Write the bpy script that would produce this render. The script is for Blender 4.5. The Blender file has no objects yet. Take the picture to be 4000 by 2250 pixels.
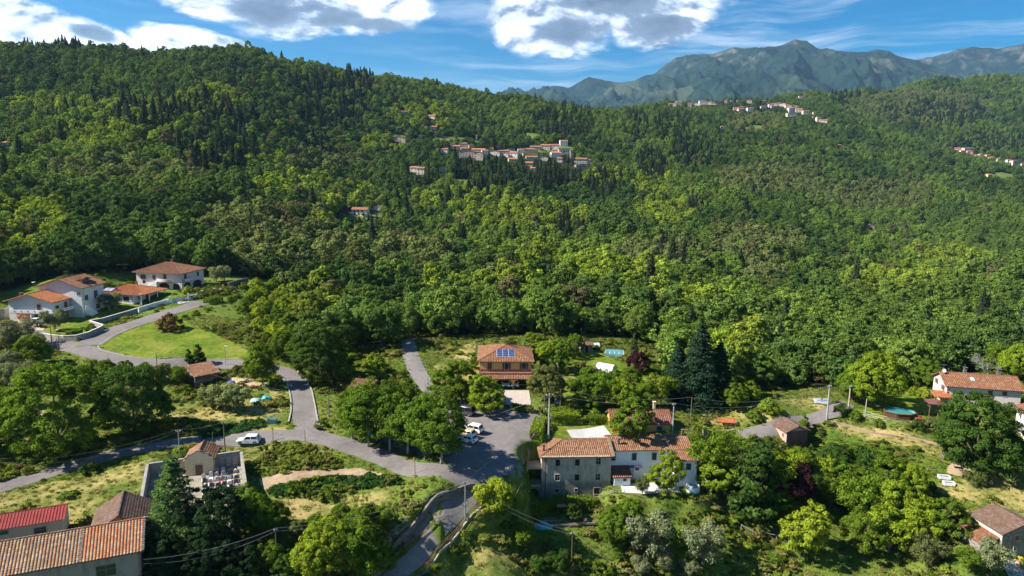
import bpy, bmesh, math, random
import numpy as np
from mathutils import Vector, Matrix, geometry
R_ = math.radians
SC = bpy.context.scene
# ------------------------------------------------------------------ camera
PITCH, ROLL, FPX = 9.5, 0.75, 2703.0
HAZE_D = 3.5e-5
CAMZ = 60.0
cam_d = bpy.data.cameras.new('camera'); cam = bpy.data.objects.new('camera', cam_d)
SC.collection.objects.link(cam); SC.camera = cam
cam_d.sensor_width = 36.0; cam_d.lens = 36.0*FPX/4000.0
cam_d.clip_start = 1.0; cam_d.clip_end = 60000.0
CAMR = Matrix.Rotation(R_(90-PITCH), 4, 'X') @ Matrix.Rotation(R_(ROLL), 4, 'Z')
cam.matrix_world = Matrix.Translation((0, 0, CAMZ)) @ CAMR
SC.render.resolution_x, SC.render.resolution_y = 1024, 576
CR = np.array(CAMR.to_3x3())
def ray(u, v):
    d = CR @ np.array([(u-2000)/FPX, -(v-1125)/FPX, -1.0])
    return d/np.linalg.norm(d)
def pix(p):
    q = CR.T @ (np.asarray(p, float)-np.array([0, 0, CAMZ]))
    return 2000-FPX*q[0]/q[2], 1125+FPX*q[1]/q[2]
def pixv(P):
    q = (P-np.array([0, 0, CAMZ])) @ CR
    return 2000-FPX*q[:, 0]/q[:, 2], 1125+FPX*q[:, 1]/q[:, 2]
# ------------------------------------------------------------------ light
SUN_AZ, SUN_EL = -98.0, 41.0            # azimuth from +Y towards +X, degrees
sd = Vector((math.sin(R_(SUN_AZ))*math.cos(R_(SUN_EL)), math.cos(R_(SUN_AZ))*math.cos(R_(SUN_EL)), math.sin(R_(SUN_EL))))
sun_d = bpy.data.lights.new('sun', 'SUN'); sun_d.energy = 5.0; sun_d.angle = R_(0.5); sun_d.color = (1, .95, .86)
sun = bpy.data.objects.new('sun', sun_d); SC.collection.objects.link(sun)
sun.rotation_euler = sd.to_track_quat('Z', 'Y').to_euler(); sun.location = (0, 0, 300)
SC.view_settings.view_transform = 'Standard'; SC.view_settings.look = 'None'
SC.view_settings.exposure = 1.22; SC.view_settings.gamma = 1.0
# ------------------------------------------------------------------ node helper
class NT:
    def __init__(s, nt): s.t = nt; nt.nodes.clear()
    def n(s, typ, _p=None, **k):
        nd = s.t.nodes.new(typ)
        for a, b in (_p or {}).items(): setattr(nd, a, b)
        for a, b in k.items():
            key = int(a[1:]) if a[0] == 'i' and a[1:].isdigit() else a.replace('_', ' ')
            s.set(nd.inputs[key], b)
        return nd
    def set(s, inp, b):
        if isinstance(b, bpy.types.NodeSocket): s.t.links.new(b, inp)
        elif isinstance(b, bpy.types.Node): s.t.links.new(b.outputs[0], inp)
        else:
            if isinstance(b, (tuple, list)) and len(b) == 3 and inp.type == 'RGBA': b = (*b, 1)
            inp.default_value = b
    def m(s, op, a, b=0.0, c=None, clamp=False):
        nd = s.t.nodes.new('ShaderNodeMath'); nd.operation = op; nd.use_clamp = clamp
        s.set(nd.inputs[0], a); s.set(nd.inputs[1], b)
        if c is not None: s.set(nd.inputs[2], c)
        return nd.outputs[0]
    def vm(s, op, a, b=(0, 0, 0)):
        nd = s.t.nodes.new('ShaderNodeVectorMath'); nd.operation = op
        s.set(nd.inputs[0], a); s.set(nd.inputs[3] if op == 'SCALE' else nd.inputs[1], b)
        return nd.outputs[0]
    def mix(s, f, a, b, blend='MIX'):
        nd = s.t.nodes.new('ShaderNodeMix'); nd.data_type = 'RGBA'; nd.blend_type = blend
        s.set(nd.inputs[0], f); s.set(nd.inputs[6], a); s.set(nd.inputs[7], b)
        return nd.outputs[2]
    def noise(s, vec, scale, detail=3, rough=.55, out=0):
        nd = s.n('ShaderNodeTexNoise', Scale=scale, Detail=detail, Roughness=rough)
        if vec is not None: s.set(nd.inputs['Vector'], vec)
        return nd.outputs[out]
    def ramp(s, f, stops, interp='LINEAR'):
        nd = s.t.nodes.new('ShaderNodeValToRGB'); nd.color_ramp.interpolation = interp
        el = nd.color_ramp.elements
        while len(el) < len(stops): el.new(.5)
        for e, (p, c) in zip(el, stops):
            e.position = p; e.color = (*c, 1) if isinstance(c, (tuple, list)) else (c, c, c, 1)
        s.set(nd.inputs[0], f); return nd.outputs[0]
    def sstep(s, x, lo, hi):
        nd = s.n('ShaderNodeMapRange', {'interpolation_type': 'SMOOTHSTEP'}, i1=lo, i2=hi); s.set(nd.inputs[0], x)
        return nd.outputs[0]
def srgb(*c):
    return tuple(((x/255+.055)/1.055)**2.4 if x > 10 else x/255/12.92 for x in c)
# ------------------------------------------------------------------ world: sky and clouds
W = bpy.data.worlds.new('World'); SC.world = W; W.use_nodes = True
def build_world():
    t = NT(W.node_tree)
    co = t.n('ShaderNodeTexCoord').outputs['Generated']
    sky = t.n('ShaderNodeTexSky', {'sky_type': 'NISHITA', 'sun_disc': False, 'sun_elevation': R_(SUN_EL), 'sun_rotation': R_(SUN_AZ),
              'altitude': 500, 'air_density': 1.0, 'dust_density': 0.3, 'ozone_density': 3.0})
    hs = t.n('ShaderNodeHueSaturation', Saturation=1.8, Value=0.74, Color=sky)
    x, y, z = (t.n('ShaderNodeSeparateXYZ', Vector=co).outputs[i] for i in range(3))
    az = t.m('ARCTAN2', x, y); el = t.m('ARCSINE', z)
    v = t.n('ShaderNodeCombineXYZ', X=az, Y=t.m('MULTIPLY', el, 1.9)).outputs[0]
    wn = t.noise(v, 5.0, 2, .5, 1)
    vw = t.vm('ADD', v, t.vm('SCALE', t.vm('SUBTRACT', wn, (.5, .5, .5)), .10))
    def blob(u, w, ru, rw, rot=0):
        d = ray(u, w); a0, e0 = math.atan2(d[0], d[1]), math.asin(d[2])
        ax = t.m('SUBTRACT', az, a0); ey = t.m('SUBTRACT', el, e0)
        c, s_ = math.cos(R_(rot)), math.sin(R_(rot))
        p = t.m('DIVIDE', t.m('ADD', t.m('MULTIPLY', ax, c), t.m('MULTIPLY', ey, -s_)), ru/FPX)
        q = t.m('DIVIDE', t.m('ADD', t.m('MULTIPLY', ax, s_), t.m('MULTIPLY', ey, c)), rw/FPX)
        r = t.m('SQRT', t.m('ADD', t.m('MULTIPLY', p, p), t.m('MULTIPLY', q, q)))
        return t.m('SUBTRACT', 1.0, r)
    def fsum(bl):
        o = blob(*bl[0])
        for b in bl[1:]: o = t.m('MAXIMUM', o, blob(*b))
        return o
    cov = fsum([(110, 100, 300, 80, 12), (400, 165, 230, 62, 14), (700, 165, 180, 56, 6), (870, 185, 130, 38, 8),
                (900, 25, 230, 52, 0), (1190, 65, 240, 82, -8), (1480, 50, 230, 76, -10), (1330, 10, 340, 80, 0),
                (2060, 80, 150, 130, 0), (2180, 80, 230, 135, 0), (2400, 10, 380, 95, 0), (2570, 80, 200, 112, 0), (2190, 200, 60, 30, 0),
                (60, 60, 150, 50, 0)])
    n1 = t.noise(vw, 11.0, 10, .60)
    nb = t.noise(vw, 5.0, 2, .5)
    vs = t.vm('ADD', vw, (-.008, .013, 0))
    n2 = t.noise(vs, 11.0, 6, .58)
    dens = t.m('ADD', t.m('MULTIPLY', cov, 2.0), t.m('MULTIPLY', t.m('SUBTRACT', n1, .5), 1.9))
    mask = t.sstep(dens, -.12, .56)
    lit = t.m('ADD', .68, t.m('MULTIPLY', t.m('SUBTRACT', n1, n2), 3.0), clamp=True)
    dark = fsum([(1080, 50, 260, 100, 0), (1300, 80, 160, 60, 0), (2250, 110, 190, 95, 0), (2400, 10, 380, 75, 0), (2560, 110, 180, 75, 0), (1880, 160, 50, 30, 0), (1480, 100, 200, 35, 0), (360, 130, 90, 25, 10)])
    dk = t.m('MULTIPLY', t.sstep(t.m('ADD', dark, t.m('MULTIPLY', t.m('SUBTRACT', t.noise(vw, 8.0, 6, .6), .5), 1.7)), -0.1, .85), .84)
    lit = t.m('ADD', t.m('MULTIPLY', lit, t.m('SUBTRACT', 1.0, dk)), t.m('MULTIPLY', dk, t.m('MULTIPLY', t.m('SUBTRACT', n1, .36), 1.0)))
    cc = t.ramp(lit, [(0, (.75, 1.1, 1.7)), (.36, (2.0, 2.7, 3.8)), (.60, (6.6, 7.4, 8.8)), (1, (12.5, 12.4, 12.4))])
    # wispy high cloud
    vc = t.vm('MULTIPLY', vw, (3.2, 17.0, 1.0))
    vc = t.n('ShaderNodeMapping', {'vector_type': 'POINT'}, Vector=vc, Rotation=(0, 0, 0.03))
    cn = t.noise(vc, 1.0, 8, .62)
    wis = t.sstep(cn, .42, .80)
    wzone = t.sstep(az, R_(-14), R_(6))
    cirr = t.m('MULTIPLY', t.m('MULTIPLY', wis, t.m('ADD', t.m('MULTIPLY', wzone, .55), .12)), 1.0)
    c1 = t.mix(cirr, hs, (8.0, 8.6, 9.3))
    c2 = t.mix(mask, c1, cc)
    up = t.sstep(el, R_(28), R_(40))       # other clouds only near the horizon; plain sky overhead
    c3 = t.mix(up, c2, hs)
    bg = t.n('ShaderNodeBackground', Color=c3, Strength=0.07)
    t.n('ShaderNodeOutputWorld', Surface=bg)
build_world()
# ------------------------------------------------------------------ noise helpers (numpy)
RS = np.random.RandomState(7)
_perm = RS.rand(256, 256)
def vnoise(x, y):
    xi = np.floor(x).astype(int); yi = np.floor(y).astype(int); fx = x-xi; fy = y-yi
    fx = fx*fx*(3-2*fx); fy = fy*fy*(3-2*fy)
    g = lambda i, j: _perm[i & 255, j & 255]
    return (g(xi, yi)*(1-fx)+g(xi+1, yi)*fx)*(1-fy)+(g(xi, yi+1)*(1-fx)+g(xi+1, yi+1)*fx)*fy
def fbm(x, y, o=4, g=.5):
    a = 1; s = 0; t = 0
    for k in range(o):
        s = s+a*vnoise(x*2**k+17.3*k, y*2**k+5.1*k); t += a; a *= g
    return s/t
def smooth(x, a, b):
    t = np.clip((x-a)/(b-a), 0, 1); return t*t*(3-2*t)
# ------------------------------------------------------------------ terrain: control points
# near: (u, v, height below/above the camera in m);  far: (u, v, distance) of the tree tops
NEAR = [(970,1730,-50.5),(600,1790,-51),(0,1900,-52.5),(1200,1700,-50),(1180,1500,-48),(1090,1440,-46.8),(960,1410,-46),(700,1405,-45.6),
 (330,1350,-44.3),(500,1280,-43.3),(780,1180,-41.3),(200,1240,-44),(430,1180,-42.4),(690,1110,-40.6),(850,1120,-40),(700,1330,-44.6),(20,1170,-41.5),(0,1250,-44),(150,1300,-44.6),
 (780,1490,-48.2),(300,1500,-48),(300,1620,-50.3),(60,1680,-51.6),(0,1500,-48.5),(560,1600,-50),(60,1780,-52.2),(900,1560,-49.3),
 (400,1870,-52.3),(250,2000,-53.2),(560,2080,-53.5),(870,1850,-52),(870,2000,-53),(1000,1760,-50.8),(1300,1860,-51.8),(1600,1830,-50.7),(1300,1780,-50.6),(1100,1980,-53),(1450,2000,-53.4),
 (300,2250,-56),(900,2250,-57.5),(1250,2200,-57),(1560,2240,-59),(1720,2090,-55.5),(1850,1930,-52.2),(1980,1860,-50.6),
 (1700,1560,-48.8),(1640,1450,-47.5),(1600,1350,-46.6),(1450,1450,-47.6),(1400,1560,-48.6),(1800,1400,-47.5),(1900,1700,-49.8),(2060,1700,-50),(2000,1820,-50.4),(2045,1790,-50.3),(2040,1840,-50.6),(1960,1835,-50.5),(1500,1740,-50),
 (2100,1510,-48.5),(2060,1580,-49),(1900,1400,-47.6),(2200,1450,-48.6),(2400,1450,-49.2),(2600,1500,-50),(2400,1350,-48.8),(2050,1340,-47),
 (2150,1620,-49.6),(2300,1690,-51),(2500,1700,-51),(2700,1640,-51.2),(2220,1955,-58),(2060,1965,-56.2),(2450,1940,-57.8),(2600,1900,-57.3),(2730,1900,-57.2),(2800,1720,-53.2),
 (2900,1620,-51),(3100,1550,-50),(3060,1660,-51.3),(3260,1625,-50.3),(3500,1610,-50),(3700,1600,-50),(3850,1560,-49.6),(3990,1700,-51.5),(3600,1700,-52),(3300,1690,-52.4),(3090,1720,-53.8),
 (3800,1880,-55.6),(3950,2000,-57.3),(3980,2230,-61.5),(3760,2160,-60),(3500,1900,-57.5),(3200,1900,-59),(3000,2000,-61),(2600,2060,-61.5),(2150,2040,-59.6),(1900,2100,-57.2),(2150,2100,-60.8),(2000,2250,-61.5),(2600,2250,-66),(3200,2250,-66.5),(3600,2200,-64),
 (1905,2035,-55.6),(1975,1975,-54.6),(1765,2190,-59.4),(1700,2250,-60.6)]
FAR = [(0,1050,250),(0,900,340),(0,700,480),(0,500,690),(0,350,860),(0,128,1080),
 (300,1000,262),(300,800,400),(300,550,630),(300,350,870),(330,158,1080),(600,960,285),(600,850,370),(600,650,540),(600,450,750),(600,300,950),(600,190,1090),
 (1000,1080,240),(1000,950,320),(1000,750,450),(1000,550,650),(1000,350,900),(1000,175,1120),(1250,240,1180),
 (1450,1200,215),(1500,1000,320),(1500,850,490),(1500,650,760),(1500,480,1000),(1550,285,1300),(1800,330,1400),
 (2000,1170,212),(2000,1050,300),(2000,900,430),(2000,760,620),(2000,650,830),(2000,560,960),(2000,480,1150),(2000,408,1500),
 (2500,1230,205),(2500,1100,290),(2500,900,480),(2500,720,800),(2500,560,1150),(2500,450,1600),(2600,418,1900),
 (2900,402,2150),(3150,425,2080),(3280,475,1960),(2800,450,1900),
 (3000,1340,205),(3000,1200,300),(3000,1000,500),(3000,800,800),(3000,650,1150),(3000,530,1600),
 (3500,1380,205),(3500,1250,360),(3500,1100,620),(3500,950,880),(3500,800,1200),(3500,600,1750),(3500,460,2400),(3500,350,3100),
 (4000,1400,200),(4000,1280,380),(4000,1100,700),(4000,950,1000),(4000,800,1400),(4000,620,2080),(4000,450,2800),(4000,325,3500),
 (3250,375,2700),(3050,385,2500),(3700,325,3300)]
def e_of(u, v):
    d = ray(u, v); return math.atan2(d[0], d[1]), d[2]/math.hypot(d[0], d[1])
def at_h(u, v, h):
    a, e = e_of(u, v); D = h/e; return (D*math.sin(a), D*math.cos(a))
# two terrace edges: field above the sunken path; car park above the gardens of the old houses
_EB = [(1640,2300,-60),(1715,2190,-58),(1800,2085,-55.6),(1890,1995,-53.6),(1965,1930,-52.2),(2052,1862,-50.6),(2078,1800,-50.3),(2085,1752,-50.3),(2130,1742,-50.6),(2400,1738,-51.2),(2720,1726,-51.8),(2800,1735,-52.2),(2950,1780,-53.2)]
_EA = [(1905,1885,-51.3),(1830,1912,-51.9),(1700,1975,-53),(1550,2060,-53.8),(1420,2165,-54.4),(1290,2290,-55)]
PB = [at_h(*q) for q in _EB]+[(60, 112), (62, 50), (-8, 50)]
PA = [at_h(*q) for q in _EA]+[(-30, 62), (-8, 50), (62, 50), (60, 112)]+[at_h(*q) for q in _EB[:4:-1]]
TAP = at_h(1975, 1872, -50.9); TAPB = at_h(*_EB[-1])
def sd2(X, Y, P):
    P = np.array(P); Q = np.roll(P, -1, 0); d = np.full(X.shape, 1e9); ins = np.zeros(X.shape, bool)
    for (ax, ay), (bx, by) in zip(P, Q):
        ex, ey = bx-ax, by-ay; t = np.clip(((X-ax)*ex+(Y-ay)*ey)/(ex*ex+ey*ey+1e-9), 0, 1)
        d = np.minimum(d, np.hypot(X-ax-t*ex, Y-ay-t*ey)); c = ((ay > Y) != (by > Y)); ins ^= c & (X < ex*(Y-ay)/(by-ay+(1e-12 if by == ay else 0))+ax)
    return np.where(ins, d, -d)
def drop(X, Y):
    X = np.asarray(X, float); Y = np.asarray(Y, float)
    a = smooth(sd2(X, Y, PA), -.3, .5)*smooth(np.hypot(X-TAP[0], Y-TAP[1]), 4, 17)*2.2*(1-smooth(X, 34, 58))
    b = smooth(sd2(X, Y, PB), -.3, .6)*(1.3+2.9*smooth(X, -4, 6))*(1-smooth(X, 34, 58))
    return a+b
ctl = []
for u, v, h in NEAR:
    a, e = e_of(u, v); D = h/e; x, y = D*math.sin(a), D*math.cos(a); ctl.append((a, math.log(D), (h+float(drop(np.array([x]), np.array([y]))[0]))/D))
ridge = {}
for u, v, D in FAR:
    a, e = e_of(u, v); ctl.append((a, math.log(D), e-9.0/D))
# behind the ridges the ground falls away
for u, D, z in [(0,1500,90),(600,1500,90),(1000,1550,80),(1500,1800,80),(2000,2200,60),(2600,2800,80),(0,3000,-60),(600,3000,-60),(1000,3000,-60),(1500,3200,-60),(2000,3600,-80),
                (2600,4200,-80),(2900,3300,120),(3200,3600,120),(3500,4300,150),(4000,4700,160)]:
    a, e = e_of(u, 700); ctl.append((a, math.log(D), z/D))
for a, D, h in [(-45,100,-56),(-45,180,-42),(45,100,-62),(45,180,-50),(-20,70,-60),(20,70,-70),(-45,60,-60),(45,60,-70)]:
    ctl.append((R_(a), math.log(D), h/D))
for a, D, z in [(-45,300,-8),(-45,600,40),(-45,1080,205),(-45,2500,-40),(45,350,-48),(45,800,-20),(45,2000,60),(45,3500,330),(45,4700,200)]:
    ctl.append((R_(a), math.log(D), z/D))
ctl = np.array(ctl)
SA, SS = 1.0, 0.55
def tps_fit(P, val, lam):
    n = len(P); d = np.sqrt(((P[:, None]-P[None])**2).sum(-1)); K = np.where(d > 0, d*d*np.log(d+1e-12), 0)
    A = np.zeros((n+3, n+3)); A[:n, :n] = K+lam*np.eye(n); A[:n, n] = 1; A[:n, n+1:] = P; A[n, :n] = 1; A[n+1:, :n] = P.T
    return np.linalg.solve(A, np.concatenate([val, [0, 0, 0]]))
CP = np.c_[ctl[:, 0]*SA, ctl[:, 1]*SS]
wts = tps_fit(CP, ctl[:, 2], 6e-5)
def tps_eval(a, s):
    q = np.c_[a.ravel()*SA, s.ravel()*SS]; o = np.zeros(len(q))
    for i in range(0, len(q), 20000):
        b = q[i:i+20000]; d2 = ((b[:, None]-CP[None])**2).sum(-1)
        o[i:i+20000] = (.5*d2*np.log(d2+1e-20)) @ wts[:-3]+wts[-3]+b @ wts[-2:]
    return o.reshape(a.shape)
A0, A1 = R_(-46), R_(46)
NA = 640
AZ = np.linspace(A0, A1, NA)
S0, SM, S1 = math.log(62), math.log(300), math.log(4700)
SG = np.concatenate([np.linspace(S0, math.log(150), 260, endpoint=False), np.linspace(math.log(150), SM, 120, endpoint=False), np.linspace(SM, S1, 240)])
gA, gS = np.meshgrid(AZ, SG, indexing='ij')
# coarse evaluate then interpolate (speed)
ca = np.linspace(A0, A1, 151); cs = np.linspace(S0, S1, 241)
cA, cS = np.meshgrid(ca, cs, indexing='ij'); cE = tps_eval(cA, cS)
def bil(G, xa, xs, a, s):
    i = np.clip((a-xa[0])/(xa[1]-xa[0]), 0, len(xa)-1.001); j = np.clip(np.interp(s, xs, np.arange(len(xs))), 0, len(xs)-1.001)
    i0 = i.astype(int); j0 = j.astype(int); fi = i-i0; fj = j-j0
    return (G[i0, j0]*(1-fi)+G[i0+1, j0]*fi)*(1-fj)+(G[i0, j0+1]*(1-fi)+G[i0+1, j0+1]*fi)*fj
gE = bil(cE, ca, cs, gA, gS)
gD = np.exp(gS); gX = gD*np.sin(gA); gY = gD*np.cos(gA)
gZ = CAMZ+gE*gD
nr = gD < 170; gZ[nr] -= drop(gX[nr], gY[nr])
far = smooth(gD, 220, 600)
_rg = 1-np.abs(2*fbm((gX+.28*gY)/290+3.3, (gY-.28*gX)/1000+9, 4, .45)-1)*1.9
gZ += far*np.minimum(gD, 1700)*(.014*(fbm(gX/200+3, gY/200+9, 4)-.5)*2+.062*(_rg-.58)*(1-.72*smooth(gD, 620, 900)))
gZ += smooth(gD, 1400, 2600)*24*(np.abs(fbm(gX/600+30, gY/600+19, 3)-.5)*-2+.3)
gZ += .5*(fbm(gX/16+3, gY/16+9, 3)-.5)*smooth(gD, 60, 160)
def hz(x, y):
    x = np.asarray(x, float); y = np.asarray(y, float)
    return bil(gZ, AZ, SG, np.arctan2(x, y), np.log(np.hypot(x, y)))
def hz1(x, y): return float(hz(np.array([x]), np.array([y]))[0])
def G(u, v, up=0.0, dmin=62.0):
    """where the line of sight through photo pixel (u, v) meets the ground (raised by `up`)"""
    d = ray(u, v); a = math.atan2(d[0], d[1]); e = d[2]/math.hypot(d[0], d[1])
    D = np.exp(SG); D = D[D > dmin]
    z = hz(D*math.sin(a), D*math.cos(a))+up
    f = z-(CAMZ+e*D); k = np.where(f > 0)[0]
    if len(k) == 0: k = [int(np.argmax(f))]
    k = k[0]
    if k == 0: Dd = D[0]
    else:
        t = f[k-1]/(f[k-1]-f[k]); Dd = D[k-1]+(D[k]-D[k-1])*min(max(t, 0), 1)
    x, y = Dd*math.sin(a), Dd*math.cos(a)
    return Vector((x, y, hz1(x, y)))
def AT(u, v, D):
    """point at horizontal distance D on the line of sight"""
    d = ray(u, v); k = D/math.hypot(d[0], d[1]); return Vector((d[0]*k, d[1]*k, CAMZ+d[2]*k))
def flat(c, r0, r1, z=None):
    """level the ground round c: flat inside r0, back to nature at r1"""
    global gZ
    d = np.hypot(gX-c[0], gY-c[1]); w = 1-smooth(d, r0, r1)
    gZ = gZ*(1-w)+(c[2] if z is None else z)*w
# ------------------------------------------------------------------ object helpers
COL = SC.collection
def link(o, parent=None):
    COL.objects.link(o)
    if parent is not None: o.parent = parent
    return o
def tag(o, label=None, cat=None, group=None, kind=None):
    if label: o['label'] = label
    if cat: o['category'] = cat
    if group: o['group'] = group
    if kind: o['kind'] = kind
    return o
def thing(name, label, cat, loc=(0, 0, 0), rz=0.0, group=None):
    o = link(bpy.data.objects.new(name, None)); o.empty_display_size = .5
    o.location = loc; o.rotation_euler = (0, 0, rz); return tag(o, label, cat, group)
def mesh_obj(name, me, mat, parent=None, smooth_=False):
    if mat is not None:
        for m_ in (mat if isinstance(mat, (list, tuple)) else [mat]): me.materials.append(m_)
    if smooth_:
        me.polygons.foreach_set('use_smooth', [True]*len(me.polygons))
    return link(bpy.data.objects.new(name, me), parent)
class MB:
    """collects shapes, then builds ONE mesh object"""
    def __init__(s): s.v = []; s.f = []; s.uv = {}; s.mi = []
    def add(s, vs, fs, mi=0):
        b = len(s.v); s.v += [tuple(p) for p in vs]
        for f in fs: s.f.append(tuple(b+i for i in f)); s.mi.append(mi)
        return s
    def box(s, c, size, rz=0.0, mi=0, M=None):
        hx, hy, hz_ = size[0]/2, size[1]/2, size[2]/2; vs = []
        for z in (-hz_, hz_):
            for x, y in ((-hx, -hy), (hx, -hy), (hx, hy), (-hx, hy)):
                p = Vector((x*math.cos(rz)-y*math.sin(rz), x*math.sin(rz)+y*math.cos(rz), z))
                if M is not None: p = M @ p
                vs.append(Vector(c)+p)
        return s.add(vs, [(0, 3, 2, 1), (4, 5, 6, 7), (0, 1, 5, 4), (1, 2, 6, 5), (2, 3, 7, 6), (3, 0, 4, 7)], mi)
    def tube(s, pts, r, n=6, cap=True, mi=0):
        pts = [Vector(p) for p in pts]; rs = r if isinstance(r, (list, tuple)) else [r]*len(pts); vs = []; fs = []
        for i, p in enumerate(pts):
            d = (pts[min(i+1, len(pts)-1)]-pts[max(i-1, 0)]).normalized()
            a = d.cross(Vector((0, 0, 1)) if abs(d.z) < .9 else Vector((1, 0, 0))).normalized(); b = d.cross(a)
            for k in range(n):
                t = 2*math.pi*k/n; vs.append(p+(a*math.cos(t)+b*math.sin(t))*rs[i])
        for i in range(len(pts)-1):
            for k in range(n):
                k2 = (k+1) % n; fs.append((i*n+k, i*n+k2, (i+1)*n+k2, (i+1)*n+k))
        if cap: fs += [tuple(range(n-1, -1, -1)), tuple((len(pts)-1)*n+k for k in range(n))]
        return s.add(vs, fs, mi)
    def prism(s, poly, z0, z1, mi=0):
        n = len(poly); vs = [(p[0], p[1], z0) for p in poly]+[(p[0], p[1], z1) for p in poly]
        fs = [tuple(range(n-1, -1, -1)), tuple(range(n, 2*n))]+[(i, (i+1) % n, n+(i+1) % n, n+i) for i in range(n)]
        return s.add(vs, fs, mi)
    def extr(s, poly, M, d, mi=0):
        """polygon in local XZ at y=0..d, placed by matrix M"""
        n = len(poly); vs = [M @ Vector((p[0], 0, p[1])) for p in poly]+[M @ Vector((p[0], d, p[1])) for p in poly]
        fs = [tuple(range(n)), tuple(range(2*n-1, n-1, -1))]+[((i+1) % n, i, n+i, n+(i+1) % n) for i in range(n)]
        return s.add(vs, fs, mi)
    def build(s, name, mat, parent=None, smooth_=False, bevel=0):
        me = bpy.data.meshes.new(name); me.from_pydata([tuple(v) for v in s.v], [], s.f); me.update()
        o = mesh_obj(name, me, mat, parent, smooth_)
        if isinstance(mat, (list, tuple)): me.polygons.foreach_set('material_index', s.mi)
        if bevel:
            m_ = o.modifiers.new('bevel', 'BEVEL'); m_.width = bevel; m_.segments = 2; m_.limit_method = 'ANGLE'
        return o
def copy_tree(o, parent=None):
    c = o.copy(); link(c, parent)
    for ch in list(o.children): copy_tree(ch, c)
    return c
# ------------------------------------------------------------------ materials
def newmat(name):
    m_ = bpy.data.materials.new(name); m_.use_nodes = True; return m_, NT(m_.node_tree)
def pbsdf(t, col, rough=.85, bump=None, metal=0.0, spec=.3, bs=.3, bd=.05, **k):
    b = t.n('ShaderNodeBsdfPrincipled', Roughness=rough, Metallic=metal); t.set(b.inputs['Base Color'], col)
    b.inputs['Specular IOR Level'].default_value = spec
    if bump is not None:
        bn = t.n('ShaderNodeBump', Height=bump, Strength=bs, Distance=bd); t.set(b.inputs['Normal'], bn.outputs[0])
    for a, v in k.items(): t.set(b.inputs[a.replace('_', ' ')], v)
    t.n('ShaderNodeOutputMaterial', Surface=b); return b
_mc = {}
def plain(col, rough=.8, var=.25, scale=3.0, metal=0.0, spec=.3, name=None):
    """a surface of one colour, broken up by soft grime"""
    key = (col, rough, var, scale, metal)
    if key in _mc: return _mc[key]
    m_, t = newmat(name or 'paint'); co = t.n('ShaderNodeTexCoord').outputs['Object']
    n = t.noise(co, scale, 5, .6); n2 = t.noise(co, scale*.22, 3, .5)
    f = t.m('ADD', t.m('MULTIPLY', n, .6), t.m('MULTIPLY', n2, .4))
    c = t.mix(t.sstep(f, .3, .7), tuple(x*(1-var) for x in col), tuple(min(1, x*(1+var*.5)) for x in col))
    pbsdf(t, c, rough, n, metal, spec, .2, .02); _mc[key] = m_; return m_
def plaster(col, stain=(.12, .11, .10), amt=.5, scale=.5, low=None, name='plaster'):
    """rendered wall: vertical streaks and blotches of damp; `low` = (z0, z1, colour) darker weathered foot"""
    m_, t = newmat(name); co = t.n('ShaderNodeTexCoord').outputs['Object']
    st = t.vm('MULTIPLY', co, (1.0, 1.0, .28)); n = t.noise(st, scale*2.4, 7, .62); n2 = t.noise(co, 9.0, 4, .6); n3 = t.noise(co, scale*.9, 4, .6)
    f = t.m('MULTIPLY', t.sstep(t.m('ADD', t.m('MULTIPLY', n, .6), t.m('MULTIPLY', n3, .4)), .44, .68), amt)
    c = t.mix(f, col, stain); c = t.mix(t.m('MULTIPLY', t.sstep(n2, .35, .75), .22), c, tuple(x*.72 for x in col))
    if low:
        z = t.n('ShaderNodeSeparateXYZ', Vector=co).outputs[2]
        g = t.sstep(t.m('ADD', z, t.m('MULTIPLY', t.m('SUBTRACT', n3, .5), 3.0)), low[1], low[0])
        c = t.mix(t.m('MULTIPLY', g, t.m('ADD', .45, t.m('MULTIPLY', n, .6))), c, low[2])
    pbsdf(t, c, .92, t.m('ADD', n2, n), bs=.35, bd=.04); return m_
def stone(col, col2, scale=2.2, name='stone', mortar=.5):
    m_, t = newmat(name); co = t.n('ShaderNodeTexCoord').outputs['Object']
    w = t.vm('ADD', t.vm('MULTIPLY', co, (1, 1, 1.7)), t.vm('SCALE', t.noise(co, 2.0, 3, .5, 1), .35))
    v = t.n('ShaderNodeTexVoronoi', Scale=scale, Vector=w); e = t.n('ShaderNodeTexVoronoi', {'feature': 'DISTANCE_TO_EDGE'}, Scale=scale, Vector=w)
    r = t.n('ShaderNodeSeparateColor', Color=v.outputs['Color']).outputs[0]
    c = t.mix(r, col, col2); n = t.noise(co, 1.1, 5, .6)
    c = t.mix(t.m('MULTIPLY', t.sstep(n, .45, .7), .5), c, tuple(x*.35 for x in col))
    ed = t.sstep(e.outputs[0], 0.0, .09); c = t.mix(t.m('MULTIPLY', t.m('SUBTRACT', 1.0, ed), mortar), c, tuple(x*.3 for x in col))
    pbsdf(t, c, .93, t.m('ADD', ed, n), bs=.6, bd=.06); return m_
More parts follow.
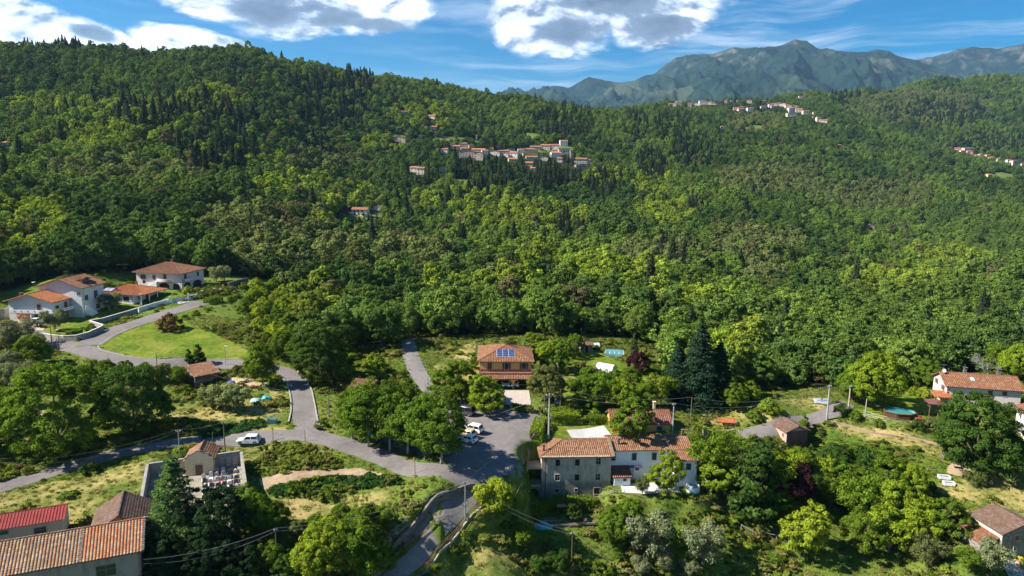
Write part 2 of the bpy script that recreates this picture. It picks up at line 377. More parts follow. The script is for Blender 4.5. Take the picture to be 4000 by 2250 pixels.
def tiles(c1, c2, c3, lichen=.3, tw=.24, th=.36, dark=.35, name='roof_tiles'):
    """terracotta: one colour per tile from the UV (metres along the eave, metres up the slope)"""
    m_, t = newmat(name); uv = t.n('ShaderNodeUVMap', {'uv_map': 'UV'}).outputs[0]; co = t.n('ShaderNodeTexCoord').outputs['Object']
    q = t.vm('DIVIDE', uv, (tw, th, 1)); fl = t.vm('FLOOR', q); fr = t.vm('FRACTION', q)
    wn = t.n('ShaderNodeTexWhiteNoise', {'noise_dimensions': '2D'}, Vector=fl).outputs['Value']
    c = t.ramp(wn, [(0, c1), (.45, c2), (.8, c3), (1, tuple(min(1, x*1.2+.02) for x in c3))])
    n = t.noise(co, .8, 6, .62); n2 = t.noise(co, 7.0, 4, .65)
    c = t.mix(t.m('MULTIPLY', t.sstep(t.m('ADD', t.m('MULTIPLY', n, .65), t.m('MULTIPLY', n2, .35)), .46, .64), lichen), c, (.13, .12, .09))
    c = t.mix(t.m('MULTIPLY', t.sstep(n2, .62, .78), lichen), c, (.34, .30, .22))
    fy = t.n('ShaderNodeSeparateXYZ', Vector=fr).outputs
    lap = t.sstep(fy[1], .12, .0); side = t.m('ABSOLUTE', t.m('SUBTRACT', fy[0], .5))
    gr = t.sstep(side, .36, .5)
    c = t.mix(t.m('MULTIPLY', t.m('MAXIMUM', lap, gr), dark), c, (.05, .035, .03))
    h = t.m('SUBTRACT', t.m('SUBTRACT', 1.0, t.m('MULTIPLY', side, 1.4)), t.m('MULTIPLY', fy[1], .4))
    pbsdf(t, c, .88, h, bs=.8, bd=.07, spec=.2); return m_
def ground_like(name, stops, scale=.6, fine=6.0, rough=.95, bs=.5, bd=.1):
    m_, t = newmat(name); co = t.n('ShaderNodeTexCoord').outputs['Object']
    n = t.m('ADD', t.m('MULTIPLY', t.noise(co, scale, 6, .62), .6), t.m('MULTIPLY', t.noise(co, fine, 4, .65), .4))
    pbsdf(t, t.ramp(n, stops), rough, n, bs=bs, bd=bd, spec=.1); return m_
def foliage(name='foliage', trans=.28, gain=1.0):
    """leaf colour = object colour (single trees) + per-instance tint (far wood), varied leaf by leaf"""
    m_, t = newmat(name)
    oc = t.n('ShaderNodeObjectInfo'); ti = t.n('ShaderNodeAttribute', {'attribute_type': 'INSTANCER', 'attribute_name': 'tint'}).outputs['Color']
    lv = t.n('ShaderNodeAttribute', {'attribute_name': 'lv'}).outputs['Fac']
    c = t.vm('ADD', oc.outputs['Color'], ti); c = t.vm('SCALE', c, t.m('ADD', .6, t.m('MULTIPLY', lv, .85)))
    yel = t.mix(t.m('MULTIPLY', t.sstep(lv, .55, 1.0), .30), c, t.vm('MULTIPLY', c, (1.6, 1.18, .7)))
    d = t.n('ShaderNodeBsdfDiffuse', Color=yel); tr = t.n('ShaderNodeBsdfTranslucent', Color=t.vm('MULTIPLY', yel, (1.3, 1.25, .5)))
    mx = t.n('ShaderNodeMixShader', Fac=trans); t.set(mx.inputs[1], d); t.set(mx.inputs[2], tr)
    t.n('ShaderNodeOutputMaterial', Surface=mx); return m_
M_LEAF = foliage()
M_BARK = plain((.13, .10, .075), .95, .4, 4.0, name='bark')
M_PALEBARK = plain((.30, .28, .24), .95, .4, 4.0, name='bark')
M_WOOD = plain((.20, .13, .08), .9, .4, 5.0, name='wood')
M_GREYWOOD = plain((.28, .25, .21), .9, .4, 5.0, name='wood')
M_CONC = plain((.36, .35, .33), .9, .3, 1.5, name='concrete')
M_WHITE = plain((.78, .78, .77), .8, .12, 2.0, name='white_paint')
M_DARK = plain((.02, .02, .022), .5, .3, 2.0, name='dark')
M_IRON = plain((.06, .06, .065), .5, .3, 3.0, metal=.6, name='iron')
M_STEEL = plain((.45, .46, .48), .45, .2, 3.0, metal=.7, name='galvanised_steel')
def glassm():
    m_, t = newmat('window_glass'); co = t.n('ShaderNodeTexCoord').outputs['Object']
    pbsdf(t, t.mix(t.noise(co, 1.2, 2, .5), (.012, .016, .022), (.04, .05, .06)), .12, spec=.6); return m_
M_GLASS = glassm()
# ------------------------------------------------------------------ leaves and trees (numpy)
def quads(name, C, Nrm, size, rs, mat=M_LEAF, asp=.7):
    n = len(C); Nrm = Nrm/np.linalg.norm(Nrm, axis=1, keepdims=True)
    r = rs.randn(n, 3); T = np.cross(Nrm, r); T /= np.linalg.norm(T, axis=1, keepdims=True)+1e-9; B = np.cross(Nrm, T)
    s = (size*(.65+.7*rs.rand(n)))[:, None]*.5; a = s*asp
    lift = Nrm*s*.35
    V = np.stack([C-T*s, C-B*a+lift, C+T*s, C+B*a+lift], 1).reshape(-1, 3)
    me = bpy.data.meshes.new(name)
    me.vertices.add(4*n); me.vertices.foreach_set('co', V.ravel())
    me.loops.add(4*n); me.loops.foreach_set('vertex_index', np.arange(4*n))
    me.polygons.add(n); me.polygons.foreach_set('loop_start', np.arange(n)*4); me.polygons.foreach_set('loop_total', np.full(n, 4))
    at = me.attributes.new('lv', 'FLOAT', 'FACE'); cl = rs.rand(n)
    at.data.foreach_set('value', cl.astype(np.float32)); me.update(calc_edges=True); me.validate()
    me.materials.append(mat); return me, cl
def dirs(rs, n, up=0.0):
    d = rs.randn(n, 3); d[:, 2] += up; return d/np.linalg.norm(d, axis=1, keepdims=True)
def crown_points(rs, lobes, nclump, nleaf, rcl, squash=.8, up=.35):
    """lobes (x, y, z, rx, rz) -> clumps on their skins -> leaves on the clumps"""
    L = np.array(lobes); w = L[:, 3]**2; w /= w.sum(); idx = rs.choice(len(L), nclump, p=w)
    d = dirs(rs, nclump, up); rad = np.c_[L[idx, 3], L[idx, 3], L[idx, 4]]
    cc = L[idx, :3]+d*rad*(.78+.27*rs.rand(nclump, 1))
    q = (cc[:, None, :]-L[None, :, :3])/np.stack([L[:, 3], L[:, 3], L[:, 4]], 1)[None]
    keep = (np.linalg.norm(q, axis=2) < .70).sum(1) == 0; cc = cc[keep]; dc = d[keep]
    m_ = len(cc); rr = rcl*(.6+.8*rs.rand(m_)); k = rs.randint(0, m_, nleaf)
    dl = dirs(rs, nleaf, .35); P = cc[k]+dl*(rr[k][:, None])*np.array([1.15, 1.15, squash])*(rs.rand(nleaf, 1)**.4)
    Nn = dl*.6+dc[k]*.5+dirs(rs, nleaf)*.55+np.array([0, 0, .25])
    return P, Nn
def limbs(rs, h, hc, r, spread, n=6, rt=.16, mat=M_BARK, name='trunk'):
    mb = MB(); top = Vector((rs.randn()*.25, rs.randn()*.25, hc+(h-hc)*.55))
    mb.tube([(0, 0, -.6), (0, 0, .15), Vector((rs.randn()*.08, rs.randn()*.08, hc*.6)), top*.98, top+Vector((0, 0, (h-hc)*.2))], [rt*1.5, rt*1.15, rt*.9, rt*.45, rt*.12], 8)
    for k in range(n):
        a = 2*math.pi*(k+rs.rand()*.6)/n; z0 = hc*(.55+.4*rs.rand()); L_ = spread*(.55+.35*rs.rand())
        p1 = Vector((math.cos(a)*L_*.45, math.sin(a)*L_*.45, z0+(h-z0)*.25)); p2 = Vector((math.cos(a)*L_, math.sin(a)*L_, z0+(h-z0)*(.4+.3*rs.rand())))
        mb.tube([(0, 0, z0), p1, p2], [rt*.5, rt*.34, rt*.1], 5)
    me = bpy.data.meshes.new(name); me.from_pydata([tuple(v) for v in mb.v], [], mb.f); me.materials.append(mat); me.update(); return me
PROTO = {}
def P_broad(key, seed, h, r, hc, nl=9, nclump=150, nleaf=7000, ls=.42, rcl=.75, rt=.18, shape='round', bark=M_BARK, squash=.8):
    """height h, crown radius r, crown base hc; built at unit scale in metres"""
    rs = np.random.RandomState(seed); lobes = []; ch = h-hc; zc = hc+ch*.5
    if shape == 'round':
        lobes.append((0, 0, zc, r*.78, ch*.46))
        for k in range(nl):
            a = 2*math.pi*(k/nl)+rs.rand(); t = rs.rand(); rr = r*(.42+.18*rs.rand()); zz = hc+ch*(.22+.62*t)
            o = r*(.62 if t < .6 else .36); lobes.append((math.cos(a)*o, math.sin(a)*o, zz, rr, rr*.8*ch/(2*r)+rr*.2))
    elif shape == 'column':
        for k in range(nl+3):
            t = (k+.5)/(nl+3); a = rs.rand()*6.28; wr = r*(.55+.45*math.sin(math.pi*min(t*.9+.18, 1)))*(.7 if t > .85 else 1)
            lobes.append((math.cos(a)*r*.22, math.sin(a)*r*.22, hc+ch*(.1+.82*t), wr*.82, ch/(nl)*1.3))
    elif shape == 'flame':
        for k in range(nl+4):
            t = (k+.5)/(nl+4); a = rs.rand()*6.28; wr = r*(1-t)**.75+.15; lobes.append((math.cos(a)*wr*.3, math.sin(a)*wr*.3, hc+ch*t*.95, wr*.8, ch/(nl+4)*1.3))
    elif shape == 'bush':
        lobes.append((0, 0, h*.42, r*.8, h*.5))
        for k in range(nl):
            a = 6.28*k/nl+rs.rand(); rr = r*(.35+.25*rs.rand()); lobes.append((math.cos(a)*r*.6, math.sin(a)*r*.6, rr*.6+h*.15*rs.rand(), rr, rr*.9))
    elif shape == 'wild':
        for k in range(nl+4):
            a = rs.rand()*6.28; o = r*rs.rand()**.6*.8; rr = r*(.22+.2*rs.rand()); lobes.append((math.cos(a)*o, math.sin(a)*o, hc+ch*(.2+.7*rs.rand()), rr, rr*.85))
    Pn, Nn = crown_points(rs, lobes, nclump, nleaf, rcl, squash)
    Pn[:, 2] = np.maximum(Pn[:, 2], .05)
    me, _ = quads('crown_'+key, Pn, Nn, np.full(len(Pn), ls), rs)
    PROTO[key] = (me, limbs(rs, h, max(hc, h*.25), r, r, 7, rt, bark), h)
def P_conifer(key, seed, h, r, hc=.8, tiers=16, nb=9, nleaf=6000, ls=.45, droop=.12, flat_=.35, power=.9, rt=.2, gap=0.0):
    rs = np.random.RandomState(seed); P = []; Nn = []
    per = nleaf//(tiers*nb)+1
    for i in range(tiers):
        t = i/(tiers-1); z = hc+(h-hc)*t*.97; R = r*((1-t)**power)*(.8+.35*rs.rand())+.12
        for b in range(nb):
            a = 2*math.pi*(b+rs.rand()*.8)/nb; L_ = R*(.7+.45*rs.rand()); k = int(per*(.35+L_/r)); u = rs.rand(k)**.6
            wd = L_*.28*(1.15-u*.5)*(rs.rand(k)-.5)*2; zz = -droop*L_*u*u*1.4+(rs.rand(k)-.5)*flat_*(h/tiers)+.12*L_*u
            ca, sa = math.cos(a), math.sin(a)
            P.append(np.c_[ca*L_*u-sa*wd, sa*L_*u+ca*wd, z+zz]); Nn.append(np.c_[ca*.35+rs.randn(k)*.45, sa*.35+rs.randn(k)*.45, .9+rs.randn(k)*.3])
    P = np.concatenate(P); Nn = np.concatenate(Nn)
    me, _ = quads('crown_'+key, P, Nn, np.full(len(P), ls), rs, asp=.55)
    mb = MB().tube([(0, 0, -.6), (0, 0, h*.5), (0, 0, h*.97)], [rt*1.3, rt*.75, .04], 8)
    tm = bpy.data.meshes.new('trunk'); tm.from_pydata(mb.v, [], mb.f); tm.materials.append(M_BARK); tm.update()
    PROTO[key] = (me, tm, h)
def build_protos():
    P_broad('oak', 1, 11, 4.6, 1.8, 13, 330, 22000, .30, .72, .2)
    P_broad('lime', 2, 12.5, 4.1, 2.6, 9, 330, 22000, .29, .7, .2, 'column', M_PALEBARK)
    P_broad('lime_b', 12, 12.5, 4.3, 2.4, 8, 300, 22000, .29, .75, .2, 'column', M_PALEBARK)
    P_broad('round', 3, 8, 3.6, 1.0, 9, 250, 15000, .27, .52, .2)
    P_broad('olive', 4, 5, 2.7, .9, 11, 150, 8500, .19, .5, .16, 'wild', M_PALEBARK, .9)
    P_broad('loose', 5, 7.5, 3.4, .9, 12, 170, 11000, .28, .6, .14, 'wild')
    P_broad('bush', 6, 2.4, 1.6, 0, 7, 80, 2600, .24, .36, .05, 'bush')
    P_broad('tuft', 16, 1.5, 1.3, 0, 6, 30, 520, .34, .32, .03, 'bush')
    P_broad('slim', 7, 6, 1.5, .4, 7, 90, 3600, .3, .42, .09, 'flame')
    P_broad('big', 21, 14, 6.4, .5, 20, 620, 42000, .31, .72, .2, 'round')
    P_broad('cypress', 8, 9, .9, .2, 9, 90, 2600, .3, .3, .1, 'column')
    P_broad('dark', 9, 10, 4.4, .5, 12, 320, 20000, .30, .62, .14, 'round')
    P_conifer('cedar', 10, 17, 5.6, 1.5, 15, 10, 15000, .42, .16, .18, .75, .3)
    P_conifer('fir', 11, 16, 6.2, .6, 22, 13, 24000, .40, .22, .5, .85, .25)
    # middle-distance trees, also the stock of the far wood
    for k, (h, r, hc, sh) in enumerate([(10, 4.4, 1.2, 'round'), (12, 3.9, 1.5, 'column'), (8.5, 5.0, .8, 'wild'), (13, 4.0, 1.5, 'round'), (9, 5.2, .8, 'wild')]):
        P_broad('wood%d' % k, 30+k, h, r, hc, 12, 120, 3000, .62, .85, .2, sh)
    P_conifer('pine0', 41, 14, 3.4, 1.6, 13, 8, 3600, .62, .1, 1.1, .65)
    P_conifer('pine1', 42, 15, 3.2, .8, 16, 8, 3800, .58, .15, 1.0, .8)
    P_broad('pine2', 43, 13, 3.6, 5, 7, 70, 2000, .62, .9, .22, 'round')
build_protos()
GREEN = {'bright': (.165, .235, .020), 'mid': (.105, .170, .018), 'deep': (.052, .098, .018), 'olive': (.19, .215, .115), 'dark': (.024, .050, .018), 'lime': (.23, .29, .025),
         'fir': (.032, .068, .036), 'brown': (.105, .062, .028), 'purple': (.050, .017, .022), 'pine': (.045, .055, .028), 'dull': (.125, .15, .045), 'plane': (.088, .148, .018), 'pale': (.22, .26, .11), 'cedar': (.085, .145, .045)}
TREES = []
def tree(kind, p, s=1.0, col='mid', label=None, cat='tree', group=None, name='tree', rz=None, sz=None, rnd=random.Random(5)):
    me, tm, h = PROTO[kind]
    c = GREEN[col] if isinstance(col, str) else col
    o = link(bpy.data.objects.new(name, None)); o.location = (p[0], p[1], p[2]-.1); o.rotation_euler = (0, 0, rnd.random()*6.28 if rz is None else rz)
    o.scale = (s, s, s*(sz or 1)); tag(o, label, cat, group)
    cr = link(bpy.data.objects.new('foliage' if cat in ('bush', 'hedge') else 'crown', me), o); j = .9+.2*rnd.random(); cr.color = (c[0]*j, c[1]*(.95+.1*rnd.random())*j, c[2], 1)
    if kind not in ('bush', 'tuft'): link(bpy.data.objects.new('trunk', tm), o)
    TREES.append(o); return o
def treeh(kind, u, v, hpx, col='mid', label=None, **k):
    """tree whose foot is at photo pixel (u, v) and which stands hpx photo pixels tall"""
    p = G(u, v); d = ray(u, v); zc = -(CR.T @ np.array([p.x, p.y, p.z-CAMZ]))[2]
    hm = hpx/FPX*zc/math.cos(math.asin(-d[2]))*.96; s = hm/PROTO[kind][2]
    return tree(kind, p, s, col, label, **k)
# ------------------------------------------------------------------ ground sheet with zones
def poly_px(pts): return [G(u, v) for u, v in pts]
def sdist(X, Y, poly):
    """signed distance (m), positive inside"""
    P = np.array([(p[0], p[1]) for p in poly]); Q = np.roll(P, -1, 0); d = np.full(X.shape, 1e9); ins = np.zeros(X.shape, bool)
    for (ax, ay), (bx, by) in zip(P, Q):
        ex, ey = bx-ax, by-ay; t = np.clip(((X-ax)*ex+(Y-ay)*ey)/(ex*ex+ey*ey+1e-9), 0, 1)
        d = np.minimum(d, np.hypot(X-ax-t*ex, Y-ay-t*ey))
        c = ((ay > Y) != (by > Y)); xx = ex*(Y-ay)/(by-ay+(1e-12 if by == ay else 0))+ax; ins ^= c & (X < xx)
    return np.where(ins, d, -d)
# level building plots
for u, v, r0, r1 in [(200,1238,10,26),(420,1175,8,20),(690,1115,11,28),(2100,1530,8,15),(3500,1610,5,9),(3850,1560,12,20),(860,1850,9,14)]:
    flat(G(u, v), r0, r1)
for q, r0, r1 in [((5.4, 117.2, 2.2), 1.9, 3.0), ((5.2, 121.8, 3.5), 1.7, 2.7), ((9, 118.5, .3), 4, 8), ((15, 118.8, .4), 4, 8), ((22, 120.6, 2.7), 3.5, 6), ((28, 120.2, 2.7), 3.5, 6), ((33, 119.5, 2.6), 3.0, 5.5), ((97, 152, 10.4), 3, 6)]: flat(q, r0, r1)
LAWN = [[(390,1350),(470,1290),(640,1235),(785,1190),(775,1215),(705,1240),(755,1278),(850,1308),(955,1362),(985,1385),(960,1400),(760,1402),(560,1402),(430,1372)],
 [(100,1285),(300,1225),(420,1175),(560,1190),(360,1262),(400,1275),(385,1295),(270,1310),(180,1298)],
 [(-200,1120),(120,1115),(60,1200),(-200,1235)], [(830,1100),(965,1092),(900,1130),(830,1125)],
 [(2150,1655),(2370,1640),(2380,1664),(2215,1676),(2235,1718),(2155,1718)],
 [(3320,1605),(3530,1528),(3620,1545),(3690,1600),(3570,1655),(3390,1635)],
 [(2190,1380),(2300,1358),(2440,1420),(2570,1490),(2400,1470),(2300,1440)], [(2195,1500),(2260,1500),(2260,1600),(2200,1600)],
 [(1950,1950),(2050,1930),(2090,1960),(2060,1990),(1960,1990)], [(2200,2010),(2300,2008),(2300,2016),(2200,2018)], [(420,1600),(470,1590),(450,1640),(400,1660)]]
DRY = [[(-100,1945),(200,1885),(570,1795),(610,1790),(585,2000),(480,2090),(350,2110),(-100,2110)],
 [(810,1745),(1075,1724),(1060,1765),(960,1812),(945,1840),(820,1790)],
 [(560,1610),(800,1560),(1105,1600),(1125,1690),(1040,1700),(880,1640),(650,1650)],
 [(1690,1430),(1850,1330),(1875,1430),(1855,1520),(1720,1500)], [(2165,1440),(2240,1425),(2285,1485),(2180,1492)],
 [(1720,2215),(1850,2150),(2000,2190),(2250,2225),(2300,2300),(1650,2300)], [(3640,1900),(4100,1800),(4100,2010),(3920,2010),(3780,1960)],
 [(3250,1650),(3600,1700),(3830,1760),(3700,1780),(3300,1700)], [(0,1620),(120,1600),(150,1720),(0,1740)], [(1030,1900),(1060,1930),(1300,1960),(1500,1905),(1560,1880),(1500,2000),(1150,2030),(1010,1960)],
 [(2720,1600),(3200,1545),(3230,1600),(3000,1650),(2760,1660)], [(860,1540),(1110,1500),(1120,1560),(900,1590)]]
SOIL = [[(1008,1872),(1090,1850),(1400,1826),(1580,1868),(1500,1880),(1300,1868),(1130,1890),(1030,1915)], [(3700,1820),(3790,1800),(3790,1870),(3700,1850)], [(20,1640),(170,1600),(175,1625),(20,1665)], [(880,1470),(960,1480),(1060,1500),(900,1520)]]
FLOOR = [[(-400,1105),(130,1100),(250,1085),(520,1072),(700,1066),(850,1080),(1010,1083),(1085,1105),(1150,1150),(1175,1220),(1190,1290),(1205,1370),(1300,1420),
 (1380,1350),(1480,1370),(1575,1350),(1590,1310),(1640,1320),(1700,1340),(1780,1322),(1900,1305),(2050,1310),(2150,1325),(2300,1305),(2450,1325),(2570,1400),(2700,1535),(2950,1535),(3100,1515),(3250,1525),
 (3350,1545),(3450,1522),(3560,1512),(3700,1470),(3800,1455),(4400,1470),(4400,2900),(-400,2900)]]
def zone(polys, soft=1.0, near=500):
    o = np.full(gX.shape, -1e9); m_ = gD < near; X = gX[m_]; Y = gY[m_]; b = np.full(X.shape, -1e9)
    for p in polys: b = np.maximum(b, sdist(X, Y, poly_px(p)))
    o[m_] = b; return smooth(o, -soft, soft)
CLEAR_W = [poly_px(p) for p in FLOOR]
# far clearings: meadows and yards among the woods (photo pixels of the ground)
MEADOW = [[(1560,548),(1700,540),(1900,552),(1930,575),(1700,572),(1560,560)], [(1990,575),(2200,560),(2330,590),(2400,600),(2400,625),(2260,600),(2000,590)], [(1755,705),(1800,695),(1870,705),(1850,735),(1820,760),(1790,735)],
 [(1345,838),(1500,825),(1490,860),(1350,862)], [(1500,528),(1610,522),(1600,545),(1500,545)], [(2900,500),(3000,495),(3010,510),(2900,512)], [(3790,615),(3900,625),(3920,650),(3800,645)],
 [(3820,680),(3960,682),(3960,705),(3830,700)], [(2060,560),(2000,520),(2100,520),(2140,560)], [(1330,500),(1330,500),(1331,501)]]
def cmp_(poly): return [G(u, v) for u, v in poly]
MEADOW_W = [cmp_(p) for p in MEADOW]
def ground_sheet():
    NS = len(SG); V = np.stack([gX, gY, gZ], -1).reshape(-1, 3); me = bpy.data.meshes.new('ground')
    i, j = np.meshgrid(np.arange(NA-1), np.arange(NS-1), indexing='ij'); a = (i*NS+j).ravel(); F = np.stack([a, a+NS, a+NS+1, a+1], 1)
    me.vertices.add(len(V)); me.vertices.foreach_set('co', V.ravel()); me.loops.add(F.size); me.loops.foreach_set('vertex_index', F.ravel())
    me.polygons.add(len(F)); me.polygons.foreach_set('loop_start', np.arange(len(F))*4); me.polygons.foreach_set('loop_total', np.full(len(F), 4))
    me.update(calc_edges=True); me.polygons.foreach_set('use_smooth', [True]*len(F))
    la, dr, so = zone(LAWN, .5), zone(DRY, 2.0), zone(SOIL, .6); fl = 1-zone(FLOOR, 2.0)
    md = np.zeros(gX.shape)
    for p in MEADOW_W:
        c = np.array([(q[0], q[1]) for q in p]).mean(0); m_ = np.hypot(gX-c[0], gY-c[1]) < 160
        if m_.any(): md[m_] = np.maximum(md[m_], smooth(sdist(gX[m_], gY[m_], p), -3, 3))
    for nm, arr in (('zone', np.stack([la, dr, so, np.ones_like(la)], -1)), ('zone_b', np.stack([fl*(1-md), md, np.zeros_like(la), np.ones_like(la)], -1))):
        at = me.attributes.new(nm, 'FLOAT_COLOR', 'POINT'); at.data.foreach_set('color', arr.reshape(-1).astype(np.float32))
    m_, t = newmat('ground'); co = t.n('ShaderNodeTexCoord').outputs['Object']
    z = t.n('ShaderNodeSeparateColor', Color=t.n('ShaderNodeAttribute', {'attribute_name': 'zone'}).outputs['Color']).outputs
    zb = t.n('ShaderNodeSeparateColor', Color=t.n('ShaderNodeAttribute', {'attribute_name': 'zone_b'}).outputs['Color']).outputs
    n1 = t.noise(co, .12, 6, .6); n2 = t.noise(co, .9, 6, .65); n3 = t.noise(co, 5.0, 4, .7)
    f = t.m('ADD', t.m('MULTIPLY', n1, .4), t.m('ADD', t.m('MULTIPLY', n2, .35), t.m('MULTIPLY', n3, .25)))
    base = t.ramp(f, [(.34, (.020, .040, .010)), (.44, (.070, .118, .016)), (.52, (.120, .168, .024)), (.60, (.175, .180, .045)), (.70, (.23, .18, .075))])
    jit = t.m('MULTIPLY', t.m('SUBTRACT', n2, .5), 1.3)
    def zf(s): return t.sstep(t.m('ADD', s, t.m('MULTIPLY', jit, t.m('MULTIPLY', 4.0, t.m('MULTIPLY', s, t.m('SUBTRACT', 1.0, s))))), .3, .7)
    dry = t.ramp(t.m('ADD', f, t.m('MULTIPLY', t.m('SUBTRACT', n1, .5), .35)), [(.40, (.085, .125, .020)), (.49, (.20, .19, .052)), (.56, (.33, .27, .095)), (.66, (.45, .34, .14)), (.7, (.48, .38, .18))])
    lawn = t.ramp(t.m('ADD', .515, t.m('MULTIPLY', t.m('SUBTRACT', f, .5), 1.7)), [(.38, (.060, .105, .010)), (.48, (.105, .155, .012)), (.56, (.160, .195, .020)), (.64, (.22, .215, .045))])
    soil = t.ramp(f, [(.36, (.24, .165, .10)), (.5, (.40, .29, .185)), (.66, (.50, .38, .26))])
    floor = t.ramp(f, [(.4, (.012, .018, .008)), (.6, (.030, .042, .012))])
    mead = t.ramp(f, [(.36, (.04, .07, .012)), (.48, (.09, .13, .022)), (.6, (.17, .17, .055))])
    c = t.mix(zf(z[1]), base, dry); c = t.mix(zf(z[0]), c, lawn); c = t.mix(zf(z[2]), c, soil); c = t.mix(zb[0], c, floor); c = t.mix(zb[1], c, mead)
    pbsdf(t, c, .97, t.m('ADD', n2, n3), bs=.7, bd=.25, spec=.08)
    return tag(mesh_obj('ground', me, m_), kind='structure')
ground_sheet()
# ------------------------------------------------------------------ draped sheets
def resample(pts, step):
    out = [Vector(pts[0])]
    for a, b in zip(pts[:-1], pts[1:]):
        n = max(1, int((Vector(b)-Vector(a)).length/step))
        for k in range(1, n+1): out.append(Vector(a).lerp(Vector(b), k/n))
    return out
def curve_px(px, step=1.5, world=False):
    P = [Vector(p) if world else G(*p) for p in px]; P = [Vector((p.x, p.y, 0)) for p in P]; out = []
    for i in range(len(P)-1):
        p0 = P[max(i-1, 0)]; p1 = P[i]; p2 = P[i+1]; p3 = P[min(i+2, len(P)-1)]; n = max(2, int((p2-p1).length/step))
        for k in range(n):
            t = k/n; out.append(.5*((2*p1)+(p2-p0)*t+(2*p0-5*p1+4*p2-p3)*t*t+(3*p1-p0-3*p2+p3)*t**3))
    out.append(P[-1]); return out
def offs(c, d):
    o = []
    for i, p in enumerate(c):
        t = (c[min(i+1, len(c)-1)]-c[max(i-1, 0)]).normalized(); o.append(p+Vector((-t.y, t.x, 0))*d)
    return o
def strip(name, c, w, mat, dz=.06, kind='structure', nx=5, wob=0.0):
    vs = []; n = len(c)
    for i, p in enumerate(c):
        t = (c[min(i+1, n-1)]-c[max(i-1, 0)]).normalized(); nn = Vector((-t.y, t.x, 0)); ww = w[i] if isinstance(w, list) else w
        ww += wob*(float(vnoise(np.array([p.x*.6]), np.array([p.y*.6]))[0])-.5)
        for k in range(nx+1): q = p+nn*ww*(k/nx-.5); vs.append((q.x, q.y, hz1(q.x, q.y)+dz+(.03*(1-abs(k/nx-.5)*2))))
    fs = [(i*(nx+1)+k, (i+1)*(nx+1)+k, (i+1)*(nx+1)+k+1, i*(nx+1)+k+1) for i in range(n-1) for k in range(nx)]
    mb = MB(); mb.add(vs, fs); o = mb.build(name, mat, None, True)
    if kind: o['kind'] = kind
    return o
def patch(name, pts, mat, dz=.06, kind='structure', step=.8, world=False, z=None):
    P = [Vector(p) if world else G(*p) for p in pts]; B = resample([Vector((p.x, p.y, 0)) for p in P+[P[0]]], step)[:-1]
    b2 = [Vector((p.x, p.y)) for p in B]; n = len(b2)
    xs = np.arange(min(p.x for p in b2), max(p.x for p in b2), step); ys = np.arange(min(p.y for p in b2), max(p.y for p in b2), step)
    X, Y = np.meshgrid(xs, ys); sd_ = sdist(X.ravel(), Y.ravel(), b2); ins = sd_ > step*.4
    allp = b2+[Vector((float(x), float(y))) for x, y in zip(X.ravel()[ins], Y.ravel()[ins])]
    r = geometry.delaunay_2d_cdt(allp, [(i, (i+1) % n) for i in range(n)], [list(range(n))], 2, 1e-4)
    vs = [(p.x, p.y, (hz1(p.x, p.y)+dz) if z is None else z) for p in r[0]]
    fs = []
    for f in r[2]:
        a, b, c = (r[0][i] for i in f[:3]); ar = (b.x-a.x)*(c.y-a.y)-(b.y-a.y)*(c.x-a.x); fs.append(tuple(f) if ar > 0 else tuple(reversed(f)))
    o = MB().add(vs, fs).build(name, mat, None, True)
    if kind: o['kind'] = kind
    return o
def asphalt(name='asphalt', c0=(.135, .119, .112), c1=(.205, .180, .168)):
    m_, t = newmat(name); co = t.n('ShaderNodeTexCoord').outputs['Object']
    n1 = t.noise(co, .16, 5, .6); n2 = t.noise(co, 1.3, 6, .7); n3 = t.noise(co, 14., 3, .7)
    f = t.m('ADD', t.m('MULTIPLY', n1, .45), t.m('ADD', t.m('MULTIPLY', n2, .35), t.m('MULTIPLY', n3, .2)))
    c = t.mix(t.sstep(f, .38, .62), c0, c1)
    w = t.vm('ADD', co, t.vm('SCALE', t.noise(co, .5, 4, .6, 1), 3.0))
    cr = t.n('ShaderNodeTexVoronoi', {'feature': 'DISTANCE_TO_EDGE'}, Scale=.16, Vector=w)
    c = t.mix(t.m('MULTIPLY', t.sstep(cr.outputs[0], .012, .002), .3), c, (.045, .045, .045))
    c = t.mix(t.m('MULTIPLY', t.sstep(n1, .58, .66), .25), c, (.07, .068, .07))
    pbsdf(t, c, .93, n3, bs=.25, bd=.02, spec=.15); return m_
M_ASPH = asphalt(); M_ASPH2 = asphalt('asphalt_old', (.15, .135, .125), (.24, .215, .20))
RC = {}
RC['jeep'] = curve_px([(-60,1925),(0,1905),(150,1862),(270,1826),(420,1782),(600,1745),(760,1722),(900,1712),(1100,1700),(1220,1706),(1350,1738),(1500,1790),(1650,1836),(1790,1856),(1960,1846)])
RC['up'] = curve_px([(100,1290),(150,1310),(200,1335),(330,1368),(460,1404),(600,1421),(760,1419),(900,1423),(1030,1436),(1110,1455),(1160,1495),(1182,1560),(1196,1640),(1215,1704)])
RC['gate'] = curve_px([(790,1180),(720,1203),(640,1226),(500,1272),(410,1308),(345,1350)])
RC['side'] = curve_px([(1590,1325),(1600,1370),(1625,1440),(1662,1500),(1705,1548),(1745,1580)])
RC['ramp'] = curve_px([(2045,1835),(1960,1868),(1890,1905),(1840,1945),(1790,1990),(1690,2090),(1570,2220),(1500,2290)])
RC['path'] = curve_px([(1850,1930),(1800,1960),(1700,2010),(1600,2068),(1500,2140)])
RC['right'] = curve_px([(2880,1702),(2960,1688),(3030,1670),(3090,1655),(3180,1638),(3240,1612),(3310,1575)])
ROADS = [(RC['jeep'], 4.6), (RC['up'], 5.4), (RC['gate'], 7), (RC['side'], 4.4), (RC['ramp'], 4), (RC['right'], 4)]
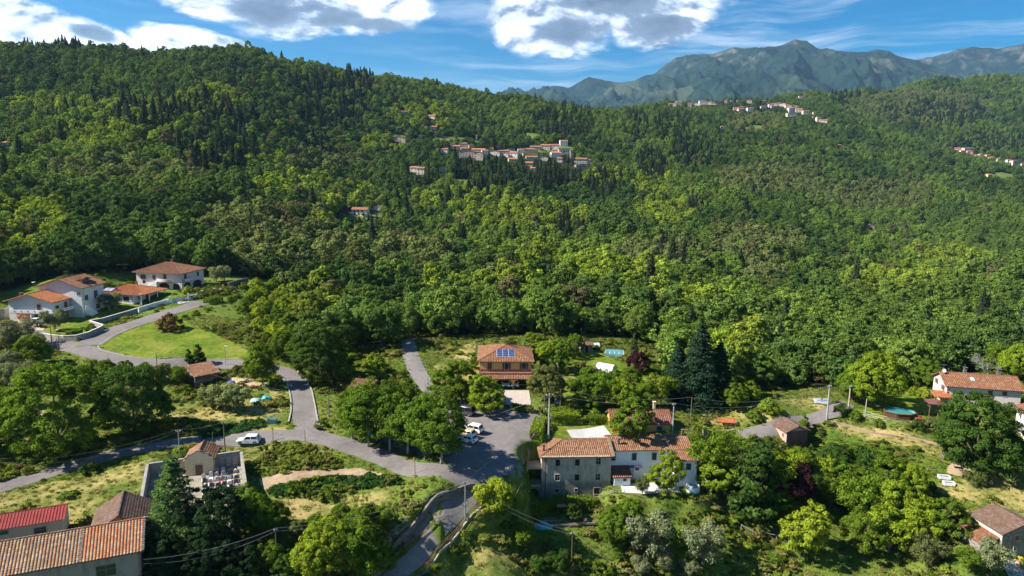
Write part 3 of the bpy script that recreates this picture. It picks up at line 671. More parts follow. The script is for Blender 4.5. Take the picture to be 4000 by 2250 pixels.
strip('road', RC['jeep'], 4.2, M_ASPH, .06, wob=.6); strip('road', RC['up'], 5.0, M_ASPH, .075, wob=.4); strip('road', RC['gate'], 7.0, M_ASPH, .09, nx=7, wob=.4)
strip('road', RC['side'], 4.2, M_ASPH2, .06, wob=.5); strip('road', RC['ramp'], 2.3, M_ASPH2, .06, wob=.2); strip('path', RC['path'], 1.9, M_ASPH2, .05, wob=.3); strip('road', RC['right'], 3.6, M_ASPH, .06, wob=.6)
PARKING = [(1700,1560),(1790,1560),(1900,1592),(2010,1598),(2112,1625),(2112,1650),(2072,1760),(2056,1836),(2000,1862),(1930,1866),(1800,1848),(1600,1770),(1420,1722),(1470,1690),(1640,1650)]
patch('parking', PARKING, M_ASPH, .10)
# grass verge with the plane trees, in the car park
def pavers(name, a, b, s=.5, joint=.5, rot=0.0):
    m_, t = newmat(name); co = t.n('ShaderNodeTexCoord').outputs['Object']; co = t.n('ShaderNodeMapping', Vector=co, Rotation=(0, 0, rot))
    bt = t.n('ShaderNodeTexBrick', Scale=1.0, Color1=(*a, 1), Color2=(*b, 1), Mortar=(*[x*joint for x in a], 1)); bt.inputs['Mortar Size'].default_value = .02
    bt.inputs['Brick Width'].default_value = s; bt.inputs['Row Height'].default_value = s; bt.offset = 0; t.set(bt.inputs['Vector'], co)
    n = t.noise(co, 1.2, 5, .6); c = t.mix(t.m('MULTIPLY', t.sstep(n, .45, .7), .35), bt.outputs[0], tuple(x*.55 for x in a)); pbsdf(t, c, .9, n, bs=.2); return m_
M_GRAVEL = ground_like('gravel', [(.35, (.20, .19, .17)), (.5, (.34, .32, .29)), (.65, (.46, .44, .40))], .8, 9)
# ------------------------------------------------------------------ far mountains
def mountains():
    m_, t = newmat('mountain'); geo = t.n('ShaderNodeNewGeometry'); co = geo.outputs['Position']
    z = t.n('ShaderNodeSeparateXYZ', Vector=co).outputs[2]; nz = t.n('ShaderNodeSeparateXYZ', Vector=geo.outputs['Normal']).outputs[2]
    n1 = t.noise(co, .0012, 6, .6); n2 = t.noise(co, .008, 6, .68)
    wood = t.mix(t.sstep(n2, .35, .65), (.004, .015, .014), (.017, .038, .026)); wood = t.mix(t.sstep(n1, .52, .64), wood, (.050, .068, .042))  # lighter patches are sunlit slopes painted into the wood colour
    rock = t.mix(t.sstep(n2, .4, .62), (.055, .050, .050), (.13, .11, .105))
    hgt = t.m('ADD', z, t.m('ADD', t.m('MULTIPLY', t.m('SUBTRACT', n1, .5), 1500), t.m('ADD', t.m('MULTIPLY', t.m('SUBTRACT', n2, .5), 700), t.m('MULTIPLY', t.m('SUBTRACT', .80, nz), 700))))
    c = t.mix(t.sstep(hgt, 1450, 1800), wood, rock)
    pbsdf(t, c, 1.0, n2, bs=1.0, bd=30.0, spec=.05)
    def rng(sky, Dr, base_v, front, back, seed, amp, na=640, ns=190, gul=900):
        us = np.array([p[0] for p in sky]); az = np.array([e_of(p[0], p[1])[0] for p in sky]); el = np.array([e_of(p[0], p[1])[1] for p in sky])
        A = np.linspace(az[0], az[-1], na); E = np.interp(A, az, el); D = np.linspace(front, back, ns)
        gA_, gD_ = np.meshgrid(A, D, indexing='ij'); X = gD_*np.sin(gA_); Y = gD_*np.cos(gA_)
        top = (E*Dr)[:, None]; e0 = e_of(2800, base_v)[1]*front
        r = np.where(gD_ < Dr, (gD_-front)/(Dr-front), 1-(gD_-Dr)/(back-Dr)*.8); r = np.clip(r, 0, 1)
        zz = e0+(top-e0)*(r**1.15)
        # spurs and gullies running down the slope
        wx = gA_*Dr; g = 1-np.abs(2*fbm(wx/gul+seed+.35*gD_/gul, gD_/gul*.32+seed*2, 5, .55)-1); g2 = 1-np.abs(2*fbm(X/gul*2.2+seed, Y/gul*2.2, 4)-1)
        zz = zz+(amp*(g-.82)+amp*.35*(g2-.82))*np.clip(4*r*(1.04-r), 0, 1)*1.6
        edge = np.minimum(np.arange(na), np.arange(na)[::-1])[:, None]/na
        V = np.stack([X, Y, zz+CAMZ], -1).reshape(-1, 3); i, j = np.meshgrid(np.arange(na-1), np.arange(ns-1), indexing='ij'); a = (i*ns+j).ravel()
        F = np.stack([a, a+ns, a+ns+1, a+1], 1); me = bpy.data.meshes.new('mountains'); me.from_pydata(V.tolist(), [], F.tolist()); me.update()
        me.polygons.foreach_set('use_smooth', [True]*len(F)); tag(mesh_obj('mountains', me, m_), kind='structure')
    rng([(1900,420),(1985,365),(2080,345),(2160,322),(2220,330),(2300,288),(2340,295),(2420,310),(2500,296),(2560,284),(2640,228),(2700,214),(2740,212),(2790,210),(2870,190),(2900,192),(2960,187),(3030,176),(3080,158),(3112,150),(3150,160),(3190,188),(3240,194),(3320,198),(3400,190),(3430,185),(3470,196),(3520,212),(3560,225),(3640,262),(3720,300),(3850,330),(4100,350),(4500,380)], 9000, 470, 5600, 10500, 3, 420)
    rng([(3300,330),(3450,260),(3560,232),(3640,222),(3700,205),(3740,188),(3790,178),(3830,176),(3890,182),(3950,176),(4000,168),(4100,190),(4300,240),(4600,300)], 11500, 420, 8500, 13000, 8, 400, 260, 100)
    rng([(2350,420),(2480,392),(2560,372),(2680,340),(2760,300),(2830,285),(2900,300),(2960,275),(3050,292),(3110,300),(3200,318),(3280,345),(3400,380),(3600,420)], 6600, 480, 4900, 7400, 13, 300, 260, 100, 600)
mountains()
# ------------------------------------------------------------------ building kit
T_OLD = tiles((.20, .080, .038), (.33, .135, .060), (.27, .165, .10), .5, .38, .40, .7, 'old_roof_tiles')
T_ORANGE = tiles((.34, .098, .034), (.43, .135, .047), (.36, .16, .075), .18, .38, .38, .4, 'orange_roof_tiles')
T_WARM = tiles((.22, .076, .036), (.29, .108, .050), (.25, .145, .08), .45, .38, .38, .55, 'roof_tiles')
T_BROWN = tiles((.17, .065, .042), (.24, .09, .055), (.20, .10, .07), .2, .38, .36, .35, 'brown_roof_tiles')
T_DARK = tiles((.14, .075, .050), (.20, .105, .07), (.17, .12, .09), .5, .38, .40, .5, 'weathered_roof_tiles')
T_FAR = tiles((.38, .125, .06), (.46, .16, .08), (.34, .17, .10), .35, .5, .8, .25, 'far_roof_tiles')
W_STONE = plaster((.50, .42, .33), (.17, .155, .135), .8, .5, (2.2, 3.6, (.15, .135, .115)), 'weathered_plaster')
W_WHITE = plaster((.80, .80, .80), (.55, .55, .53), .25, name='white_plaster')
W_VILLA = plaster((.72, .70, .68), (.42, .40, .38), .3, name='pale_plaster')
W_PINK = plaster((.70, .60, .56), (.42, .35, .32), .35, name='pink_plaster')
W_YEL = plaster((.70, .49, .17), (.40, .27, .10), .3, name='ochre_plaster')
W_YEL2 = plaster((.66, .40, .10), (.40, .25, .08), .3, name='ochre_plaster')
W_CREAM = plaster((.68, .55, .32), (.28, .24, .18), .5, name='cream_plaster')
W_RUBBLE = stone((.34, .30, .25), (.20, .175, .145), 2.4, 'rubble_stone')
W_DRYST = stone((.20, .185, .165), (.11, .10, .092), 2.6, 'dry_stone')
W_BRICK = stone((.30, .14, .085), (.22, .11, .075), 5.0, 'old_brick')
W_CONCW = plaster((.31, .285, .245), (.10, .095, .08), .85, 1.0, name='stained_concrete')
M_SHUT = plain((.035, .075, .060), .6, .2, name='green_shutter'); M_BSHUT = plain((.16, .085, .045), .7, .25, name='brown_shutter'); M_RSHUT = plain((.26, .07, .035), .7, .25, name='red_shutter')
M_TRIM = plain((.50, .46, .40), .85, .2, name='stone_trim')
def tile_plane(mb, uvs, A, B, C, D, tw=.38, th=.38, amp=.07, fine=True):
    A, B, C, D = map(Vector, (A, B, C, D)); ex = (B-A).normalized(); w = D-A; es = (w-ex*w.dot(ex)).normalized(); L_ = w.dot(es); n = ex.cross(es)
    ul1 = (D-A).dot(ex); ur0 = (B-A).length; ur1 = (C-A).dot(ex)
    if not fine:
        b = len(mb.v); mb.add([A, B, C, D], [(0, 1, 2, 3)]); uvs[len(mb.f)-1] = [(0, 0), (ur0, 0), (ur1, L_), (ul1, L_)]; return
    u0 = min(0, ul1); u1 = max(ur0, ur1); prof = [0, .75, 1, .75]; ks = []; k = math.floor(u0/tw)
    while k*tw < u1:
        for j, h_ in enumerate(prof): ks.append(((k+j/4)*tw, h_))
        k += 1
    ks.append((k*tw, 0)); nr = max(1, int(round(L_/th))); thh = L_/nr; b0 = len(mb.v); m_ = len(ks); rows = []
    for r in range(nr):
        for e_ in (0, 1): rows.append((thh*(r+e_)-(0 if e_ else .03), .035*(1-e_)))
    for v_, lf in rows:
        t = min(max(v_/L_, 0), 1); a, b_ = ul1*t, ur0+(ur1-ur0)*t
        for u_, h_ in ks:
            uc = min(max(u_, a), b_); p = A+ex*uc+es*v_+n*((h_*amp if a < u_ < b_ else 0)+lf+.02); mb.v.append(tuple(p))
    for r in range(len(rows)-1):
        for c in range(m_-1):
            i = b0+r*m_+c; um = (ks[c][0]+ks[c+1][0])/2; vm = (rows[r][0]+rows[r+1][0])/2
            pa, pb = mb.v[i], mb.v[i+1]; pc, pd = mb.v[i+m_], mb.v[i+m_+1]
            if (Vector(pa)-Vector(pb)).length < 1e-4 and (Vector(pc)-Vector(pd)).length < 1e-4: continue
            mb.f.append((i, i+1, i+m_+1, i+m_)); mb.mi.append(0)
            uvs[len(mb.f)-1] = [(ks[c][0]+.001, rows[r][0]), (ks[c+1][0]-.001, rows[r][0]), (ks[c+1][0]-.001, max(rows[r+1][0]-.001, rows[r][0])), (ks[c][0]+.001, max(rows[r+1][0]-.001, rows[r][0]))]
def roof_shape(x0, x1, y0, y1, z, kind, rise, ov):
    """planes (eave-left, eave-right, top-right, top-left) seen from outside, and ridge lines"""
    X0, X1, Y0, Y1 = x0-ov, x1+ov, y0-ov, y1+ov; w = x1-x0; d = y1-y0; V = Vector
    if kind == 'gx':
        s = rise/(d/2); ze = z-s*ov; ym = (y0+y1)/2; zt = z+rise
        return [(V((X0, Y0, ze)), V((X1, Y0, ze)), V((X1, ym, zt)), V((X0, ym, zt))), (V((X1, Y1, ze)), V((X0, Y1, ze)), V((X0, ym, zt)), V((X1, ym, zt)))], [((X0, ym, zt), (X1, ym, zt))]
    if kind == 'gy':
        s = rise/(w/2); ze = z-s*ov; xm = (x0+x1)/2; zt = z+rise
        return [(V((X1, Y0, ze)), V((X1, Y1, ze)), V((xm, Y1, zt)), V((xm, Y0, zt))), (V((X0, Y1, ze)), V((X0, Y0, ze)), V((xm, Y0, zt)), V((xm, Y1, zt)))], [((xm, Y0, zt), (xm, Y1, zt))]
    if kind == 'shed':     # rises towards the back
        s = rise/d; return [(V((X0, Y0, z-s*ov)), V((X1, Y0, z-s*ov)), V((X1, Y1, z+rise+s*ov)), V((X0, Y1, z+rise+s*ov)))], []
    if kind == 'shedx':    # rises towards +x
        s = rise/w; return [(V((X0, Y1, z-s*ov)), V((X0, Y0, z-s*ov)), V((X1, Y0, z+rise+s*ov)), V((X1, Y1, z+rise+s*ov)))], []
    if kind in ('hip', 'hipl'):
        hd = min(w, d)/2; s = rise/hd; ze = z-s*ov; zt = z+rise; ym = (y0+y1)/2; xm = (x0+x1)/2
        if w >= d: a, b = V((x0+hd, ym, zt)), V((X1 if kind == 'hipl' else x1-hd, ym, zt))
        else: a, b = V((xm, y0+hd, zt)), V((xm, y1-hd, zt))
        c = [V((X0, Y0, ze)), V((X1, Y0, ze)), V((X1, Y1, ze)), V((X0, Y1, ze))]
        if w >= d:
            pl = [(c[0], c[1], b, a), (c[2], c[3], a, b), (c[3], c[0], a, a)]+([] if kind == 'hipl' else [(c[1], c[2], b, b)])
            rd = [(a, b), (c[0], a), (c[3], a)]+([] if kind == 'hipl' else [(c[1], b), (c[2], b)])
        else:
            pl = [(c[0], c[1], a, a), (c[1], c[2], b, a), (c[2], c[3], b, b), (c[3], c[0], a, b)]; rd = [(a, b), (c[0], a), (c[1], a), (c[2], b), (c[3], b)]
        return pl, rd
def roof(parent, x0, x1, y0, y1, z, kind, rise, ov, mat, fine=True, caps=True, name='roof', slab=.14, edge=None):
    pl, rd = roof_shape(x0, x1, y0, y1, z, kind, rise, ov); mb = MB(); uvs = {}
    for A, B, C, D in pl: tile_plane(mb, uvs, A, B, C, D, fine=fine)
    for A, B, C, D in pl:      # body of the roof below the tiles
        q = [A, B, C] if (C-D).length < 1e-4 else [A, B, C, D]; n = len(q); dn = Vector((0, 0, -slab)); dd = Vector((0, 0, -.004))
        mb.add([p+dd for p in q]+[p+dn for p in q], [tuple(range(n)), tuple(range(2*n-1, n-1, -1))]+[((i+1) % n, i, n+i, n+(i+1) % n) for i in range(n)], 0)
    if caps and fine:
        for a, b in rd:
            a, b = Vector(a), Vector(b); L_ = (b-a).length; k = max(1, int(L_/.42)); up = Vector((0, 0, .05))
            for i in range(k): mb.tube([a.lerp(b, i/k)+up*1.5, a.lerp(b, (i+1.06)/k)+up], [.15, .12], 7)
    me = bpy.data.meshes.new(name); me.from_pydata([tuple(v) for v in mb.v], [], mb.f); uvl = me.uv_layers.new(name='UV')
    for i, p in enumerate(me.polygons):
        q = uvs.get(i)
        for j, li in enumerate(p.loop_indices):
            if q and j < len(q): uvl.data[li].uv = q[j]
            else: co = me.vertices[me.loops[li].vertex_index].co; uvl.data[li].uv = (co.x+co.y, co.z*1.3)
    me.update(); o = mesh_obj(name, me, mat, parent)
    return o
def walls(parent, x0, x1, y0, y1, z0, z, kind, rise, mat, foot=2.5, name='wall'):
    mb = MB(); zb = z0-foot; e = 0.02
    if kind in ('hip', 'hipl', 'flat'): mb.prism([(x0, y0), (x1, y0), (x1, y1), (x0, y1)], zb, z-.02)
    elif kind == 'gx':
        ym = (y0+y1)/2; P_ = [(y0, zb), (y1, zb), (y1, z-e), (ym, z+rise-e), (y0, z-e)]
        vs = [(x0, p[0], p[1]) for p in P_]+[(x1, p[0], p[1]) for p in P_]; mb.add(vs, [(4, 3, 2, 1, 0), (5, 6, 7, 8, 9)]+[(i, (i+1) % 5, 5+(i+1) % 5, 5+i) for i in range(5)])
    elif kind == 'gy':
        xm = (x0+x1)/2; P_ = [(x0, zb), (x1, zb), (x1, z-e), (xm, z+rise-e), (x0, z-e)]
        vs = [(p[0], y0, p[1]) for p in P_]+[(p[0], y1, p[1]) for p in P_]; mb.add(vs, [(0, 1, 2, 3, 4), (9, 8, 7, 6, 5)]+[((i+1) % 5, i, 5+i, 5+(i+1) % 5) for i in range(5)])
    elif kind in ('shed', 'shedx'):
        za = z-e; zb2 = z+rise-e; hs = [za, za, zb2, zb2] if kind == 'shed' else [za, zb2, zb2, za]
        c = [(x0, y0), (x1, y0), (x1, y1), (x0, y1)]; vs = [(p[0], p[1], zb) for p in c]+[(p[0], p[1], h_) for p, h_ in zip(c, hs)]
        mb.add(vs, [(3, 2, 1, 0), (4, 5, 6, 7), (0, 1, 5, 4), (1, 2, 6, 5), (2, 3, 7, 6), (3, 0, 4, 7)])
    return mb.build(name, mat, parent)
def facem(x0, x1, y0, y1, f):
    """local frame on a wall: X to the right seen from outside, -Y outwards"""
    if f == 'F': return Matrix.Translation((x0, y0, 0))
    if f == 'B': return Matrix.Translation((x1, y1, 0)) @ Matrix.Rotation(math.pi, 4, 'Z')
    if f == 'L': return Matrix.Translation((x0, y1, 0)) @ Matrix.Rotation(-math.pi/2, 4, 'Z')
    return Matrix.Translation((x1, y0, 0)) @ Matrix.Rotation(math.pi/2, 4, 'Z')
def win(parent, M, x, z, w=.95, h=1.25, sh=None, closed=False, trim=M_TRIM, name='window', sill=True, ft=.07, pane=M_GLASS):
    """window centred at x, sill at z"""
    mb = MB(); R3 = M.to_3x3()
    def bx(m_, c, s): m_.box(M @ Vector(c), s, 0, 0, R3)
    for sx in (-1, 1): bx(mb, (x+sx*(w/2+ft/2), -.03, z+h/2), (ft, .09, h+2*ft))
    bx(mb, (x, -.03, z+h+ft/2), (w, .09, ft)); bx(mb, (x, -.045, z-ft/2), (w+.1 if sill else w, .14 if sill else .09, ft))
    fr = mb.build(name, trim, parent)
    pb = MB(); bx(pb, (x, -.004, z+h/2), (w, .03, h)); pb.build('pane', pane, fr)
    if sh is not None:
        if closed:
            for sx in (-1, 1):
                s_ = MB(); bx(s_, (x+sx*w/4, -.035, z+h/2), (w/2-.015, .04, h-.02))
                for k in range(int(h/.12)): bx(s_, (x+sx*w/4, -.062, z+.08+k*.12), (w/2-.10, .02, .05))
                s_.build('shutter', sh, fr)
        else:
            for sx in (-1, 1): s_ = MB(); bx(s_, (x+sx*(w*.75+ft), -.07, z+h/2), (w/2, .04, h)); s_.build('shutter', sh, fr)
    else:
        c_ = MB(); bx(c_, (x, -.03, z+h/2), (.04, .05, h)); bx(c_, (x, -.03, z+h*.6), (w, .05, .035)); c_.build('glazing_bar', trim, fr)
    return fr
def door(parent, M, x, z, w=1.0, h=2.1, mat=M_BSHUT, trim=M_TRIM):
    mb = MB(); R3 = M.to_3x3()
    for sx in (-1, 1): mb.box(M @ Vector((x+sx*(w/2+.05), -.03, z+h/2)), (.1, .1, h+.1), 0, 0, R3)
    mb.box(M @ Vector((x, -.03, z+h+.05)), (w, .1, .1), 0, 0, R3); fr = mb.build('door', trim, parent)
    l_ = MB(); l_.box(M @ Vector((x, -.01, z+h/2)), (w, .06, h), 0, 0, R3)
    for k in range(2): l_.box(M @ Vector((x, -.05, z+h*(.3+.42*k))), (w*.7, .03, h*.3), 0, 0, R3)
    l_.build('door_leaf', mat, fr); return fr
def chimney(parent, x, y, z0, z1, s=.55, mat=None, cap=True):
    mb = MB(); mb.box((x, y, (z0+z1)/2), (s, s, z1-z0)); o = mb.build('chimney', mat or W_BRICK, parent)
    if cap:
        c = MB(); c.box((x, y, z1+.22), (s+.25, s+.25, .08))
        for sx in (-1, 1):
            for sy in (-1, 1): c.box((x+sx*s*.38, y+sy*s*.38, z1+.09), (.08, .08, .18))
        c.build('chimney_cap', T_DARK if mat is None else mat, o)
    return o
def gutter(parent, x0, x1, y, z, down=()):
    mb = MB(); mb.tube([(x0, y, z), (x1, y, z)], .06, 6)
    for dx, zb in down: mb.tube([(dx, y, z), (dx, y+.35, z-.4), (dx, y+.35, zb)], .045, 6)
    return mb.build('gutter', plain((.14, .08, .06), .5, .2, name='copper_pipe'), parent)
def railing(parent, pts, h=.95, sp=.14, mat=M_IRON, name='railing', post=.03):
    mb = MB(); pts = [Vector(p) for p in pts]
    for a, b in zip(pts[:-1], pts[1:]):
        mb.tube([a+Vector((0, 0, h)), b+Vector((0, 0, h))], post, 5); mb.tube([a+Vector((0, 0, .1)), b+Vector((0, 0, .1))], post*.7, 4)
        n = max(1, int((b-a).length/sp))
        for k in range(n+1): p = a.lerp(b, k/n); mb.tube([p, p+Vector((0, 0, h))], post*.45 if k % 8 else post, 4, cap=False)
    return mb.build(name, mat, parent)
def arcade(parent, x0, x1, y, z0, z1, n, pier, spring, mat, th=.35, M=Matrix(), name='arcade'):
    """wall panel pierced by n round arches"""
    W_ = x1-x0; aw = (W_-pier*(n+1))/n; pts = []; x = x0
    for k in range(n):
        pts += [(x, z0), (x+pier, z0), (x+pier, spring)]; c = x+pier+aw/2; rz_ = min(aw/2, z1-spring-.15)
        pts += [(c-aw/2*math.cos(t*math.pi/10), spring+rz_*math.sin(t*math.pi/10)) for t in range(1, 10)]
        pts += [(x+pier+aw, spring), (x+pier+aw, z0)]; x += pier+aw
    out = []
    for p in pts:
        if not out or (abs(p[0]-out[-1][0])+abs(p[1]-out[-1][1])) > 1e-5: out.append(p)
    out += [(x1, z0), (x1, z1), (x0, z1)]
    return MB().extr(out, M @ Matrix.Translation((0, y, 0)), th).build(name, mat, parent)
def dish(parent, p, r=.45, d=(0, -1, .5)):
    mb = MB(); q = Vector(d).normalized().to_track_quat('Z', 'Y').to_matrix(); vs = [Vector(p)]; fs = []
    for i in (1, 2, 3):
        for k in range(12): a = k*math.pi/6; vs.append(Vector(p)+q @ Vector((math.cos(a)*r*i/3, math.sin(a)*r*i/3, r*.25*(i/3)**2)))
    for k in range(12): fs.append((0, 1+k, 1+(k+1) % 12))
    for i in (0, 1):
        for k in range(12): fs.append((1+i*12+k, 13+i*12+k, 13+i*12+(k+1) % 12, 1+i*12+(k+1) % 12))
    mb.add(vs, fs); mb.tube([Vector(p), Vector(p)+Vector((0, .2, -.8))], .03, 5); return mb.build('satellite_dish', plain((.6, .6, .6), .5, .1, name='grey_metal'), parent)
def antenna(parent, p, h=2.2):
    mb = MB(); p = Vector(p); mb.tube([p, p+Vector((0, 0, h))], .025, 5)
    mb.tube([p+Vector((-.6, 0, h-.1)), p+Vector((.6, 0, h-.1))], .015, 4)
    for k in range(6): x = -.55+k*.22; mb.tube([p+Vector((x, -.3, h-.1)), p+Vector((x, .3, h-.1))], .01, 4)
    return mb.build('antenna', M_STEEL, parent)
def bar_(mb, a, b, w, h):
    a, b = Vector(a), Vector(b); d = b-a; M = d.to_track_quat('X', 'Z').to_matrix(); mb.box((a+b)/2, (d.length, w, h), 0, 0, M)
# ================================================================== the villas on the left
def villa_a():
    r = thing('villa', 'white two-storey villa with long balcony, outside stair and stepped brown tiled roofs', 'house', (-130.6, 192.6, 16.0), R_(86)); z0 = 0
    walls(r, 0, 8.6, 0, 13, 0, 6.2, 'gx', 2.0, W_VILLA); roof(r, 0, 8.6, 0, 13, 6.2, 'gx', 2.0, .9, T_ORANGE)
    walls(r, 7.0, 17, -4, 9, .6, 9.2, 'gx', 2.3, W_VILLA, name='wall'); roof(r, 7.0, 17, -4, 9, 9.2, 'gx', 2.3, .8, T_WARM)
    # roof terrace cut into the upper roof
    d = MB(); d.box((12.6, -.4, 10.45), (3.4, 2.4, .55)); o = d.build('dormer', W_VILLA, r); d = MB(); d.box((12.6, -1.61, 10.47), (3.0, .03, .42)); d.build('dormer_opening', M_DARK, o)
    roof(r, 10.7, 14.5, -1.7, 1.2, 10.75, 'gy', .6, .3, T_WARM, name='dormer_roof')
    F = facem(0, 8.6, 0, 13, 'F'); L_ = facem(0, 8.6, 0, 13, 'L'); U = facem(7, 17, -4, 9, 'F'); UL = facem(7, 17, -4, 9, 'L')
    # gable side (to the left of the picture): balcony and porch
    win(r, L_, 9.2, 3.1, 1.1, 2.1, M_RSHUT, True); win(r, F, 2.0, 3.1, 1.3, 1.5, M_DARK, True, ); win(r, F, 5.5, 3.0, 1.3, 2.1, M_RSHUT, True)
    win(r, U, 2.0, 5.0, 1.5, 1.5, M_BSHUT, True); win(r, U, 6.2, 4.9, 1.6, 2.3, M_BSHUT, True); win(r, U, 6.8, 1.6, 1.7, 1.5)
    win(r, UL, 12.2, 6.9, 1.1, .7, None)
    s = MB(); s.box((3.6, -.75, 2.85), (7.3, 1.6, .22)); s.box((-.75, 5.3, 2.85), (1.6, 12.2, .22)); sl = s.build('balcony', M_CONC, r)
    p = MB()
    p.box((3.4, -1.5, 3.35), (8.0, .12, .85)); p.box((-1.5, 5.3, 3.35), (.12, 12.2, .85)); p.box((-.75, 11.4, 3.35), (1.6, .12, .85))
    pr = p.build('parapet', W_WHITE, sl); h = MB()
    for a, b in [((x, -1.62, 3.4), (x, -1.55, 3.4)) for x in (-.6, .9, 2.4, 3.9, 5.4, 6.6)]+[((-1.62, y, 3.4), (-1.55, y, 3.4)) for y in (.2, 2, 4, 6, 8, 10)]: MB().tube([a, b], .16, 10).build('roundel', M_DARK, pr)
    # outside stair against the upper block
    st = MB(); n = 12
    for k in range(n): st.box((7.6+k*.35+.2, -4.75, 3.0-k*.245-1.0), (.36, 1.4, 2.0))
    so = st.build('staircase', W_WHITE, r); q = MB(); M = Matrix.Translation((7.0, -5.55, 0)); q.extr([(0, 2.7), (4.6, -.35), (4.6, .75), (.5, 3.75), (-.8, 3.75), (-.8, 2.7)], M, .14); q.build('stair_parapet', W_WHITE, so)
    b2 = MB(); b2.box((15, -5.0, 4.55), (3.6, 1.8, .18)); bo = b2.build('balcony', M_CONC, r); b3 = MB(); b3.box((15, -5.85, 5.05), (3.6, .12, .95)); b3.box((13.25, -5.0, 5.05), (.12, 1.7, .95)); b3.box((16.75, -5.0, 5.05), (.12, 1.7, .95)); b3.build('parapet', W_WHITE, bo)
    # ground floor: open garage and stone infill
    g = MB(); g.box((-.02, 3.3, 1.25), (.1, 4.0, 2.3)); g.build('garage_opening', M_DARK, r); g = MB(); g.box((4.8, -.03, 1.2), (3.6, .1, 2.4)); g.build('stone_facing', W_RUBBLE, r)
    [MB().box((-1.3, y, 1.3), (.35, .35, 3.0)).build('pillar', W_WHITE, r) for y in (.2, 5.4)]
    chimney(r, 1.0, 9.6, 6.6, 8.0, .8); chimney(r, 10.2, -2.2, 9.6, 10.9, .6); antenna(r, (5.0, 8.8, 7.8), 3.0); gutter(r, 0, 9, -.95, 5.9, [(6.9, 3.2)]); gutter(r, 7, 17, -4.85, 8.9, [(7.2, 0), (16.8, 0)])
villa_a()
def bungalow():
    r = thing('bungalow', 'low white bungalow with bright orange tiled roof, solar water panels and a columned veranda', 'house', (-131.0, 215.2, 17.6), R_(-9))
    walls(r, 0, 12.3, 0, 12, 0, 3.2, 'hip', 1.7, W_VILLA); roof(r, 0, 15.2, 0, 12, 3.2, 'hip', 1.8, .6, T_ORANGE)
    F = facem(0, 12.3, 0, 12, 'F'); R3 = facem(0, 12.3, 0, 12, 'R')
    win(r, F, 3.2, 1.1, 1.3, 1.2, M_BSHUT, True); win(r, F, 10.0, .9, 2.0, 1.4, M_WHITE, False); win(r, R3, 3, .9, 1.4, 1.3); door(r, R3, 6.5, .1, 1.1, 2.1)
    cmb = []
    for y in (.2, 4, 8, 11.7): c = MB(); c.tube([(15.0, y, -1), (15.0, y, 3.1)], .17, 10); c.box((15.0, y, 3.08), (.5, .5, .12)); c.build('column', W_WHITE, r)
    for k in range(2):
        p = MB(); c0 = Vector((2.0+k*1.75, 1.55, 4.02)); M = Matrix.Rotation(R_(17), 3, 'X'); p.box(c0, (1.55, 2.0, .08), 0, 0, M); f = p.build('solar_panel', M_STEEL, r); q = MB(); q.box(c0+Vector((0, 0, .05)), (1.42, 1.86, .03), 0, 0, M); q.build('collector', plain((.32, .36, .45), .2, .2, name='collector_glass', spec=.6), f)
    chimney(r, 5.4, 1.6, 3.6, 4.6, .5); chimney(r, 6.6, 9.5, 4.2, 5.4, .5); gutter(r, -.5, 15.7, -.65, 3.0, [(12.2, 0)])
    return r
bungalow()
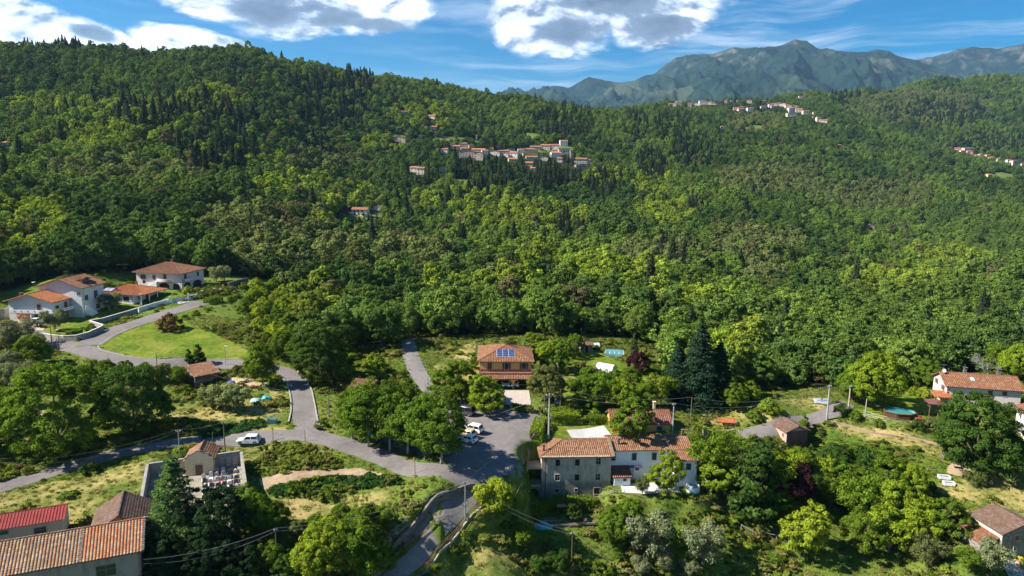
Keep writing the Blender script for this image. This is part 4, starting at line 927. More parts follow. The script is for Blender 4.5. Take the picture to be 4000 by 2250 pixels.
def villa_b():
    r = thing('villa', 'pale pink two-storey villa with hipped brown roof, curved balconies and arches below', 'house', (-128.2, 233.2, 19.0), R_(-8))
    walls(r, 0, 16.6, 0, 13, 0, 6.2, 'hip', 2.4, W_PINK); roof(r, 0, 16.6, 0, 13, 6.2, 'hip', 2.3, .9, T_WARM)
    F = facem(0, 16.6, 0, 13, 'F'); R3 = facem(0, 16.6, 0, 13, 'R')
    win(r, F, 2.6, 3.6, 1.9, 1.4, M_BSHUT, True); win(r, F, 6.6, 3.4, 1.1, 1.5, M_BSHUT, True); win(r, F, 10.6, 3.3, 1.1, 2.1, M_RSHUT, True); win(r, R3, 2.2, 3.2, 1.3, 2.1, M_DARK, True); win(r, R3, 9.5, 3.7, 1.1, 1.4, M_DARK, True)
    q = MB(); q.extr([(0, 0), (1.0, 0), (1.0, .5)]+[(.5+.5*math.cos(t*math.pi/8), .5+.45*math.sin(t*math.pi/8)) for t in range(1, 8)]+[(0, .5)], Matrix.Translation((2.2, -.04, 2.1)), .05); q.build('niche', M_DARK, r)
    def shape(x0, y, w, n=10): return [(x0, .2)]+[(x0+w*k/n, -y*math.sin(math.pi*k/n)-.9) for k in range(n+1)]+[(x0+w, .2)]
    for f, M in (('F', Matrix.Translation((8.2, 0, 0))), ('R', facem(0, 16.6, 0, 13, 'R') @ Matrix.Translation((.4, 0, 0)))):
        w = 5.6 if f == 'F' else 5.4; b = MB(); out = shape(0, .7, w); n = len(out); vs = [M @ Vector((p[0], p[1], z_)) for z_ in (2.85, 3.05) for p in out]
        b.add(vs, [tuple(range(n-1, -1, -1)), tuple(range(n, 2*n))]+[(i, (i+1) % n, n+(i+1) % n, n+i) for i in range(n)]); bo = b.build('balcony', M_CONC, r)
        pb = MB(); pts = [M @ Vector((p[0], p[1], 3.05)) for p in out[1:-1]]
        for a, c in zip(pts[:-1], pts[1:]): bar_(pb, a+Vector((0, 0, .45)), c+Vector((0, 0, .45)), .1, .9)
        pb.build('parapet', W_PINK, bo)
    # dark openings of the arcade on the ground floor
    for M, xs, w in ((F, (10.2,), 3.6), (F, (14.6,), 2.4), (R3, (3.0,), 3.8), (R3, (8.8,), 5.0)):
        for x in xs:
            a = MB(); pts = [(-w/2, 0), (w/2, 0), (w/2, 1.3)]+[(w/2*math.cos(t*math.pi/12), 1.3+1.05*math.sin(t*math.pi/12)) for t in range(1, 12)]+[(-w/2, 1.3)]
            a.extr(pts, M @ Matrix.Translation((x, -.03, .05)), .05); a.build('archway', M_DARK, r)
    st = MB(); st.extr([(0, 0), (4.4, 0), (4.4, 3.0), (3.6, 3.0)], Matrix.Translation((4.0, -1.6, 0)), 1.4); st.build('staircase', W_WHITE, r)
    chimney(r, 8.0, 8.2, 7.6, 9.2, .7); gutter(r, -.8, 17.5, -1.0, 5.85, [(16.6, 0)])
villa_b()
def brick_shed():
    r = thing('shed', 'small brick and stone shed with mossy tiled lean-to roof beside the olive garden', 'shed', (-70.6, 149.2, 11.6), R_(46))
    walls(r, 0, 5.2, 0, 4.6, 0, 2.5, 'shed', 1.3, W_RUBBLE); roof(r, 0, 5.2, 0, 4.6, 2.5, 'shed', 1.3, .35, T_OLD)
    b = MB(); b.box((2.6, -.03, 2.0), (5.0, .08, .95)); b.build('brick_band', W_BRICK, r); d = MB(); d.box((2.7, -.02, .3), (.6, .08, .7)); d.build('hatch', M_DARK, r)
    d = MB(); d.box((-.02, 1.7, 1.1), (.06, 1.9, 2.2)); d.build('doorway', M_DARK, r); [MB().box((x, .1, 2.62), (.3, .3, .12)).build('roof_stone', W_RUBBLE, r) for x in (.7, 1.7, 3.0, 4.4)]
brick_shed()
# ================================================================== yellow house by the car park
def yellow_house():
    r = thing('house', 'yellow house with blue solar panels on its low roof and a tiled porch', 'house', (-7.2, 154.0, 11.6), R_(2.0))
    walls(r, 0, 12, 0, 13, 0, 5.7, 'hip', 1.9, W_YEL); ro = roof(r, 0, 12, 0, 13, 5.7, 'hip', 2.0, .55, T_WARM)
    F = facem(0, 12, 0, 13, 'F')
    win(r, F, 2.3, 3.1, 1.0, 2.0, M_BSHUT, True, name='french_window'); win(r, F, 6.2, 3.1, .9, 2.0, M_BSHUT, False, name='french_window'); win(r, F, 10.2, 3.5, .9, 1.6, M_BSHUT, False)
    L_ = facem(0, 12, 0, 13, 'L'); win(r, L_, 5, 3.4, 1.0, 1.4, M_BSHUT, True); win(r, L_, 9.5, 3.4, 1.0, 1.4, M_BSHUT, True)
    # porch
    roof(r, .1, 11.9, -3.4, -.02, 2.35, 'shed', .55, .25, T_WARM, name='porch_roof')
    b = MB(); b.box((6, -.75, 2.98), (12.2, 1.5, .16)); bo = b.build('balcony', plain((.30, .14, .09), .85, .3, name='brick_red'), r); railing(bo, [(0, -.1, 3.05), (0, -1.45, 3.05), (12, -1.45, 3.05), (12, -.1, 3.05)], 1.0, .16, plain((.20, .07, .045), .6, .2, name='red_iron'))
    b = MB(); b.box((6, -.02, 3.3), (11.6, .04, .5)); b.build('skirting', plain((.34, .13, .08), .8, .2, name='red_tile'), r)
    arcade(r, 3.4, 11.9, -3.2, 0, 2.3, 2, .35, 1.25, W_YEL2); arcade(r, 0, 3.4, -3.2, 0, 2.3, 1, .35, 1.25, W_YEL2)
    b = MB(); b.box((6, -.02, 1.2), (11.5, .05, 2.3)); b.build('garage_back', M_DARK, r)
    fr = MB(); s = math.atan2(2.0, 6.0); M = Matrix.Rotation(s, 3, 'X'); n0 = Vector((6.0, 0, 5.7)); up = Vector((0, math.cos(s), math.sin(s))); nn = Vector((0, -math.sin(s), math.cos(s)))
    c0 = Vector((6.0, 0, 5.7))+up*2.9+nn*.14; fr.box(c0, (4.15, 3.1, .06), 0, 0, M); f = fr.build('solar_array', plain((.55, .57, .60), .4, .1, name='panel_frame'), r)
    mp, t = newmat('solar_cells'); co = t.n('ShaderNodeTexCoord').outputs['Object']; pbsdf(t, t.mix(t.noise(co, .9, 3, .5), (.010, .018, .06), (.035, .07, .20)), .18, spec=.7)
    for i in range(3):
        for j in range(4):
            p = MB(); p.box(c0+Vector(((i-1)*1.37, 0, 0))+up*((j-1.5)*.76)+nn*.04, (1.28, .68, .03), 0, 0, M); p.build('solar_panel', mp, f)
    chimney(r, 6.6, 7.6, 7.2, 8.4, .5); chimney(r, 10.9, 11.5, 5.9, 7.0, .4); antenna(r, (5.2, 7.0, 7.3), 2.0); gutter(r, -.5, 12.5, -.6, 5.5, [(.05, 2.9), (11.95, 2.9)])
yellow_house()
def garage():
    r = thing('garage', 'small yellow outbuilding with dark brown gabled roof half hidden by a round tree', 'garage', (20.3, 131.0, 9.0), R_(1.5))
    walls(r, 0, 11.6, 0, 6.2, 0, 2.3, 'gx', 1.5, W_YEL2); roof(r, 0, 11.6, 0, 6.2, 2.3, 'gx', 1.55, .45, T_BROWN)
    win(r, facem(0, 11.6, 0, 6.2, 'F'), 9.4, .7, 1.1, .9, M_SHUT, True); door(r, facem(0, 11.6, 0, 6.2, 'L'), 5.0, 0, .9, 2.0, M_SHUT); chimney(r, 9.0, 3.6, 3.4, 5.2, .45, W_CREAM)
garage()
# ================================================================== the two joined old houses
def stone_house():
    r = thing('stone_house', 'old three-storey farmhouse of weathered grey plaster with patchy tiled roof', 'house', (5.9, 120.3, .7), R_(3.4))
    w, d, h = 12.9, 8.6, 8.0; walls(r, 0, w, 0, d, 0, h, 'hipl', 1.3, W_STONE); roof(r, 0, w, 0, d, h, 'hipl', 1.35, .5, T_OLD)
    q = MB(); q.add([(w, 0, h-.1), (w, d, h-.1), (w, d/2, h+1.25)], [(0, 1, 2)]); 
    F = facem(0, w, 0, d, 'F'); st = M_GREYWOOD
    for x, z in ((2.95, 6.0), (6.6, 6.0), (10.5, 6.2)): win(r, F, x, z, .85, 1.25, None if x > 9 else M_DARK, x < 9)
    for x in (2.95, 6.6, 10.5): win(r, F, x, 3.1, .85, 1.2, M_DARK if x in (6.6,) else None, True)
    win(r, F, 2.9, .85, .75, .6, M_DARK, True, sill=False); win(r, F, 6.5, .95, .5, .55, M_DARK, True, sill=False); door(r, F, 10.4, 0, 1.1, 1.6, M_DARK)
    # eaves: pale edge tiles laid along the front and right verge
    e = MB()
    for k in range(46): e.box((-.35+k*.285, -.42, h-.03), (.17, .42, .10), 0, 0, Matrix.Rotation(.2, 3, 'X'))
    for k in range(15):
        for sgn in (0, 1):
            y = -.3+k*.3; z = h+.02+(y/(d/2))*1.35; e.box((w+.35, y if not sgn else d-y, z+.12), (.5, .16, .10))
    e.build('verge_tiles', plain((.46, .38, .28), .9, .4, 5, name='pale_tile'), r)
    # two-storey loggia on the left end
    for z, nm in ((5.35, 'terrace'), (2.0, 'terrace')):
        b = MB(); b.box((-1.45, 3.6, z), (2.8, 6.6, .22)); bo = b.build(nm, pavers('terrace_tiles', (.52, .44, .33), (.46, .39, .30), .5), r)
        railing(bo, [(-.05, .35, z+.1), (-2.8, .35, z+.1), (-2.8, 6.8, z+.1)], .95, .15, plain((.22, .15, .10), .7, .2, name='rusty_iron'))
    for x, y in ((-2.65, .5), (-2.65, 6.6)):
        for z0, z1 in ((2.1, 5.25),): p = MB(); p.box((x, y, (z0+z1)/2), (.3, .3, z1-z0)); p.build('pillar', W_CREAM, r)
    arcade(r, -2.85, 0, .3, -1.5, 1.89, 1, .45, .5, W_STONE, .4); b = MB(); b.box((-2.65, 3.7, .2), (.4, 6.0, 3.38)); b.build('side_wall', W_STONE, r)
    chimney(r, .5, 1.6, 8.1, 9.3, .35, W_BRICK); p = MB(); p.tube([(.75, -.08, 7.8), (.75, -.08, 0)], .05, 6); p.build('downpipe', M_IRON, r)
    cp = MB(); cp.box((w-.06, -.06, 1.0), (.5, .16, 2.2)); 
    return r
stone_house()
def white_house():
    r = thing('white_house', 'long white house with green shutters joined to the grey farmhouse, weathered tiled roof', 'house', (19.15, 123.4, 2.9), R_(4))
    w, d, h = 15.4, 7.2, 5.9; walls(r, 0, w, 0, d, 0, h, 'gx', 1.3, W_WHITE); roof(r, 0, w-.3, 0, d, h, 'gx', 1.3, .35, T_OLD)
    walls(r, 11.9, 15.55, -3.0, -.01, -.4, 4.95, 'shed', .85, W_WHITE, name='annex_wall'); roof(r, 11.9, 15.55, -3.0, .2, 4.95, 'shed', .9, .3, T_WARM, name='annex_roof')
    F = facem(0, w, 0, d, 'F')
    for x in (.35, 4.35, 8.2, 11.3): win(r, F, x, 3.75, .85, 1.35, M_SHUT, True)
    win(r, facem(11.9, 15.55, -3, 0, 'F'), 2.0, 3.0, .9, 1.2, M_SHUT, True); win(r, F, 5.0, 1.75, .7, .4, M_BSHUT, True)
    door(r, F, 3.75, 0, 1.1, 2.1, plain((.35, .42, .50), .6, .1, name='blue_door')); door(r, F, 8.0, 0, 1.0, 2.3, plain((.55, .58, .60), .6, .1, name='grey_door'))
    a = MB(); a.box((4.4, -.45, 2.65), (3.0, .9, .10)); a.build('canopy', plain((.05, .06, .09), .6, .2, name='dark_canopy'), r)
    # small lean-to at the corner
    walls(r, .1, 3.1, -2.7, -.01, -1.2, 1.75, 'shed', .9, W_WHITE, name='lean_to_wall'); roof(r, .1, 3.1, -2.7, -.01, 1.75, 'shed', .9, .3, T_BROWN, name='lean_to_roof')
    LF = facem(.1, 3.1, -2.7, 0, 'F'); win(r, LF, 2.0, .85, .6, .4, M_DARK, True, sill=False); win(r, LF, 2.0, -.9, .6, .35, M_DARK, True, sill=False)
    for x, y in ((1.6, 1.3), (14.6, 3.4)): chimney(r, x, y, h+.3 if y < 2 else h+1.0, h+1.5 if y < 2 else h+2.2, .4, W_DRYST)
    chimney(r, 6.0, 3.7, h+1.1, h+1.9, .3, W_CREAM); gutter(r, 0, 12, -.4, h-.15, [(11.85, .2)]); gutter(r, 11.7, 15.7, -3.35, 4.85, [(15.5, 0)])
white_house()
def hut():
    r = thing('hut', 'tumbledown pink and brick hut with mossy gabled roof beside the narrow road', 'hut', (55.9, 133.2, 6.6), R_(12))
    walls(r, 0, 4.8, 0, 4.6, 0, 2.5, 'gy', .95, plaster((.55, .36, .30), (.30, .20, .16), .5, 1.2)); roof(r, 0, 4.8, 0, 4.6, 2.5, 'gy', 1.0, .4, T_DARK)
    b = MB(); b.box((2.4, -.03, .8), (4.7, .06, 3.2)); b.build('brick_wall', W_BRICK, r); win(r, facem(0, 4.8, 0, 4.6, 'L'), 3.5, .9, .6, .8, M_RSHUT, True)
hut()
def pink_house():
    r = thing('farmhouse', 'long pink farmhouse with red shutters, orange tiled roof, skylight and satellite dish', 'house', (96.4, 147.4, 9.6), R_(-12))
    w, d, h = 14.6, 7.6, 5.4; walls(r, 0, w, 0, d, 0, h, 'gx', 1.8, plaster((.66, .56, .48), (.45, .36, .30), .3)); roof(r, 0, w, 0, d, h, 'gx', 1.8, .55, T_WARM)
    L_ = facem(0, w, 0, d, 'L'); F = facem(0, w, 0, d, 'F')
    for x, z in ((1.8, 4.0), (5.6, 3.6), (1.8, 1.1)): win(r, L_, x, z, .8, 1.1, M_RSHUT, False, M_TRIM)
    door(r, L_, 5.3, .2, 1.0, 2.0, M_RSHUT); roof(r, -1.2, 0, 1.5, 3.6, 2.5, 'shedx', .45, .1, T_WARM, name='porch_roof')
    for x in (8.6, 11.4): win(r, F, x, 3.7, .9, 1.0, M_BSHUT, True)
    s = MB(); sl = math.atan2(1.8, 3.8); M = Matrix.Rotation(sl, 3, 'X'); s.box((5.6, 2.0, h+.95+.13), (.75, 1.0, .1), 0, 0, M); s.build('skylight', plain((.45, .55, .65), .15, .1, name='skylight_glass', spec=.7), r)
    chimney(r, 5.0, 4.6, h+1.3, h+2.8, .55, W_DRYST); chimney(r, 11.8, 4.6, h+1.3, h+2.9, .7, W_DRYST); dish(r, (.2, 3.2, h+2.3)); antenna(r, (.5, 4.2, h+1.7), 1.8)
    b = MB()
    for k in range(9): b.box((.2+(k % 2)*.1, -.03, .4+k*.55), (.4+(k % 2)*.2, .08, .3))
    b.build('quoins', W_DRYST, r); gutter(r, -.4, w+.4, -.6, h-.25, [(w-.1, 0)])
pink_house()
def neighbour():
    r = thing('house', 'white house corner with brown eaves cut by the right edge of the picture', 'house', (101.6, 128.6, 9.0), R_(-20))
    walls(r, 0, 7, 0, 9, 0, 4.9, 'gy', 1.2, W_WHITE, 4); roof(r, 0, 7, 0, 9, 4.9, 'gy', 1.3, .5, T_BROWN); L_ = facem(0, 7, 0, 9, 'L'); win(r, L_, 2.5, 2.9, .9, 1.2, M_BSHUT, True); win(r, L_, 6.2, 2.9, .9, 1.2, M_BSHUT, True); door(r, L_, 5.2, .1, 1.0, 2.1)
    b = MB(); b.box((-1.0, 3.0, 2.3), (2.0, 4.4, .12)); b.build('porch_roof', M_GREYWOOD, r)
    for y in (1.0, 5.0): p = MB(); p.box((-1.9, y, 1.0), (.15, .15, 2.6)); p.build('porch_post', M_GREYWOOD, r)
neighbour()
def br_house():
    r = thing('stone_cottage', 'rubble stone cottage with a low tiled lean-to in the bottom right corner', 'house', (79.2, 103.0, .2), R_(8))
    walls(r, 0, 7.4, 0, 6.2, 0, 3.9, 'gy', 1.5, W_RUBBLE); roof(r, 0, 7.4, 0, 6.2, 3.9, 'gy', 1.5, .4, T_DARK)
    F = facem(0, 7.4, 0, 6.2, 'F'); win(r, F, 2.6, 2.4, .8, .85, M_RSHUT, True); win(r, F, 2.5, .6, .5, .7)
    b = MB(); b.box((-.04, 3.0, 3.1), (.08, 6.0, 1.3)); b.build('limewashed_wall', plaster((.55, .48, .42), (.3, .24, .2), .5), r)
    walls(r, -3.0, -.02, .8, 5.6, 0, 1.9, 'shedx', .8, W_RUBBLE, name='lean_to_wall'); roof(r, -3.0, -.1, .6, 5.8, 1.9, 'shedx', .8, .25, T_WARM, name='lean_to_roof')
    b = MB(); b.box((-1.5, .75, .9), (2.2, .1, 1.7)); b.build('opening', M_DARK, r)
br_house()
# ================================================================== bottom left: church yard and old barns
YW = 24.0
def big_barn():
    r = thing('farm_building', 'large old farm building with two tones of roof tiles, bottom left corner', 'house', (-69.1, 74.7, 4.3), R_(YW))
    w, d, h = 22.6, 8.4, 6.4; walls(r, 0, w, 0, d, 0, h, 'gx', 2.1, plaster((.30, .27, .23), (.10, .095, .085), .75, .6, None, 'dirty_plaster'))
    roof(r, 0, 15.2, 0, d, h, 'gx', 2.1, .5, tiles((.24, .12, .065), (.33, .175, .095), (.31, .22, .14), .6, .38, .40, .55, 'brown_tiles')); roof(r, 16.3, w, 0, d, h, 'gx', 2.1, .5, tiles((.33, .12, .052), (.40, .165, .078), (.33, .20, .12), .22, .38, .40, .4, 'replaced_tiles'), name='roof')
    F = facem(0, w, 0, d, 'F'); win(r, F, 18.6, 3.4, 2.2, 1.5, None, trim=M_GREYWOOD); win(r, F, 10.2, 3.0, 1.5, 1.5, None, trim=M_GREYWOOD)
    e = MB()
    for k in range(17):
        for s_ in (0, 1): y = -.4+k*.28; e.box((w+.38+(k % 2)*.04, y if not s_ else d-y, h+.13+y/(d/2)*2.1), (.34, .2, .12))
    for k in range(17):
        for s_ in (0, 1): y = -.4+k*.28; e.box((15.75+(k % 3)*.05, y if not s_ else d-y, h+.08+y/(d/2)*2.1), (.3, .22, .12))
    e.build('verge_stones', W_RUBBLE, r); gutter(r, 0, w+.4, -.55, h-.3, [(w-.1, 0)])
big_barn()
def hip_barn():
    r = thing('farm_building', 'tiled roof building tucked between the big barn and the walled graveyard', 'house', (-57.9, 88.9, 6.4), R_(YW))
    walls(r, 0, 6.8, 0, 7.9, 0, 3.4, 'gy', 1.9, W_STONE); roof(r, 0, 6.8, 0, 7.9, 3.4, 'gy', 2.0, .35, T_DARK)
    win(r, facem(0, 6.8, 0, 7.9, 'L'), 4, 1.2, .9, 1.1)
hip_barn()
def red_roof():
    r = thing('shed', 'long low building with red corrugated metal roof behind the big barn', 'shed', (-64.9, 93.5, 6.3), R_(YW))
    walls(r, -20, 0, 0, 4.6, 0, 3.4, 'gx', .8, plaster((.50, .44, .36), (.3, .26, .22), .3)); pl, rd = roof_shape(-20, 0, 0, 4.6, 3.4, 'gx', .85, .4); mb = MB()
    for A, B, C, D in pl:
        ex = (B-A).normalized(); n = 52; L_ = (B-A).length; nn = ex.cross((D-A).normalized())
        for k in range(n):
            a = A+ex*(L_*k/n); b = A+ex*(L_*(k+.6)/n); up = D-A; mb.add([a, b, b+up, a+up, a-Vector((0, 0, .05)), b-Vector((0, 0, .05)), b+up-Vector((0, 0, .05)), a+up-Vector((0, 0, .05))], [(0, 1, 2, 3), (7, 6, 5, 4), (0, 4, 5, 1), (3, 2, 6, 7), (0, 3, 7, 4), (1, 5, 6, 2)])
            c = A+ex*(L_*(k+1)/n); e_ = nn*.06; mb.add([b, (b+c)/2-(c-b)*.2+e_, (b+c)/2+(c-b)*.2+e_, c, b+up, (b+c)/2-(c-b)*.2+e_+up, (b+c)/2+(c-b)*.2+e_+up, c+up], [(0, 1, 5, 4), (1, 2, 6, 5), (2, 3, 7, 6)])
    mb.build('metal_roof', plain((.27, .034, .028), .55, .3, .8, name='red_metal'), r)
    F = facem(-20, 0, 0, 4.6, 'F')
    for x in (3, 7.5, 12): win(r, F, x, 2.3, 2.8, .5, None, trim=M_GREYWOOD)
    win(r, F, 17.2, 1.6, 1.4, .8, None, trim=M_GREYWOOD)
red_roof()
def chapel():
    r = thing('chapel', 'little cream chapel with stepped gable, dark door and tiled roof in the graveyard wall', 'chapel', (-55.3, 111.3, 7.9), R_(14))
    walls(r, 0, 4.3, .2, 5.0, 0, 2.9, 'gy', 1.2, W_CREAM); roof(r, 0, 4.3, .3, 5.2, 2.9, 'gy', 1.25, .3, T_OLD)
    f = MB(); f.extr([(-.1, -1), (4.4, -1), (4.4, 3.3), (3.9, 3.45), (3.8, 3.75), (3.1, 3.95), (2.5, 4.35), (1.8, 4.35), (1.2, 3.95), (.5, 3.75), (.4, 3.4), (-.1, 3.3)], Matrix.Translation((0, -.1, 0)), .35); f.build('facade', W_CREAM, r)
    c = MB(); pts = [(-.2, 3.32), (.42, 3.42), (.52, 3.78), (1.2, 3.98), (1.8, 4.4), (2.5, 4.4), (3.1, 3.98), (3.78, 3.78), (3.88, 3.46), (4.5, 3.32)]
    for a, b in zip(pts[:-1], pts[1:]): bar_(c, (a[0], .08, a[1]+.05), (b[0], .08, b[1]+.05), .5, .1)
    c.build('coping', W_DRYST, r); door(r, Matrix.Translation((0, -.1, 0)), 2.15, 0, 1.2, 2.0, M_BSHUT)
chapel()
def walled(name, label, pts, h, th, mat, cat='wall', world=True, base=.8, cap=None, zfix=None, group=None):
    """free-standing wall following the ground; one mesh (plus coping)"""
    P_ = [Vector((p[0], p[1], 0)) if world else G(*p) for p in pts]; P_ = [Vector((p.x, p.y, 0)) for p in P_]; c = resample(P_, 1.0)
    Lf, Rt = offs(c, th/2), offs(c, -th/2); mb = MB(); n = len(c); vs = []
    for i in range(n):
        z = hz1(c[i].x, c[i].y) if zfix is None else zfix; t = z+(h[0]+(h[1]-h[0])*i/(n-1) if isinstance(h, tuple) else h)
        vs += [(Lf[i].x, Lf[i].y, z-base), (Lf[i].x, Lf[i].y, t), (Rt[i].x, Rt[i].y, t), (Rt[i].x, Rt[i].y, z-base)]
    fs = [(3, 2, 1, 0), tuple((n-1)*4+k for k in range(4))]
    for i in range(n-1):
        a = 4*i; fs += [(a, a+1, a+5, a+4), (a+1, a+2, a+6, a+5), (a+2, a+3, a+7, a+6)]
    mb.add(vs, fs); o = mb.build(name, mat, None)
    tag(o, label, cat, group)
    if cap is not None:
        cb = MB(); Lc, Rc = offs(c, th/2+.05), offs(c, -th/2-.05); vs = []
        for i in range(n):
            t = vs and 0; z = hz1(c[i].x, c[i].y) if zfix is None else zfix; t = z+(h[0]+(h[1]-h[0])*i/(n-1) if isinstance(h, tuple) else h)+.003
            vs += [(Lc[i].x, Lc[i].y, t), (Lc[i].x, Lc[i].y, t+.09), (Rc[i].x, Rc[i].y, t+.09), (Rc[i].x, Rc[i].y, t)]
        fs = [(3, 2, 1, 0), tuple((n-1)*4+k for k in range(4))]
        for i in range(n-1): a = 4*i; fs += [(a, a+1, a+5, a+4), (a+1, a+2, a+6, a+5), (a+2, a+3, a+7, a+6), (a+3, a, a+4, a+7)]
        cb.add(vs, fs); cb.build('coping', cap, o)
    return o
def graveyard():
    o = Vector((-48.0, 116.4, 0)); lx = Vector((-.913, -.407, 0)); dn = Vector((.407, -.913, 0)); P2 = lambda a, b: tuple((o+lx*a+dn*b)[:2])
    cap = plain((.30, .28, .25), .9, .4, 4, name='old_coping')
    walled('cemetery_wall', 'stained concrete back wall of the graveyard, right of the chapel', [P2(0, 0), P2(5.0, 0)], 2.5, .35, W_CONCW, cap=cap, zfix=8.0)
    walled('cemetery_wall', 'stained concrete back wall of the graveyard, left of the chapel', [P2(8.9, 0), P2(14.4, 0)], 2.5, .35, W_CONCW, cap=cap, zfix=8.0)
    walled('cemetery_wall', 'graveyard side wall along the wild hedge on its right', [P2(-.2, .1), P2(-.2, 21)], 2.3, .35, W_CONCW, cap=cap, zfix=8.0, base=1.5)
    walled('cemetery_wall', 'graveyard side wall facing the dry meadow, behind the cedar', [P2(14.6, .1), P2(14.6, 13)], 2.4, .35, W_CONCW, cap=cap, zfix=8.0, base=1.5)
    patch('gravel', [(*P2(0, .3), 0), (*P2(14.4, .3), 0), (*P2(14.4, 20), 0), (*P2(0, 20), 0)], ground_like('cemetery_ground', [(.35, (.16, .14, .10)), (.5, (.27, .24, .18)), (.65, (.36, .33, .27))], .9, 8), .05, world=True)
    # recessed grave niches in the back wall
    rnd = random.Random(3); kinds = [plain((.55, .54, .53), .5, .2, 2, name='white_marble'), plain((.10, .10, .11), .3, .2, 2, name='dark_granite'), plain((.33, .32, .31), .6, .2, 2, name='grey_granite'), plain((.36, .20, .16), .6, .2, 2, name='red_marble')]
    fl = [plain(c, .8, .3, 9, name='flowers') for c in ((.6, .06, .08), (.7, .35, .45), (.75, .6, .1), (.7, .7, .7))]
    yaw = math.atan2(-lx.y, -lx.x)
    for k in range(4):
        p = o+lx*(.9+k*1.05); m_ = MB(); m_.box((0, 0, 1.0), (.8, .08, 1.5)); q = m_.build('memorial_tablet', kinds[2], None); q.location = (p.x+dn.x*.22, p.y+dn.y*.22, 8.0); q.rotation_euler = (0, 0, yaw)
        tag(q, ['tall grey memorial slab in the back wall niche nearest the right corner', 'tall grey memorial slab, second niche from the right corner of the graveyard', 'tall grey memorial slab, third niche from the right corner of the graveyard', 'tall grey memorial slab in the niche beside the chapel'][k], 'memorial', 'memorial slabs along the graveyard wall')
    rows = ['back', 'second', 'third', 'fourth', 'front', 'hidden']; cols = ['by the right wall', 'second from the right wall', 'third from the right wall', 'fourth from the right wall', 'fifth from the right wall', 'by the gravel walk']; mt = ['white marble', 'black granite', 'grey granite', 'reddish marble']
    for i in range(6):
        for j in range(6):
            if i == 0 and j > 4: continue
            a = 1.0+j*.98+rnd.uniform(-.1, .1); b = 2.2+i*2.05+rnd.uniform(-.12, .12); ki = rnd.choice([0, 0, 1, 1, 2, 3]); p = o+lx*a+dn*b
            r = thing('gravestone', '%s grave in the %s row, %s' % (mt[ki], rows[i], cols[j]) if i < 5 else '%s grave in the frontmost row under the dark yew, %s' % (mt[ki], cols[j]), 'grave', (p.x, p.y, 8.03), yaw, 'graves in the graveyard')
            s = MB(); s.box((0, -.85, .13), (.72, 1.5, .26)); s.box((0, -.85, .29), (.6, 1.3, .06)); s.build('tomb_slab', kinds[ki], r, bevel=.02)
            h = .75+rnd.random()*.45; s = MB(); s.extr([(-.32, 0), (.32, 0), (.32, h*.8), (.18, h), (-.18, h), (-.32, h*.8)], Matrix.Translation((0, -.12, .05)), .12); s.build('headstone', kinds[ki if rnd.random() < .6 else rnd.choice([0, 1, 2])], r)
            if rnd.random() < .75: f = MB(); [f.box((rnd.uniform(-.14, .14), -1.0+rnd.uniform(-.3, .3), .42+rnd.random()*.12), (.13, .13, .14), rnd.random()) for _ in range(6)]; f.build('flowers', rnd.choice(fl), r)
graveyard()
# ------------------------------------------------------------------ the woods
HOUSE_SPOTS = []     # (x, y, r) kept free of trees, filled by the villages
def in_ell(U, V_, els):
    m_ = np.zeros(U.shape, bool)
    for u, v, ru, rv in els: m_ |= ((U-u)/ru)**2+((V_-v)/rv)**2 < 1
    return m_
CONIF_SHADE = [(230,150,190,55),(60,130,60,40),(850,600,170,90),(900,520,120,60),(540,450,110,45),(700,430,140,50),(820,440,110,60),(1300,450,130,70),(1250,330,120,40),
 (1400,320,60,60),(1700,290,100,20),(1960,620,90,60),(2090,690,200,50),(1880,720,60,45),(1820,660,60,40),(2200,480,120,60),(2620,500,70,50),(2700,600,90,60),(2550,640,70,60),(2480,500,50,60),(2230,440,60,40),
 (3000,420,50,20),(3650,450,200,60),(3900,560,180,40),(1750,300,60,20),(1650,690,40,40),(3300,380,60,20),(2350,740,60,60),(2230,900,70,50)]  # dark conifers on the far right slope stand in for a cloud's shadow
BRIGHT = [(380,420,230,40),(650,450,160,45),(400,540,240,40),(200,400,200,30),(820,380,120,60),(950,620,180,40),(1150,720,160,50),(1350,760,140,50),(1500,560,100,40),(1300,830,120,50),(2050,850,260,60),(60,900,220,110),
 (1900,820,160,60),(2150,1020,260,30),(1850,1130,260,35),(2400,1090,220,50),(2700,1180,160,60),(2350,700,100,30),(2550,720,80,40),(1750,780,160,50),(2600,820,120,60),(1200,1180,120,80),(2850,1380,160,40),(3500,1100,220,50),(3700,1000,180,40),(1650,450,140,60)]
DULL = [(560,680,260,50),(350,650,200,40),(1150,980,260,80),(1250,620,200,40),(1500,1000,300,60),(1000,870,300,60),(3000,700,220,60),(3400,760,260,60),(2950,480,120,40),(3600,420,300,60),(1960,1080,100,40),(3000,1080,80,60),(2960,950,200,60),(2600,1000,200,60)]
